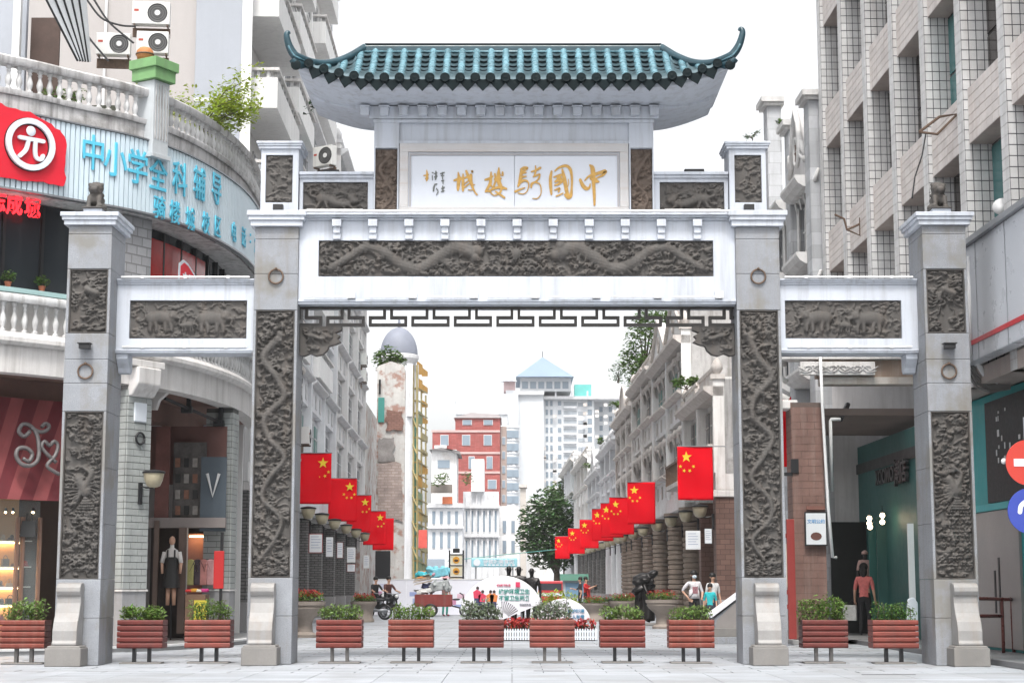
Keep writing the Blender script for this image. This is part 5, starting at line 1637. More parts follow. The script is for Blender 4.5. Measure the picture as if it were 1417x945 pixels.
# ------------------------------------------------------------------ tall tiled office block, right
TILE = M('pale_wall_tile', (.62, .615, .61), .45, .14, 1.2, .05, 40, streak=.35, sc=(.33, .27, .24), island=.08)
TILE_P = M('pink_wall_tile', (.64, .59, .56), .45, .14, 1.0, .05, 40, streak=.5, sc=(.44, .34, .30), island=.08)
TJ = M('tile_joint', (.12, .12, .13), .9, .2, 2)
TSOF = M('tile_soffit', (.42, .36, .33), .8, .15, 1.5, .1, streak=.3, sc=(.3, .2, .15))
BRWIN = GLASS('brown_glass', (.035, .028, .025), .12)
loc, rz = street_frame(A_T, 57.3, 1)
T = thing('tiled_office_block', 'tall office block clad in pale tiles with deep vertical fins, right of the gateway', 'building', loc, rz)
BAY, NB, HT, Z0 = 3.36, 8, 26.0, 6.2
LT = BAY * NB
MB().box(.02, LT, .9, 14, 9.65, HT).box(4 * BAY, LT, .9, 14, Z0, 9.65).build('wall', M('office_wall', (.44, .42, .41), .8, .1), T, local=True)
MB().box(0.0, LT, 1.1, 14, 0, Z0 - .02).build('ground_wall', INW, T, local=True) if False else None
FD = .56               # fin depth
FW = .5
tw, th = .2, .245      # tile module on fins
tile_mesh = MB().box(.006, tw - .006, -.012, 0, .006, th - .006).mesh('wall_tile', TILE)
tile_side = MB().box(0, .012, .012, tw - .012, .012, th - .012).mesh('wall_tile', TILE)
rest = MB()
count = 0
singles = []
for b in range(NB + 1):
    x0 = b * BAY - (FW if b == NB else 0)
    x1 = x0 + FW
    zf = 9.65 if b < 4 else Z0
    fin = MB().box(x0 + .012, x1 - .012, .9 - FD - .2 + .012, .9, zf, HT).build('fin', TJ, T, local=True)
    # tiles on the fin: narrow street face, broad face toward the camera (local +x)
    nz = int((HT - Z0) / th)
    for k in range(nz):
        z = Z0 + k * th
        if z < zf: continue
        for q in range(2):
            singles.append((b, 'f', (x0 + .01 + q * (FW - .02) / 2, .9 - FD - .2 + .012, z), fin))
        for q in range(4):
            yy = .9 - FD - .2 + .012 + q * .184
            singles.append((b, 's', (x1 - .012, yy, z), fin))
# the nearest, largest tiles are pieces; everything else joined
singles.sort(key=lambda s: -(s[2][0]) + abs(s[2][2] - 11) * .35)
vis = [s for s in singles if s[1] == 's' and 9.5 < s[2][2] < 20]
front = set(id(s) for s in vis[:300])
for s_ in singles:
    b, kd, p, fin = s_
    if id(s_) in front:
        inst('wall_tile', tile_side, fin, p, (0, 0, 0), (1, .92, 1))
    elif kd == 's':
        rest.box(p[0], p[0] + .012, p[1] + .012, p[1] + .172, p[2] + .012, p[2] + th - .012)
    else:
        rest.box(p[0] + .006, p[0] + (FW - .02) / 2 - .006, p[1] - .012, p[1], p[2] + .006, p[2] + th - .006)
tag(rest.build('wall_tiles', TILE, T, local=True, recalc=False), kind='stuff')
rest = MB()
for fl in range(5):
    zs = 7.75 + fl * 4.23                     # soffit height of each spandrel
    for b in range(NB):
        x0, x1 = b * BAY + FW + .002, (b + 1) * BAY - .002
        if b == NB - 1: x1 -= FW
        if fl == 0 and b < 4: continue
        ys = .9 - FD - .08
        sp = MB().box(x0, x1, ys + .012, .898, zs, zs + 1.35).build('spandrel', TSOF, T, local=True)
        nx_ = 6; nzr = 6
        for q in range(nx_):
            for r_ in range(nzr):
                xa = x0 + (x1 - x0) * q / nx_; za = zs + 1.35 * r_ / nzr
                rest.box(xa + .01, xa + (x1 - x0) / nx_ - .01, ys, ys + .012, za + .01, za + 1.35 / nzr - .01)
        # window strip above
        w = MB().box(x0, x1, .8, .898, zs + 1.352, zs + 4.228).build('window', BLACK, T, local=True)
        for q in range(2):
            xa = x0 + .06 + q * ((x1 - x0) / 2)
            for za, zb in ((zs + 1.42, zs + 2.6), (zs + 2.68, zs + 4.15)):
                MB().box(xa, xa + (x1 - x0) / 2 - .12, .77, .80, za, zb).build('pane', BRWIN if (b + fl + q) % 5 else GLASS('teal_glass', (.05, .16, .16), .1), w, local=True)
tag(rest.build('spandrel_tiles', TILE_P, T, local=True, recalc=False), kind='stuff')
# top parapet, ground floor and its fascia sign
MB().box(0, LT, .2, 14, HT, HT + .8).build('roof', TILE, T, local=True)
off = Vector(loc)
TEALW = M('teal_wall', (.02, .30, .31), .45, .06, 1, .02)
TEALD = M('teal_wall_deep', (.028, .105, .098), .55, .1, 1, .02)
g0 = T
xw = lambda D: (57.3 - D) / math.cos(SROT)
# recessed ground wall with the teal clad shops
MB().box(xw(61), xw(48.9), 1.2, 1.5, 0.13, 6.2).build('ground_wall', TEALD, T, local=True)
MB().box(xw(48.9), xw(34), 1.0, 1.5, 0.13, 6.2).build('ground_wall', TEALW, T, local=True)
MB().box(xw(57.3), xw(34), -.6, 1.5, 0.001, .13).build('step', M('arcade_floor', (.16, .16, .165), .5, .12, 1, .1), T, local=True, bevel=.02)
MB().box(xw(43.6), xw(34), .15, 14, 6.2, 6.6).build('first_slab', TSOF, T, local=True)
# white fascia board with the red stripe
FASC = M('fascia_metal', (.55, .57, .61), .3, .05, .5, .01, 8)
fs = thing('fascia_sign', 'long white metal shop fascia with a red stripe beside the gateway pillar', 'sign', loc, rz)
MB().box(xw(43.5), xw(34), -.25, .1, 6.62, 9.25).build('board', FASC, fs, local=True, bevel=.02)
MB().box(xw(43.5), xw(34), -.28, -.252, 6.98, 7.08).build('stripe', M('stripe_red', (.55, .02, .03), .4), fs, local=True)
MB().box(xw(43.6), xw(34), -.36, .2, 9.252, 9.38).build('coping', STEEL, fs, local=True)
for k in range(4): MB().box(xw(42.5 - k * 2.2), xw(42.48 - k * 2.2), -.262, -.251, 6.62, 9.25).build('seam', STEEL, fs, local=True)
# tangle of rain pipe and cables under its near end
pp = [(1349, 372), (1350, 480), (1352, 500), (1362, 517), (1382, 528)]
solo(MB().tube([P(a, b, 39.2) for a, b in pp], .075, 8), 'rain_pipe', PVC, 'fat white downpipe bending under the white fascia sign', 'pipe', smooth=True)
solo(MB().tube([P(1341, 355, 38.6), P(1343, 500, 38.6)], .045, 8), 'rain_pipe', PVC, 'thin white pipe right beside the gateway pillar', 'pipe', smooth=True)
for k in range(4):
    solo(MB().tube([P(a, b + k * 2, 39.4) for a, b in [(1340, 495 + k * 6), (1352, 518 + k * 4), (1370, 533 + k), (1398, 534 - k)]], .035, 6), 'cable', M('cable_grey', (.22, .21, .2), .6), ['topmost of the grey cables bunched under the fascia sign', 'second grey cable from the top bunched under the fascia sign', 'third grey cable from the top bunched under the fascia sign', 'lowest of the grey cables bunched under the fascia sign'][k], 'cable', 'grey cables under the fascia')
# shopfront details right of the gateway
sh = thing('teal_shop', 'turquoise shopfront with a black poster and dull steel panel right of the gateway', 'shopfront', loc, rz)
MB().box(xw(41.8), xw(34.2), .9, .995, 3.6, 6.0).build('poster_black', M('poster_night', (.015, .018, .02), .5, .3, 3), sh, local=True)
rs = random.Random(12)
for k in range(26):
    x_, z_ = rs.uniform(xw(41), xw(36)), rs.uniform(4.0, 5.8)
    MB().box(x_, x_ + rs.uniform(.04, .14), .885, .898, z_, z_ + rs.uniform(.05, .16)).build('poster_mark', Vm, sh, local=True)
MB().box(xw(43.6), xw(39.6), .93, .995, .2, 3.4).build('steel_panel', M('dull_panel', (.30, .28, .27), .35, .12, .7), sh, local=True)
MB().box(xw(46), xw(34), .9, .998, 3.42, 3.58).build('teal_band', M('teal_band', (.03, .36, .38), .4, .05), sh, local=True)
MB().box(xw(39.0), xw(38.86), .85, .99, .13, 3.4).build('teal_post', TEALW, sh, local=True)
for x_, h_ in ((41.6, 1.0), (41.25, 1.3)):
    MB().box(xw(x_), xw(x_ - .12), .915, .929, 1.0, 1.0 + h_).build('panel_streak', BLACK, sh, local=True)
# maroon steel railing in front
rail = M('railing_maroon', (.14, .045, .04), .3, .1, 3, .02, metal=.3)
rp = P(1360, 893, 40.2)
rl = thing('railing', 'maroon tube railing with rounded corners on the pavement right of the gateway', 'railing', (rp.x, rp.y, .13))
def hoop(px0, px1, D0, D1, py0, py1, nm='hoop'):
    a, b = P(px0, py0, D0), P(px1, py0, D1)
    zt = a.z
    pts = [Vector((a.x, a.y, .13)), Vector((a.x, a.y, zt - .12)), a.lerp(b, .06) + Vector((0, 0, 0)), a.lerp(b, .94), Vector((b.x, b.y, zt - .12)), Vector((b.x, b.y, .13))]
    pts[2].z = zt; pts[3].z = zt
    MB().tube([Vector(q) for q in crom([tuple(p) for p in pts], 5)], .04, 8).build(nm, rail, rl, smooth=True)
hoop(1325, 1386, 39.3, 40.0, 829, 0); hoop(1400, 1460, 40.4, 41, 828, 0)
a, b = P(1325, 852, 39.3), P(1386, 852, 40.0)
MB().tube([a, b], .04, 8).build('rail_bar', rail, rl, smooth=True)
a, b = P(1386, 829, 40.0), P(1404, 829, 40.4)
MB().tube([a, b], .04, 8).build('rail_bar', rail, rl, smooth=True)
# road signs on a pole at the picture edge
sp_ = P(1423, 640, 34.8)
rsn = thing('road_sign', 'red no entry disc above a blue arrow disc on a pole at the photo edge', 'road sign', (sp_.x, sp_.y, 0))
MB().tube([(sp_.x, sp_.y + .08, 0), (sp_.x, sp_.y + .08, 5.0)], .05, 8).build('pole', STEEL, rsn, smooth=True)
SRED = M('sign_disc_red', (.50, .045, .03), .4, .03); SBLU = M('sign_disc_blue', (.035, .06, .33), .4, .03)
for zc, mt, nm in ((sp_.z, SRED, 'no_entry_disc'), (P(1423, 707, 34.8).z, SBLU, 'arrow_disc')):
    MB().prismY([(sp_.x + .46 * math.cos(2 * PI * k / 40), zc + .46 * math.sin(2 * PI * k / 40)) for k in range(40)], sp_.y - .03, sp_.y).build(nm, mt, rsn)
MB().box(sp_.x - .3, sp_.x + .3, sp_.y - .04, sp_.y - .031, sp_.z - .075, sp_.z + .075).build('white_bar', WSIGN, rsn)
z2 = P(1423, 707, 34.8).z
m = brush([[(sp_.x - .0, z2 - .35, .045), (sp_.x, z2 + .3, .045)], [(sp_.x - .22, z2 - .02, .045), (sp_.x - .18, z2 + .12, .045), (sp_.x, z2 + .22, .045), (sp_.x + .18, z2 + .12, .045), (sp_.x + .22, z2 - .02, .045)]], .008, sp_.y - .039)
m.build('white_arrow', WSIGN, rsn)
c = P(1389, 638, 34.9)
MB().ball((c.x, c.y, c.z), .06, 10, 6).tube([(c.x, c.y, c.z), (sp_.x, sp_.y + .05, c.z)], .03, 6).build('sign_light', WINF, rsn, smooth=True)
# satellite-like lamp on the fascia and the iron sign brackets
dl = P(1387, 288, 37.5)
dsh = thing('floodlight_lamp', 'white round floodlight on an arm above the fascia sign', 'lamp', tuple(dl))
MB().lathe([(.04, -.12), (.14, -.08), (.2, .05), (.21, .08)], 14).build('shade', WINF, dsh, local=True, smooth=True).rotation_euler = (R(60), R(-50), 0)
MB().tube([(0, 0, 0), (.1, 0, -.2), (.6, .3, -.1)], .03, 6).tube([(.1, 0, -.2), (.3, .2, -.5)], .03, 6).build('arm', BLACK, dsh, local=True)
for pts_, D, lab in (([(1272, 183), (1297, 186), (1325, 158), (1300, 162), (1272, 183)], 41, 'upper rusty iron bracket jutting from the office fins'), ([(1155, 297), (1168, 303), (1172, 318), (1190, 326), (1190, 302), (1204, 304), (1172, 318)], 52, 'lower rusty iron bracket jutting from the office fins')):
    solo(MB().tube([P(a, b, D) for a, b in pts_], .035, 6), 'iron_bracket', RUST, lab, 'bracket', 'iron sign brackets on the office block')
solo(MB().tube([P(a, b, 41.5) for a, b in [(1281, 186), (1276, 215), (1266, 245), (1262, 275)]], .02, 5), 'cable', BLACK, 'thin black cable dangling from the upper iron bracket', 'cable')

# ------------------------------------------------------------------ brown tiled arcade porch between gateway and office
BROWN = M('brown_tile', (.18, .105, .085), .6, .15, 1.5, .12, 30, joint=(.42, .21, .012, (.45, .42, .4)))
DP = 50.0
px_l, px_r = P(1098, 700, DP).x, P(1142, 700, DP).x
porch = thing('arcade_porch', 'brown tiled arcade porch with a scroll ornamented white frieze beside the gateway', 'building', (px_l, YD(DP), 0))
y0 = YD(DP)
xR = P(1262, 700, DP).x + .6
# the pillar: tiles big enough to tell apart are laid one by one
tz = .213
BT = M('brown_tile_piece', (.19, .11, .09), .5, .22, 2.2, .08, 40, streak=.2, sc=(.4, .36, .33))
pil = MB().box(px_l + .012, px_r - .012, y0 + .012, y0 + .95, .13, 6.9).build('porch_pillar', M('porch_joint', (.12, .09, .08), .9), porch)
wP = px_r - px_l
meshc = {}
k = 0
z = .16
while z < 6.68:
    cuts = [0, .5, 1] if k % 2 else [0, .28, .72, 1]
    for a, b in zip(cuts[:-1], cuts[1:]):
        key = round(b - a, 3)
        if key not in meshc: meshc[key] = MB().box(.004, key * wP - .004, 0, .02, .004, tz - .004).mesh('tile', BT)
        inst('tile', meshc[key], pil, (px_l + a * wP - OFF[porch.name].x, y0 - .008 + rs.uniform(-.002, .002) - OFF[porch.name].y, z))
    z += tz; k += 1
MB().box(px_l - .02, px_l + .01, y0, y0 + .9, .13, 6.9).build('pillar_side', BROWN, porch)
# lintel, frieze, entablature
zl0, zl1 = P(1200, 531, DP).z, P(1200, 521, DP).z
MB().box(px_r + .002, xR, y0 + .1, y0 + .7, zl0, zl1).build('lintel', M('lintel_pale', (.52, .48, .44), .8, .15, 1.5, .2, 25, streak=.5, sc=(.3, .2, .12)), porch, bevel=.01)
MB().box(px_r - .1, xR, y0 + .16, y0 + .7, zl1 + .002, P(1200, 497, DP).z).build('frieze_panel', M('frieze_tan', (.30, .22, .17), .8, .15, 1.5, .2, 25, streak=.5, sc=(.42, .38, .34)), porch)
MB().box(px_l - .25, xR, y0 - .05, y0 + .7, P(1200, 497, DP).z + .002, 9.6).build('entablature', STUC_L, porch, bevel=.01)
fx0, fx1 = P(1107, 510, DP).x, P(1210, 510, DP).x
fz0, fz1 = P(1200, 519, DP).z, P(1200, 501, DP).z
fr = MB().box(fx0, fx1, y0 - .1, y0 + .14, fz0, fz1).build('ornament_panel', STUC_L, porch, bevel=.01)
for k in range(3):
    cx_ = fx0 + (fx1 - fx0) * (k + .5) / 3; cz_ = (fz0 + fz1) / 2
    m = MB()
    for s in (-1, 1):
        m.tube([(cx_ + s * (.05 + .02 * a * 1.6) * math.cos(a * .9) + s * .18, y0 - .11, cz_ + (.03 + .018 * a) * math.sin(a * .9)) for a in [q * .8 for q in range(9)]], .022, 5)
    m.tube([(cx_ - .45, y0 - .11, cz_ + .05), (cx_ - .2, y0 - .11, cz_ - .09), (cx_, y0 - .11, cz_ + .08), (cx_ + .2, y0 - .11, cz_ - .09), (cx_ + .45, y0 - .11, cz_ + .05)], .02, 5)
    m.build('scroll_ornament', STUC, fr)
# ceiling and inner room of the porch
MB().box(px_l + .3, xR + .5, y0 + .72, y0 + 9, 6.6, 6.8).build('ceiling', M('porch_ceiling', (.16, .125, .11), .85, .15, .8), porch)
MB().box(px_l, xR + 1.2, y0 + .0, y0 + 11, .13, .14).build('floor', M('porch_floor', (.18, .18, .18), .5, .15, .8), porch)
MB().box(px_l - .15, px_r + .4, y0 - .25, y0 + 11, .002, .128).build('step', M('porch_step', (.35, .34, .34), .7, .15, 1), porch, bevel=.01)
# street side of the porch: white brackets and scrolls, red banner below
for k in range(3):
    zz = 7.0 + k * .55
    MB().tube([(px_l - .05, y0 + .2 + k * .25, zz), (px_l - .32, y0 + .3, zz + .2), (px_l - .2, y0 + .4, zz + .45), (px_l - .4, y0 + .3, zz + .55)], [.09, .08, .07, .04], 6).build('scroll_bracket', STUC_L, porch, smooth=True)
MB().box(px_l - .35, px_l + .2, y0 + .05, y0 + .8, 6.72, 6.98).build('capital', STUC_L, porch, bevel=.03)
bn = P(1089, 600, DP + 1.2)
solo(MB().box(P(1077, 600, DP + 1).x, P(1097.5, 600, DP + 1).x, bn.y, bn.y + .05, P(1089, 645, DP + 1).z, P(1089, 548, DP + 1).z), 'red_banner', FLAG, 'plain red hanging banner squeezed between gateway pillar and brown porch pillar', 'banner', bevel=.01)
c = P(1106, 640, DP)
solo(MB().box(c.x - .25, c.x - .03, y0 - .06, y0 + .05, c.z - .3, c.z + .1).box(c.x - .55, c.x - .2, y0 - .02, y0 + .1, c.z - .38, c.z - .28), 'camera_box', BLACK, 'black camera box on the brown porch pillar under the red banner', 'camera')
# pipes
solo(MB().tube([P(1135, 488, DP - .3), P(1138, 560, DP - .3), P(1146, 700, DP - .3), P(1152, 771, DP - .3), P(1157, 771, DP - .2)], .045, 8), 'rain_pipe', PVC, 'long thin white pipe down the brown porch pillar', 'pipe', smooth=True)
solo(MB().tube([P(1151, 680, DP + .6), P(1149, 582, DP + .6), P(1150, 580, DP + .6), P(1163, 580, DP + .6)], .05, 8), 'elbow_pipe', PVC, 'short white elbow pipe at the dark porch opening', 'pipe', smooth=True)
solo(MB().tube([P(1163, 580, DP + .6), P(1173, 560, DP + 2)], .08, 8), 'bracket_arm', BLACK, 'black arm behind the white elbow pipe in the porch', 'bracket')
# framed notice on the pillar
def notice(px0, px1, py0, py1, D, label, frame_mat, paper=(.62, .64, .66), lines=5, grp='framed notices on the arcade columns', rz=0, pic=False):
    a, b = P(px0, py1, D), P(px1, py0, D)
    t = thing('notice_board', label, 'notice', (a.x, a.y, a.z), group=grp)
    w, h = b.x - a.x, b.z - a.z
    f = max(.02, w * .06)
    MB().box(0, w, -.02, .02, 0, h).build('backing', frame_mat, t, local=True)
    pm = M('notice_paper_%d%d' % (int(paper[0] * 100), int(paper[2] * 100)), paper, .6, .04)
    MB().box(f, w - f, -.026, -.021, f, h - f).build('paper', pm, t, local=True)
    ink = M('notice_ink', (.20, .24, .38), .7)
    m = MB()
    if pic:
        inst('headline', text_mesh('文明公约', w * .2, .001, .003, M('notice_blue', (.12, .3, .55), .6)), t, mat4=face_matrix((w / 2, -.03, h * .72), (1, 0, 0), (0, 0, 1)))
        MB().prismY([(w * .5 + w * .25 * math.cos(k * .52), h * .28 + h * .12 * math.sin(k * .52)) for k in range(12)], -.03, -.027).build('picture', M('notice_pic', (.12, .05, .04), .7), t, local=True)
    else:
        for k in range(lines):
            z = h * (.85 - .7 * k / lines)
            m.box(w * .16, w * (.84 if k % 3 else .7), -.03, -.027, z - h * .025, z)
        tag(m.build('text_lines', ink, t, local=True), kind='stuff')
    return t
notice(1114, 1144, 708, 755, DP - .15, 'framed blue and white poster on the brown porch pillar', BLACK, pic=True)
fbox('poster_header', M('header_brown', (.2, .09, .07), .6), porch, 1116, 1142, 700, 705, DP - .1, .05)
# XOOMO teal wall shop inside
zs = P(1222, 660, 54).z
pS = P(1222, 657, 54.0)
wl = thing('teal_wall_shop', 'dark teal shopfront with raised letters and hanging globe lamps inside the porch', 'shopfront', loc, rz)
yl = 1.2
LTR = M('letter_dark', (.028, .03, .03), .4, .1)
lettering('shop_letters', 'XOOMO', .62, LTR, wl, (xw(53.3), yl - .1, zs), (1, 0, 0), ext=.05, bold=.015, local=True)
lettering('shop_letters', '潮店', .74, LTR, wl, (xw(51.2), yl - .1, zs), (1, 0, 0), ext=.05, bold=.012, local=True)
MB().box(xw(52.08), xw(52.02), yl - .12, yl - .02, zs - .4, zs + .4).build('letter_bar', LTR, wl, local=True)
MB().box(xw(61), xw(48.5), yl - .06, yl - .002, 5.3, 5.62).build('shop_cornice', M('cornice_black', (.03, .032, .032), .5), wl, local=True)
# doorway niche: frontal dark wall closing the passage at the far end, with a grille window
fbox('passage_end', DARKIN, wl, 1140, 1200, 520, 884, 60.2, .2) if False else None
pe = thing('passage_end_wall', 'dark end wall of the porch passage with a barred window', 'wall', tuple(P(1165, 884, 58)))
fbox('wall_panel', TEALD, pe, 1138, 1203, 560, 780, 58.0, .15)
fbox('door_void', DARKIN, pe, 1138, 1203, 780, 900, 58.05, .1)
for k in range(3): fbox('window_pane', BLACK, pe, 1152 + k * 6, 1157 + k * 6, 632, 655, 57.95, .04)
for k in range(3): fbox('window_pane', BLACK, pe, 1152 + k * 6, 1157 + k * 6, 664, 680, 57.95, .04)
dk = fbox('dark_bay', M('bay_dark', (.012, .014, .014), .7), pe, 1153, 1207, 722, 886, 56.6, .1)
fbox('teal_partition', M('partition_teal', (.04, .15, .135), .4, .08), pe, 1206, 1217, 722, 868, 54.5, .1)
fbox('teal_partition', M('partition_teal2', (.03, .10, .092), .5, .08), pe, 1217, 1250, 715, 866, 53.8, .1)
fbox('white_strip', WINF, pe, 1260, 1264, 724, 860, 48.9, .08)
GLOB = M('globe_lit', (1, .78, .5), .4, 0, emit=7)
for k, (px, py) in enumerate(((1203, 717), (1203, 724), (1204, 729), (1221, 713), (1221, 722))):
    c = P(px, py, 52.5)
    t = thing('globe_lamp', ['topmost', 'middle', 'lowest', 'upper', 'lower'][k] + (' lit globe of the left hanging cluster in the teal shop' if k < 3 else ' lit globe of the right hanging cluster in the teal shop'), 'lamp', tuple(c), group='lit globe lamps in the teal shop')
    MB().ball((0, 0, 0), .075, 12, 8).build('globe', GLOB, t, local=True, smooth=True)
    MB().tube([(0, 0, .07), (0, 0, .3)], .008, 5).lathe([(.03, .07), (.03, .1)], 8).build('cord', BLACK, t, local=True)
# red painted stand behind the gateway pillar (1083-1097)
rdm = M('stand_red', (.25, .035, .03), .5, .12)
st = thing('notice_stand', 'red wooden notice stand with white sheet squeezed beside the brown porch pillar', 'stand', tuple(P(1093, 884, 51.5)))
fbox('post', rdm, st, 1092, 1099, 718, 884, 48.9, .12, .01)
fbox('post', rdm, st, 1072, 1077, 718, 884, 48.9, .12, .01)
fbox('crossbar', rdm, st, 1077, 1092, 738, 744, 48.95, .08); fbox('crossbar', rdm, st, 1077, 1092, 816, 822, 48.95, .08); fbox('crossbar', rdm, st, 1077, 1092, 836, 842, 48.95, .08)
fbox('sheet', M('sheet_cream', (.55, .52, .45), .8), st, 1077, 1092, 752, 812, 49.0, .03)
# white curved standee
c = P(1263, 862, 46)
solo(MB().prismY([(c.x - .12, .131), (c.x + .14, .131), (c.x + .16, 1.2), (c.x + .05, 1.35), (c.x - .1, 1.3), (c.x - .14, .9)], c.y, c.y + .12), 'standee', WSIGN, 'white curved standee leaning behind the right gateway pillar', 'standee', bevel=.03)

# ------------------------------------------------------------------ baroque white building behind the office
ORN = M('ornament_white', (.60, .59, .58), .8, .12, 2, .25, 25, streak=.45, sc=(.3, .28, .26))
R0w = M('baroque_wall', (.56, .55, .55), .8, .1, 1, .2, 20, streak=.5, sc=(.3, .29, .28))
loc0, rz0 = street_frame(11.1, 71.6, 1)
R0 = thing('baroque_house', 'white baroque house with swags and a scroll pediment rising behind the gateway post', 'building', loc0, rz0)
L0, H0 = 14.0, 17.2
MB().box(0, L0, .5, 12, 0, H0 - 1.5).build('wall', R0w, R0, local=True)
for x in (0, 4.6, 9.2, 13.1):
    MB().box(x, x + .9, -.05, .498, 0, H0 + (3.1 if x == 4.6 else .9 if x else .2)).build('pier', M('pier_stone', (.52, .53, .55), .8, .12, 1, .2, 25, streak=.4, joint=(.9, .45, .012, (.7, .7, .7))), R0, local=True)
    h = H0 + (3.1 if x == 4.6 else .9 if x else .2)
    MB().box(x - .15, x + 1.05, -.2, .6, h, h + .12).box(x - .25, x + 1.15, -.3, .6, h + .12, h + .32).build('pier_cap', ORN, R0, local=True)
for z in (8.6, 12.6, 15.3):
    for x0, x1 in ((.92, 4.58), (5.52, 9.18), (10.12, 13.08)):
        MB().prismX([(-.1, z), (-.3, z + .12), (-.42, z + .3), (-.42, z + .4), (.498, z + .4), (.498, z)], x0, x1).build('cornice', ORN, R0, local=True)
for bx in (.92, 5.52, 10.12):
    for fl, (z0, z1) in enumerate(((9.2, 11.6), (13.2, 15.1))):
        for q in range(3 if fl == 0 else 2):
            xa = bx + .25 + q * (1.12 if fl == 0 else 1.65)
            w = MB().box(xa, xa + .85, .38, .497, z0, z1).build('window', ORN, R0, local=True)
            MB().box(xa + .1, xa + .75, .34, .376, z0 + .1, z1 - .1).build('pane', WING, w, local=True)
            MB().box(xa + .4, xa + .45, .31, .337, z0 + .1, z1 - .1).box(xa + .1, xa + .75, .31, .337, (z0 + z1) / 2, (z0 + z1) / 2 + .05).build('window_bar', ORN, w, local=True)
            MB().tube([(xa - .08, .2, z0 - .1), (xa - .08, .2, z1)], .07, 6).build('colonnette', ORN, R0, local=True)
        # swags of plaster leaves
        for k in range(5):
            xa = bx + .2 + k * .8
            MB().tube([(xa, .2, z1 + .55), (xa + .2, .12, z1 + .25), (xa + .45, .12, z1 + .2), (xa + .7, .2, z1 + .55)], [.06, .1, .1, .06], 6).ball((xa, .12, z1 + .5), .1, 8, 5).tube([(xa, .15, z1 + .5), (xa + .04, .1, z1 + .1), (xa, .15, z1 - .2)], [.07, .05, .02], 6).build('swag', ORN, R0, local=True, smooth=True)
# curled pediment with an oval rosette over the middle bay and a plain gable over the far bay
for x0, x1, hz in ((10.12, 13.08, 2.6), (.92, 4.58, 2.9)):
    xm = (x0 + x1) / 2
    z = 15.7
    MB().prismY([(x0, z), (x1, z), (x1, z + .5), (xm + .9, z + .8), (xm + .5, z + hz * .75), (xm, z + hz), (xm - .5, z + hz * .75), (xm - .9, z + .8), (x0, z + .5)], .0, .4).build('pediment', R0w, R0, local=True)
    MB().tube([(x0, -.05, z + .55), (xm - .9, -.08, z + .85), (xm - .5, -.08, z + hz * .8), (xm, -.08, z + hz + .08), (xm + .5, -.08, z + hz * .8), (xm + .9, -.08, z + .85), (x1, -.05, z + .55)], .11, 6).build('pediment_rim', ORN, R0, local=True, smooth=True)
    MB().tube([(xm + .35 * math.cos(a), -.06, z + hz * .45 + .5 * math.sin(a)) for a in [2 * PI * k / 16 for k in range(17)]], .08, 6).build('rosette_ring', ORN, R0, local=True, smooth=True)
    m = MB()
    for k in range(8): m.tube([(xm, -.06, z + hz * .45), (xm + .33 * math.cos(k * PI / 4), -.06, z + hz * .45 + .47 * math.sin(k * PI / 4))], .03, 5)
    m.build('rosette_spokes', RUST, R0, local=True)
    for s in (-1, 1):
        MB().ball((xm + s * 1.1, 0, z + 1.05), .2, 10, 6).tube([(xm + s * 1.3, 0, z + .6), (xm + s * 1.35, -.1, z + 1.0), (xm + s * 1.1, -.1, z + 1.3)], .08, 6).build('scroll', ORN, R0, local=True, smooth=True)
pl = P(1092, 175, 66)
branch_tree('roof_bush', 'small bush sprouting from the baroque roof beside its tall pier', (pl.x, pl.y, pl.z - .3), .3, .5, 6, 220, .14, LEAF, 44, 'shrub', r0=.03)
pl = P(1040, 185, 72)
branch_tree('roof_bush', 'twiggy bush on the far gable of the baroque house', (pl.x, pl.y, pl.z - .4), .3, .45, 6, 130, .13, LEAF_G, 45, 'shrub', r0=.03)
# ------------------------------------------------------------------ arcade shophouses along both sides
SBRICK = M('arcade_brick', (.20, .195, .19), .8, .15, 2, .2, 30, joint=(.36, .12, .02, (.35, .35, .35)))
STONE = M('rough_stone', (.27, .215, .175), .85, .22, 2, .5, 18, streak=.25, sc=(.42, .40, .38))
WHT = [M('plaster_white_%d' % k, c, .85, .09, .8, .2, 18, streak=.5, sc=sc, tcol=tc, ts=.5) for k, (c, sc, tc) in enumerate((
    ((.74, .735, .73), (.42, .39, .37), (.64, .62, .60)), ((.72, .70, .68), (.26, .21, .18), (.58, .53, .50)), ((.74, .75, .77), (.45, .45, .46), (.66, .67, .69)), ((.68, .65, .63), (.24, .18, .15), (.52, .46, .42))))]
ORNT = [M('ornament_tone_%d' % k, c, .85, .15, 1.5, .3, 20, streak=.5, sc=sc) for k, (c, sc) in enumerate((((.58, .56, .54), (.28, .24, .21)), ((.56, .52, .49), (.17, .12, .09)), ((.60, .60, .61), (.34, .33, .33))))]
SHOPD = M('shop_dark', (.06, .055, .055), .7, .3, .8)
drum_m = MB().lathe([(.44, .01), (.5, .05), (.5, .2), (.44, .245)], 16).mesh('stone_course', STONE, smooth=30)
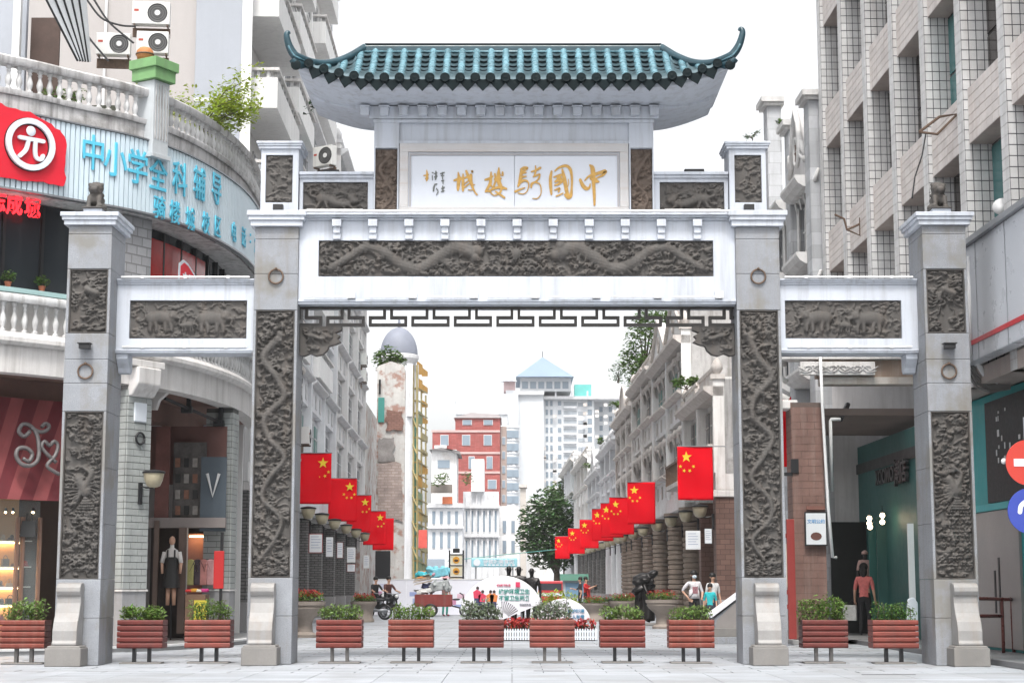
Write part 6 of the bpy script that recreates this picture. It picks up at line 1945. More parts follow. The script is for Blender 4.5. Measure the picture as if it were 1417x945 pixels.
def column(par, x, y, style, h, w=.85):
    """one arcade column; returns its front offset"""
    if style == 'round':
        c = MB().lathe([(.43, 0), (.43, h)], 16, (x, y + .45, .13)).build('column', STONE, par, local=True, smooth=40)
        z = .5
        while z < h - .5:
            o = inst('stone_course', drum_m, c, (x, y + .45, z), (0, 0, z * 7), (1 + .03 * math.sin(z * 9), 1 + .03 * math.sin(z * 9), 1))
            z += .25
        MB().lathe([(.62, 0), (.62, .2), (.52, .38)], 16, (x, y + .45, .13)).build('column_base', STONE, c, local=True, smooth=30)
        MB().lathe([(.5, h - .45), (.58, h - .3), (.68, h - .15), (.68, h)], 16, (x, y + .45, 0)).build('capital', STONE, c, local=True, smooth=30)
    else:
        mt = {'brick': SBRICK, 'brown': BROWN, 'white': WHT[2]}[style]
        c = MB().box(x - w / 2, x + w / 2, y, y + w * .95, .13, h).build('column', mt, par, local=True)
        MB().box(x - w / 2 - .05, x + w / 2 + .05, y - .05, y + w, .131, 1.1).build('column_base', M('col_base_grey', (.30, .29, .29), .8, .12, 1), c, local=True, bevel=.02)
        MB().box(x - w / 2 - .1, x + w / 2 + .1, y - .1, y + w, h - .3, h - .02).build('capital', STUC_L, c, local=True, bevel=.03)
    return c
COLS = []
def shophouse(label, D0, D1, side, a, H, hg=5.0, bays=3, floors=2, style='brick', tone=0, orn=0, ped='tri', arches=False, ornament=True, depth=11, cols=None, swag=True, balcony=False, name='shophouse', win=WING):
    loc, rz = street_frame(a, D0 if side < 0 else D1, side)
    t = thing(name, label, 'building', loc, rz)
    L = (D1 - D0) * math.sqrt(1 + SL * SL) - .02
    wm, om = WHT[tone], ORNT[orn]
    rg = random.Random(int(D0 * 7 + side))
    # ground floor arcade
    ncol = bays + 1
    xs = [L * k / bays for k in range(ncol)]
    for k, x in enumerate(xs[:-1] if side < 0 else xs[1:]):
        xx = min(max(x, .5), L - .5)
        COLS.append((side, D0 + xx if side < 0 else D1 - xx, a))
        column(t, xx, .05, style, hg)
    MB().box(0, L, .06, .9, hg, hg + .7).build('arcade_beam', wm, t, local=True)
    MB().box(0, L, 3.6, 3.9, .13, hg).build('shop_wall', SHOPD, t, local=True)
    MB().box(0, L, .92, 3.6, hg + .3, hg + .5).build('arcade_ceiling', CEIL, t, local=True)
    MB().box(0, L, -.35, 3.6, .002, .128).build('arcade_floor', M('arcade_paving', (.32, .32, .33), .7, .12, 1), t, local=True)
    for k in range(bays):
        MB().box(xs[k] + .6, xs[k + 1] - .6, 3.5, 3.598, .2, 2.9).build('shop_front', [GLASS('shop_pane', (.07, .07, .07), .1), M('shutter_grey', (.28, .28, .29), .5), SHOPD][rg.randrange(3)], t, local=True)
        MB().box(xs[k] + .4, xs[k + 1] - .4, 3.42, 3.598, 3.1, 3.9).build('shop_sign', M('shopsign_%d' % rg.randrange(5), [(.3, .04, .04), (.05, .15, .3), (.35, .3, .1), (.1, .25, .12), (.3, .3, .32)][rg.randrange(5)], .5), t, local=True)
    # upper storeys: solid wall set back, piers, spandrels and windows in between
    zb = hg + .7
    MB().box(0, L, .45, depth, zb, H).build('wall', wm, t, local=True)
    fh = (H - zb) / floors
    pw = .55
    for k in range(ncol):
        x0 = max(0, xs[k] - pw / 2); x1 = min(L, xs[k] + pw / 2)
        MB().box(x0, x1, .0, .448, zb, H + .6).build('pilaster', wm, t, local=True)
        MB().box(x0 - .08, x1 + .08, -.1, .5, H + .6, H + .8).build('pilaster_cap', om, t, local=True)
        if ornament and k % 2 == 0:
            MB().lathe([(.12, .8), (.24, 1.0), (.26, 1.15), (.16, 1.35), (.05, 1.5)], 10, ((x0 + x1) / 2, .2, H)).build('finial', om, t, local=True, smooth=40)
    for f in range(floors):
        z0 = zb + f * fh
        for k in range(bays):
            x0, x1 = xs[k] + pw / 2 + .003, xs[k + 1] - pw / 2 - .003
            if x1 - x0 < .5: continue
            sp = min(1.1, fh * .3)
            MB().box(x0, x1, .15, .447, z0, z0 + sp).build('spandrel', wm, t, local=True)
            MB().prismX([(.0, z0 + sp), (-.22, z0 + sp + .12), (-.22, z0 + sp + .22), (.447, z0 + sp + .22), (.447, z0 + sp)], x0, x1).build('sill_cornice', om, t, local=True)
            if ornament:
                for q in range(3):
                    xa = x0 + (x1 - x0) * (q + .5) / 3
                    MB().box(xa - .28, xa + .28, .1, .148, z0 + .2, z0 + sp - .2).build('panel', om, t, local=True, bevel=.03)
            zt = z0 + fh - (.85 if swag else .35)
            n = 2 if x1 - x0 < 3.2 else 3
            ww = (x1 - x0) / n
            for q in range(n):
                xa, xb = x0 + ww * q + .18, x0 + ww * (q + 1) - .18
                w = MB().box(xa, xb, .36, .446, z0 + sp + .24, zt).build('window', om, t, local=True)
                MB().box(xa + .1, xb - .1, .33, .357, z0 + sp + .34, zt - .1).build('pane', win if rg.random() < .8 else M('shutter_teal', (.10, .22, .2), .6), w, local=True)
                xm = (xa + xb) / 2
                MB().box(xm - .03, xm + .03, .3, .328, z0 + sp + .34, zt - .1).box(xa + .1, xb - .1, .3, .328, zt - .75, zt - .69).build('window_bar', om, w, local=True)
                if arches and f == floors - 1:
                    r_ = (xb - xa) / 2
                    MB().prismY([(xm + r_ * math.cos(a_), zt + r_ * .9 * math.sin(a_)) for a_ in [PI * j / 10 for j in range(11)]], .3, .445).build('arch_light', win, w, local=True)
                    MB().tube([(xm + (r_ + .06) * math.cos(a_), .25, zt + (r_ * .9 + .06) * math.sin(a_)) for a_ in [PI * j / 10 for j in range(11)]], .08, 6).build('arch_rim', om, w, local=True, smooth=True)
            if swag and f < floors:
                for q in range(n):
                    xa = x0 + ww * q
                    MB().tube([(xa + .1, .2, zt + .55), (xa + ww * .3, .08, zt + .25), (xa + ww * .7, .08, zt + .25), (xa + ww - .1, .2, zt + .55)], [.08, .14, .14, .08], 6).ball((xa + ww / 2, .1, zt + .35), .18, 8, 5).tube([(xa + .05, .2, zt + .6), (xa + .08, .08, zt + .1), (xa + .05, .2, zt - .35)], [.12, .1, .03], 6).build('swag', om, t, local=True, smooth=True)
            if balcony and f == 0:
                MB().box(x0, x1, -.9, .0, z0 - .2, z0).build('balcony', om, t, local=True)
                m = MB().box(x0, x1, -.9, -.82, z0 + .85, z0 + .95)
                for q in range(int((x1 - x0) / .3)): m.box(x0 + .1 + q * .3, x0 + .14 + q * .3, -.88, -.84, z0, z0 + .85)
                m.build('balcony_rail', RUST, t, local=True)
    if side > 0: MB().box(L + .001, L + .02, .47, depth - .05, zb, H + .6).build('end_wall', M('bare_plaster', (.40, .39, .385), .9, .2, 1.5, .4, 15, streak=.85, sc=(.13, .12, .11), tcol=(.26, .25, .24), ts=.8), t, local=True)
    # top cornice and pediment
    MB().prismX([(-.05, H - .1), (-.4, H + .15), (-.4, H + .3), (.449, H + .3), (.449, H - .1)], 0, L).build('top_cornice', om, t, local=True)
    for k in range(bays):
        x0, x1 = xs[k] + pw / 2 + .004, xs[k + 1] - pw / 2 - .004
        xm = (x0 + x1) / 2
        if ped == 'tri' and (bays < 3 or k % 2 == 1 or bays == 2):
            MB().prismY([(x0, H + .31), (x1, H + .31), (x1, H + .9), (xm, H + 2.6), (x0, H + .9)], .05, .4).build('pediment', wm, t, local=True)
            MB().tube([(x0 - .1, .0, H + .9), (xm, .0, H + 2.7), (x1 + .1, .0, H + .9)], .13, 6).build('pediment_rim', om, t, local=True)
            MB().tube([(xm + .4 * math.cos(a_), .02, H + 1.35 + .4 * math.sin(a_)) for a_ in [2 * PI * j / 14 for j in range(15)]], .07, 6).build('rosette', om, t, local=True, smooth=True)
        elif ped == 'curve' and k % 2 == bays // 2 % 2:
            top = [(xm + (x1 - x0) / 2 * math.cos(a_), H + .5 + 1.7 * math.sin(a_)) for a_ in [PI * j / 12 for j in range(13)]]
            MB().prismY([(x0, H + .31)] + [(x1, H + .31)] + top, .05, .4).build('pediment', wm, t, local=True)
            MB().tube([(p[0], .02, p[1] + .08) for p in top], .12, 6).build('pediment_rim', om, t, local=True, smooth=True)
        else:
            MB().box(x0, x1, .1, .35, H + .31, H + 1.0).build('parapet', wm, t, local=True)
            MB().box(x0 - .02, x1 + .02, .02, .42, H + 1.0, H + 1.15).build('parapet_cap', om, t, local=True)
    MB().box(.0, .3, .45, depth, H, H + .7).box(L - .3, L, .45, depth, H, H + .7).box(.3, L - .3, depth - .3, depth, H, H + .7).build('roof_parapet', wm, t, local=True)
    return t
# left side, under the apartment blocks
shophouse('white colonnaded house under the apartment block, first of the left arcade', 59.5, 73.5, -1, A_L, 10.5, 5.2, 2, 1, 'brick', 0, 1, 'none', swag=True, depth=14)
shophouse('tall white house with arched top windows on the left arcade, nearest the first flag', 73.6, 94.0, -1, A_L, 22.5, 5.0, 3, 4, 'brick', 2, 2, 'flat', arches=True, swag=False)
shophouse('narrow white house with pilasters, second tall front on the left arcade', 94.1, 117.0, -1, A_L, 25.5, 5.0, 3, 5, 'brick', 0, 2, 'flat', arches=True, swag=False)
# ruinous brick house, tower with dome and scaffold, further left
DL = 117.2
loc, rz = street_frame(A_L, DL, -1)
RUIN = M('ruin_plaster', (.56, .55, .53), .9, .15, 1.2, .4, 15, streak=.4, sc=(.25, .23, .21), tcol=(.36, .22, .18), ts=1.3)
rn = thing('ruined_house', 'crumbling plastered house with teal shutter and bare brick, below the domed tower', 'building', loc, rz)
MB().box(0, 22, .3, 11, 0, 14.5).build('wall', RUIN, rn, local=True)
MB().prismX([(.3, 14.5), (11, 14.5), (11, 16.0), (6, 19.5), (.8, 17.6), (.3, 16.8)], .1, .6).build('gable', RUIN, rn, local=True)
# its end wall faces the camera above the lower neighbours: door, window, brickwork
def facing(name, mat, par, px0, px1, py0, py1, D, th=.2, **k):
    a, b = P(px0, py1, D), P(px1, py0, D)
    return MB().box(a.x, b.x, a.y, a.y + th, 0 if py1 >= 780 and name not in ('net', 'orange_cloth') else a.z, b.z).build(name, mat, par, **k)
def jag(name, mat, par, px0, px1, py0, py1, D, th):
    rq = random.Random(px0)
    pts = []
    for (xa, ya), (xb, yb) in (((px0, py1), (px1, py1)), ((px1, py1), (px1, py0)), ((px1, py0), (px0, py0)), ((px0, py0), (px0, py1))):
        for k in range(5):
            t_ = k / 5
            p_ = P(xa + (xb - xa) * t_ + rq.uniform(-2.2, 2.2), ya + (yb - ya) * t_ + rq.uniform(-2.2, 2.2), D)
            pts.append((p_.x, p_.z))
    y_ = YD(D)
    return MB().prismY(pts, y_, y_ + th).build(name, mat, par)
rf_ = thing('ruin_gable', 'weathered gable end with teal shutter and exposed brick panel beside the scaffold', 'building', tuple(P(540, 812, 124)))
facing('wall', RUIN, rf_, 519, 561, 512, 800, 124, .6)
a = P(519, 512, 124)
MB().prismY([(P(519, 512, 124).x, P(519, 512, 124).z), (P(561, 512, 124).x, P(561, 512, 124).z), (P(558, 507, 124).x, P(558, 505, 124).z), (P(541, 503, 124).x, P(541, 500, 124).z), (P(524, 506, 124).x, P(524, 506, 124).z)], a.y, a.y + .6).build('gable', RUIN, rf_)
facing('shutter', M('shutter_green', (.06, .27, .24), .6, .1), rf_, 523, 532, 550, 584, 123.9, .1)
facing('slit_window', BLACK, rf_, 524, 527, 525, 545, 123.9, .1)
jag('brick_patch', M('bare_brick', (.30, .17, .14), .9, .2, 2, .3, 15, joint=(.4, .15, .02, (.6, .55, .5))), rf_, 535, 557, 568, 596, 123.85, .1)
jag('stone_panel', M('rubble_panel', (.30, .28, .27), .9, .4, 1.2, .6, 4), rf_, 524, 545, 606, 640, 123.85, .1)
jag('brick_wall', M('pale_brick', (.44, .36, .33), .9, .25, 1.5, .3, 12, joint=(.5, .2, .03, (.7, .68, .66))), rf_, 523, 556, 640, 720, 123.85, .1)
m = leaves(700, blob([(P(538, 495, 125), .95), (P(549, 500, 125), .7), (P(529, 499, 125), .8)]), .36)
tb = thing('gable_bush', 'round green bush growing on the ruined gable under the dome', 'shrub', tuple(P(540, 508, 125)))
m.build('crown', LEAF, tb, recalc=False)
MB().tube([P(540, 510, 125), P(540, 496, 125)], [.12, .05], 6).build('stem', BARK, tb)
# domed tower
DD = 150.0
dc = P(552, 491, DD)
dom = thing('domed_tower', 'round white tower with a blue grey dome above the left roofs', 'building', (dc.x, dc.y, 0))
rr_ = P(578, 500, DD).x - dc.x
hz = (P(552, 449, DD).z - dc.z) * .9
MB().lathe([(rr_ * .86, 0), (rr_ * .86, dc.z - .5)], 24).build('drum', WHT[2], dom, local=True, smooth=40)
MB().lathe([(rr_ * .9, dc.z - .8), (rr_ * 1.06, dc.z - .4), (rr_ * 1.06, dc.z - .1), (rr_ * .95, dc.z)], 24).build('drum_cornice', ORNT[2], dom, local=True, smooth=30)
MB().lathe([(rr_ * math.cos(a), dc.z + hz * math.sin(a)) for a in [PI / 2 * k / 9 for k in range(9)]] + [(.12, dc.z + hz), (.12, dc.z + hz + .5), (.02, dc.z + hz + .9)], 24).build('dome', M('dome_grey', (.20, .215, .26), .6, .12, 1, .1), dom, local=True, smooth=40)
for k in range(8):
    a = k * PI / 4
    MB().cbox((rr_ * .9 * math.cos(a), rr_ * .9 * math.sin(a), dc.z - 3.2), (.25, .25, 2.3)).build('tower_column', ORNT[2], dom, local=True)
# bamboo scaffold with green net and orange sheet
scf = thing('scaffold', 'tall bamboo scaffold with green netting and yellow orange sheeting on the left front', 'scaffold', tuple(P(572, 812, 152)))
BAMB = M('bamboo', (.34, .28, .13), .7, .2, 3, .1)
NET = M('green_net', (.10, .26, .20), .9, .3, 1.5, .3, 8)
YEL = M('yellow_sheet', (.55, .34, .07), .8, .45, .8, .3, 8, tcol=(.22, .30, .16), ts=.7, streak=.6, sc=(.62, .55, .4), ss=(3, 3, 1.5))
TEALP = M('pale_teal', (.38, .56, .54), .8, .15, 1, .2)
facing('house_front', TEALP, scf, 551, 566, 530, 800, 160, .4)
facing('house_front', M('tan_front', (.42, .36, .26), .85, .25, 1, .3), scf, 561, 579, 525, 800, 161, .4)
facing('net', NET, scf, 562, 578, 548, 790, 155, .1)
rq = random.Random(17)
SHT = [YEL, M('sheet_tan', (.42, .36, .20), .85, .3, 1.5, .3, 8), M('sheet_moss', (.24, .30, .17), .85, .3, 1.5, .3, 8), M('sheet_amber', (.58, .30, .04), .8, .3, 1.5, .3, 8)]
for k in range(13):
    for j in range(2):
        if rq.random() < .16: continue
        A_, B_ = (150, 160) if j == 0 else (160.3, 170)
        x0, x1 = (577, 583.3) if j == 0 else (583.6, 590.5)
        y0, y1 = (500 + k * 22.4 + (9 if j else 0), 500 + (k + 1) * 22.4 - rq.uniform(.5, 5))
        q = [P(x0, y0, A_), P(x1, y0 + 5, B_), P(x1, y1, B_), P(x0, y1, A_)]
        d_ = Vector((.1, .12, 0))
        MB().add([tuple(v) for v in q] + [tuple(v + d_) for v in q], [(0, 1, 2, 3), (7, 6, 5, 4), (0, 4, 5, 1), (1, 5, 6, 2), (2, 6, 7, 3), (3, 7, 4, 0)]).build('sheet', SHT[3 if k < 3 else rq.randrange(4)], scf)
for px in (562, 567, 572, 577, 583, 589):
    D = 151 if px < 578 else 151 + (px - 577) * 1.5
    MB().tube([P(px, 812, D - 1.5), P(px, 505 + max(0, (px - 577) * 3.5), D - 1.5)], .09, 5).build('pole', BAMB, scf)
for k in range(15):
    py = 540 + k * 17
    MB().tube([P(560, py, 150.5), P(578, py - 3, 149.5), P(591, py + 4, 167)], .08, 5).build('pole', BAMB, scf)
for k in range(6):
    MB().tube([P(562, 560 + k * 36, 149.8), P(577, 592 + k * 36, 149.2)], .07, 5).build('pole', BAMB, scf)
facing('red_cloth', M('red_cloth', (.6, .1, .08), .8, .2, 2), scf, 579, 591, 733, 758, 148.9, .15)
facing('orange_cloth', M('orange_cloth', (.7, .25, .05), .8, .2, 2), scf, 578, 590, 790, 800, 148.9, .15)
# dark doorway of the left arcade end
facing('dark_opening', BLACK, scf, 519, 540, 762, 800, 119.0, .3)

# right side row, brown pier house first then stone columned baroque fronts
shophouse('brown piered house with a plain parapet, behind the first flag on the right', 71.8, 83.0, 1, A_R, 9.6, 5.6, 2, 1, 'brown', 1, 1, 'flat', swag=False, balcony=True)
shophouse('grey white baroque house with tall end pier, behind the second flag on the right', 83.1, 98.0, 1, A_R, 13.4, 5.4, 2, 2, 'round', 0, 1, 'tri', swag=True)
shophouse('cream baroque front with leaf swags, third on the right arcade', 98.1, 112.0, 1, A_R, 13.8, 5.4, 2, 2, 'round', 1, 1, 'flat')
shophouse('brownish ornate front with twisted trim, fourth on the right arcade', 112.1, 126.0, 1, A_R, 13.0, 5.4, 3, 2, 'round', 3, 1, 'curve')
shophouse('pale narrow front, fifth on the right arcade', 126.1, 143.0, 1, A_R, 12.0, 5.2, 3, 2, 'white', 2, 2, 'flat', swag=False)
shophouse('plain white house with tiny gable, sixth on the right arcade', 143.1, 160.0, 1, A_R, 11.0, 5.2, 3, 2, 'brick', 2, 2, 'tri', swag=False)
shophouse('distant pale house, second last on the right arcade', 160.1, 185.0, 1, A_R, 13.5, 5.2, 4, 2, 'brick', 0, 0, 'flat', swag=False, ornament=False)
shophouse('distant grey white house, last on the right arcade', 185.1, 215.0, 1, A_R, 15.0, 5.2, 4, 2, 'white', 2, 0, 'flat', swag=False, ornament=False)
# a tall bare end pier stands on the second house
loc, rz = street_frame(A_R, 84.5, 1)
tp_ = thing('end_pier', 'tall bare plaster pier with a brown cap beside the carved corner bracket', 'chimney', loc, rz)
MB().box(-.2, 1.3, .3, 3.4, 9.7, 15.4).build('pier', M('bare_plaster', (.40, .39, .385), .9, .2, 1.5, .4, 15, streak=.85, sc=(.13, .12, .11), tcol=(.26, .25, .24), ts=.8), tp_, local=True)
MB().box(-.35, 1.45, .15, 3.55, 15.4, 15.6).box(-.45, 1.55, .05, 3.65, 15.6, 15.75).build('cap', ORNT[1], tp_, local=True)
ordn0 = ('second nearest', 'third nearest', 'nearest', 'farthest')
# trees on the right roofs
def big_tree(name, label, loc, trunk_h, clumps, n, size, mat, r0=.3, group=None, cat='tree'):
    t = thing(name, label, cat, loc, group=group)
    m = MB().tube([(0, 0, 0), (.1, 0, trunk_h * .5), (0, .1, trunk_h)], [r0, r0 * .8, r0 * .55], 8)
    for c, r in clumps:
        m.tube([(0, 0, trunk_h * .75), (c[0] * .5, c[1] * .5, trunk_h * .5 + c[2] * .5), c], [r0 * .4, r0 * .25, r0 * .08], 6)
    m.build('trunk', BARK, t, local=True, smooth=True)
    leaves(n, blob(clumps), size).build('crown', mat, t, local=True, recalc=False)
    return t
def px_clumps(base, lst, D):
    out = []
    for px, py, r in lst:
        p = P(px, py, D)
        out.append(((p.x - base.x, random.Random(px).uniform(-1, 1) * r, p.z - base.z), r))
    return out
b = P(892, 560, 118)
big_tree('roof_tree', 'leafy tree growing over the right arcade roofs below the fretwork', tuple(b), 3.0, px_clumps(b, [(905, 440, 1.2), (895, 450, 1.2), (885, 468, 1.1), (915, 445, 1.0), (880, 492, 1.2), (890, 510, 1.0), (876, 500, .9), (884, 528, .8), (930, 440, .9)], 118), 2600, .34, LEAF, .25)
for i_, (px, py, D) in enumerate(((862, 572, 124), (838, 621, 142), (950, 548, 82), (822, 655, 158))):
    p_ = P(px, py, D)
    branch_tree('roof_bush', ordn0[i_] + ' small green bush along the right arcade roofline', tuple(p_), .5, .8, 6, 260, .28, LEAF, 60 + i_, 'shrub', r0=.05)
b = P(855, 530, 160)
big_tree('roof_tree', 'small faint tree at the far end of the right roofs', tuple(b), .8, px_clumps(b, [(852, 515, .9), (858, 508, .8), (862, 520, .8)], 160), 260, .35, LEAF_G, .12)
# tree and greenery at the end of the street
b = P(770, 822, 190)
big_tree('street_tree', 'dark spreading tree at the end of the street left of the flags', (b.x, b.y, 0), 4.0, px_clumps(Vector((b.x, b.y, 0)), [(745, 720, 2.3), (758, 705, 2.4), (772, 712, 2.4), (735, 745, 1.8), (760, 740, 2.6), (780, 735, 2.2), (750, 765, 1.8), (775, 765, 2.0), (790, 750, 1.8)], 190), 5200, .62, M('leaf_street', (.06, .115, .035), .5, .2, 3, 0, island=.5, trans=.3), .5)
b = P(782, 822, 215)
big_tree('street_tree', 'lighter green tree behind the dark spreading tree', (b.x, b.y, 0), 8.0, px_clumps(Vector((b.x, b.y, 0)), [(775, 690, 2.2), (785, 685, 2.2), (790, 700, 2.3), (780, 710, 2.4)], 215), 1800, .6, LEAF, .4)

# ------------------------------------------------------------------ far buildings
def wins(par, px0, px1, py0, py1, D, nx, ny, wf, hf, mat, frame=None, th=.15, name='window'):
    a, b = P(px0, py1, D), P(px1, py0, D)
    cw, ch = (b.x - a.x) / nx, (b.z - a.z) / ny
    off = OFF[par.name]
    fm = MB().box(-cw * wf / 2 * 1.12, cw * wf / 2 * 1.12, -th * .6, .05, -ch * hf / 2 * 1.1, ch * hf / 2 * 1.1).mesh(name, frame or WINF)
    pm = MB().box(-cw * wf / 2, cw * wf / 2, -th, -th * .62, -ch * hf / 2, ch * hf / 2).mesh('pane', mat)
    for i in range(nx):
        for j in range(ny):
            o = inst(name, fm, par, (a.x + cw * (i + .5) - off.x, a.y - off.y, a.z + ch * (j + .5) - off.z))
            inst('pane', pm, o)
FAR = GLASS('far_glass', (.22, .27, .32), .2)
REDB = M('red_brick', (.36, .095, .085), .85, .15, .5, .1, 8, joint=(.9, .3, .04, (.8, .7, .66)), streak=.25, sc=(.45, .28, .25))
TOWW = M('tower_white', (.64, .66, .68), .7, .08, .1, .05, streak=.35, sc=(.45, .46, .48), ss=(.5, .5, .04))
# red brick block
DR = 300
rb = thing('red_brick_block', 'red brick apartment block with white banding beyond the left roofs', 'building', tuple(P(645, 812, DR)))
facing('wall', REDB, rb, 597, 692, 598, 812, DR, 14)
facing('upper_storey', REDB, rb, 630, 692, 578, 597.6, DR, 14)
a, b = P(628, 578, DR - .4), P(694, 570, DR - .4)
MB().prismY([(a.x, a.z), (b.x, a.z), (P(690, 575, DR).x, P(690, 574, DR).z), (P(652, 572, DR).x, P(652, 571, DR).z)], a.y, a.y + 14).build('roof', M('roof_grey', (.4, .36, .36), .8), rb)
for py in (595, 625, 652, 698, 716): facing('band', M('band_pale', (.5, .36, .34), .8), rb, 597, 692, py, py + 3, DR - .15, .14)
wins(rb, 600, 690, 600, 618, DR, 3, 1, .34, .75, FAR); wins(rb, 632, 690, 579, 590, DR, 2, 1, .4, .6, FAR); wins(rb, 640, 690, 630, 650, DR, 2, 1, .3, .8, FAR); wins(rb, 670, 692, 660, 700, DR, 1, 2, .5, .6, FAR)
a = P(601, 620, DR - 1); b = P(618, 616, DR - 1)
MB().box(a.x, b.x, a.y, a.y + 1, a.z, b.z).build('balcony', WHT[0], rb)
sd = thing('brown_side_block', 'narrow brown street side of the red brick block', 'building', tuple(P(700, 812, 290)))
facing('wall', M('side_brown', (.34, .27, .24), .85, .15, .5, .1), sd, 692.6, 701, 590, 812, 301, 12)
wins(sd, 693, 701, 600, 760, 301, 1, 8, .5, .5, FAR)
# pale block left of the tower
pb = thing('pale_gabled_block', 'faint white block with a low gable behind the red brick block', 'building', tuple(P(660, 812, 430)))
facing('wall', TOWW, pb, 630, 702, 556, 812, 430, 15)
a = P(630, 556, 430); b = P(702, 556, 430); c = P(662, 540, 430)
MB().prismY([(a.x, a.z), (b.x, a.z), (c.x, c.z)], a.y, a.y + 15).build('gable', TOWW, pb)
facing('band', ORNT[2], pb, 629, 703, 570, 573, 429.5, .4)
# round-cornered white block
rc2 = thing('round_white_block', 'white block with rounded balconies between red brick block and tower', 'building', tuple(P(706, 812, 380)))
c = P(705, 812, 385); r_ = P(718, 700, 385).x - c.x
MB().lathe([(r_, 0), (r_, P(705, 590, 385).z)], 24, (c.x, c.y, 0)).build('wall', TOWW, rc2, smooth=40)
for k in range(9):
    z = P(705, 590 + k * 18, 385).z
    MB().lathe([(r_ * 1.06, z - .5), (r_ * 1.1, z - .3), (r_ * 1.06, z)], 24, (c.x, c.y, 0)).build('balcony_band', WHT[2], rc2, smooth=30)
    for j in (-1, 0, 1):
        a_ = -PI / 2 + j * .7
        MB().cbox((c.x + r_ * math.cos(a_), c.y + r_ * math.sin(a_), z - 1.9), (.7, .4, .8)).build('window', FAR, rc2)
# the tower
DT = 450
tw_ = thing('white_tower_block', 'hazy white apartment tower with a blue pyramid roof at the end of the street', 'building', tuple(P(755, 812, DT)))
facing('wall', TOWW, tw_, 717, 752, 545, 812, DT, 26)
facing('wall', TOWW, tw_, 752.4, 822, 550, 812, DT + 6, 22)
facing('wall', TOWW, tw_, 822.4, 866, 556, 812, DT + 12, 22)
facing('cornice', ORNT[2], tw_, 716, 753, 541, 546, DT - 1, 27); facing('cornice', ORNT[2], tw_, 752.6, 867, 548, 552, DT + 4, 22)
facing('crown_wall', TOWW, tw_, 720, 790, 521, 541, DT + 3, 20)
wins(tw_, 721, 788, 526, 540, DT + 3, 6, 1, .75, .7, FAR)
a, b, c = P(714, 521, DT), P(794, 521, DT), P(751, 492, DT + 10)
bl = M('blue_roof', (.22, .29, .38), .5, .08, .2)
yb = a.y + 26
MB().add([(a.x, a.y, a.z), (b.x, a.y, a.z), (b.x, yb, a.z), (a.x, yb, a.z), (c.x, (a.y + yb) / 2, c.z)], [(3, 2, 1, 0), (0, 1, 4), (1, 2, 4), (2, 3, 4), (3, 0, 4)]).build('pyramid_roof', bl, tw_)
MB().tube([(c.x, (a.y + yb) / 2, c.z - .5), (c.x, (a.y + yb) / 2, c.z + 1.6)], .15, 6).build('finial', STEEL, tw_)
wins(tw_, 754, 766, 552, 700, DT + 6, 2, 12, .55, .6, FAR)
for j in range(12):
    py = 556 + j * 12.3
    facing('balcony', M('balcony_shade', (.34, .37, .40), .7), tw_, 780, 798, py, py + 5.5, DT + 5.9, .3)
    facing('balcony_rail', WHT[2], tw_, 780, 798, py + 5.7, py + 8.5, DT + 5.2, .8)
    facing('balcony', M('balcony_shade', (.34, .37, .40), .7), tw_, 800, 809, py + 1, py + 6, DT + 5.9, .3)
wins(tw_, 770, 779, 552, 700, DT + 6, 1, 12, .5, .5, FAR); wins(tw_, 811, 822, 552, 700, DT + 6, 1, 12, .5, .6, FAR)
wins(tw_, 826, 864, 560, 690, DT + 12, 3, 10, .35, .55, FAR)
rq = random.Random(31)
for q in range(46):
    c = P(rq.choice((767.5, 809.5, 826, 838, 850, 753)), rq.uniform(556, 700), DT + 5)
    MB().box(c.x - .5, c.x + .5, c.y - .5, c.y, c.z - .4, c.z + .4).build('air_conditioner', WHT[3], tw_)
facing('teal_awning', M('teal_sheet', (.12, .45, .42), .6), tw_, 795, 818, 532, 548, DT + 7, 4)
for px in (768, 790, 812, 835, 856): facing('parapet_post', WHT[2], tw_, px, px + 2, 541, 549, DT + 3.8, 1)
a, b, c = P(826, 548, DT + 12), P(866, 548, DT + 12), P(850, 528, DT + 15)
MB().prismY([(a.x, a.z), (b.x, a.z), (P(862, 532, DT).x, P(862, 532, DT + 12).z), (c.x, c.z), (P(838, 535, DT).x, P(838, 535, DT + 12).z)], a.y, a.y + 14).build('roof_pavilion', TOWW, tw_)
facing('roof_pavilion', M('pavilion_pink', (.5, .36, .36), .7), tw_, 697, 713, 528, 540, 440, 8)
c = P(704, 528, 440)
MB().lathe([(2.2, 0), (1.2, 1.1), (.1, 1.8)], 16, tuple(c)).build('pavilion_roof', TOWW, tw_)
facing('wall', TOWW, tw_, 700, 717, 540, 812, 440, 12)
# low white houses closing the street
lh = thing('white_corner_house', 'white baroque corner house at the bend of the street below the red brick block', 'building', tuple(P(640, 812, 235)))
facing('wall', WHT[2], lh, 592, 640, 700, 812, 235, 8); facing('wall', WHT[0], lh, 597, 632, 622, 700, 245, 8)
a = P(596, 622, 244.5)
MB().prismY([(P(594, 622, 244).x, P(594, 622, 244).z), (P(636, 624, 244).x, P(636, 624, 244).z), (P(638, 628, 244).x, P(638, 629, 244).z), (P(610, 619, 244).x, P(610, 619, 244).z)], a.y - .5, a.y + 8).build('roof_edge', M('roof_line', (.2, .19, .19), .8), lh)
facing('cornice', ORNT[2], lh, 590, 642, 696, 702, 234.4, .7); facing('cornice', ORNT[2], lh, 590, 642, 728, 731, 234.4, .5)
wins(lh, 595, 637, 734, 760, 235, 4, 1, .4, .85, FAR); wins(lh, 595, 637, 705, 727, 235, 4, 1, .4, .8, FAR); wins(lh, 600, 628, 636, 648, 245, 1, 1, .6, .9, FAR)
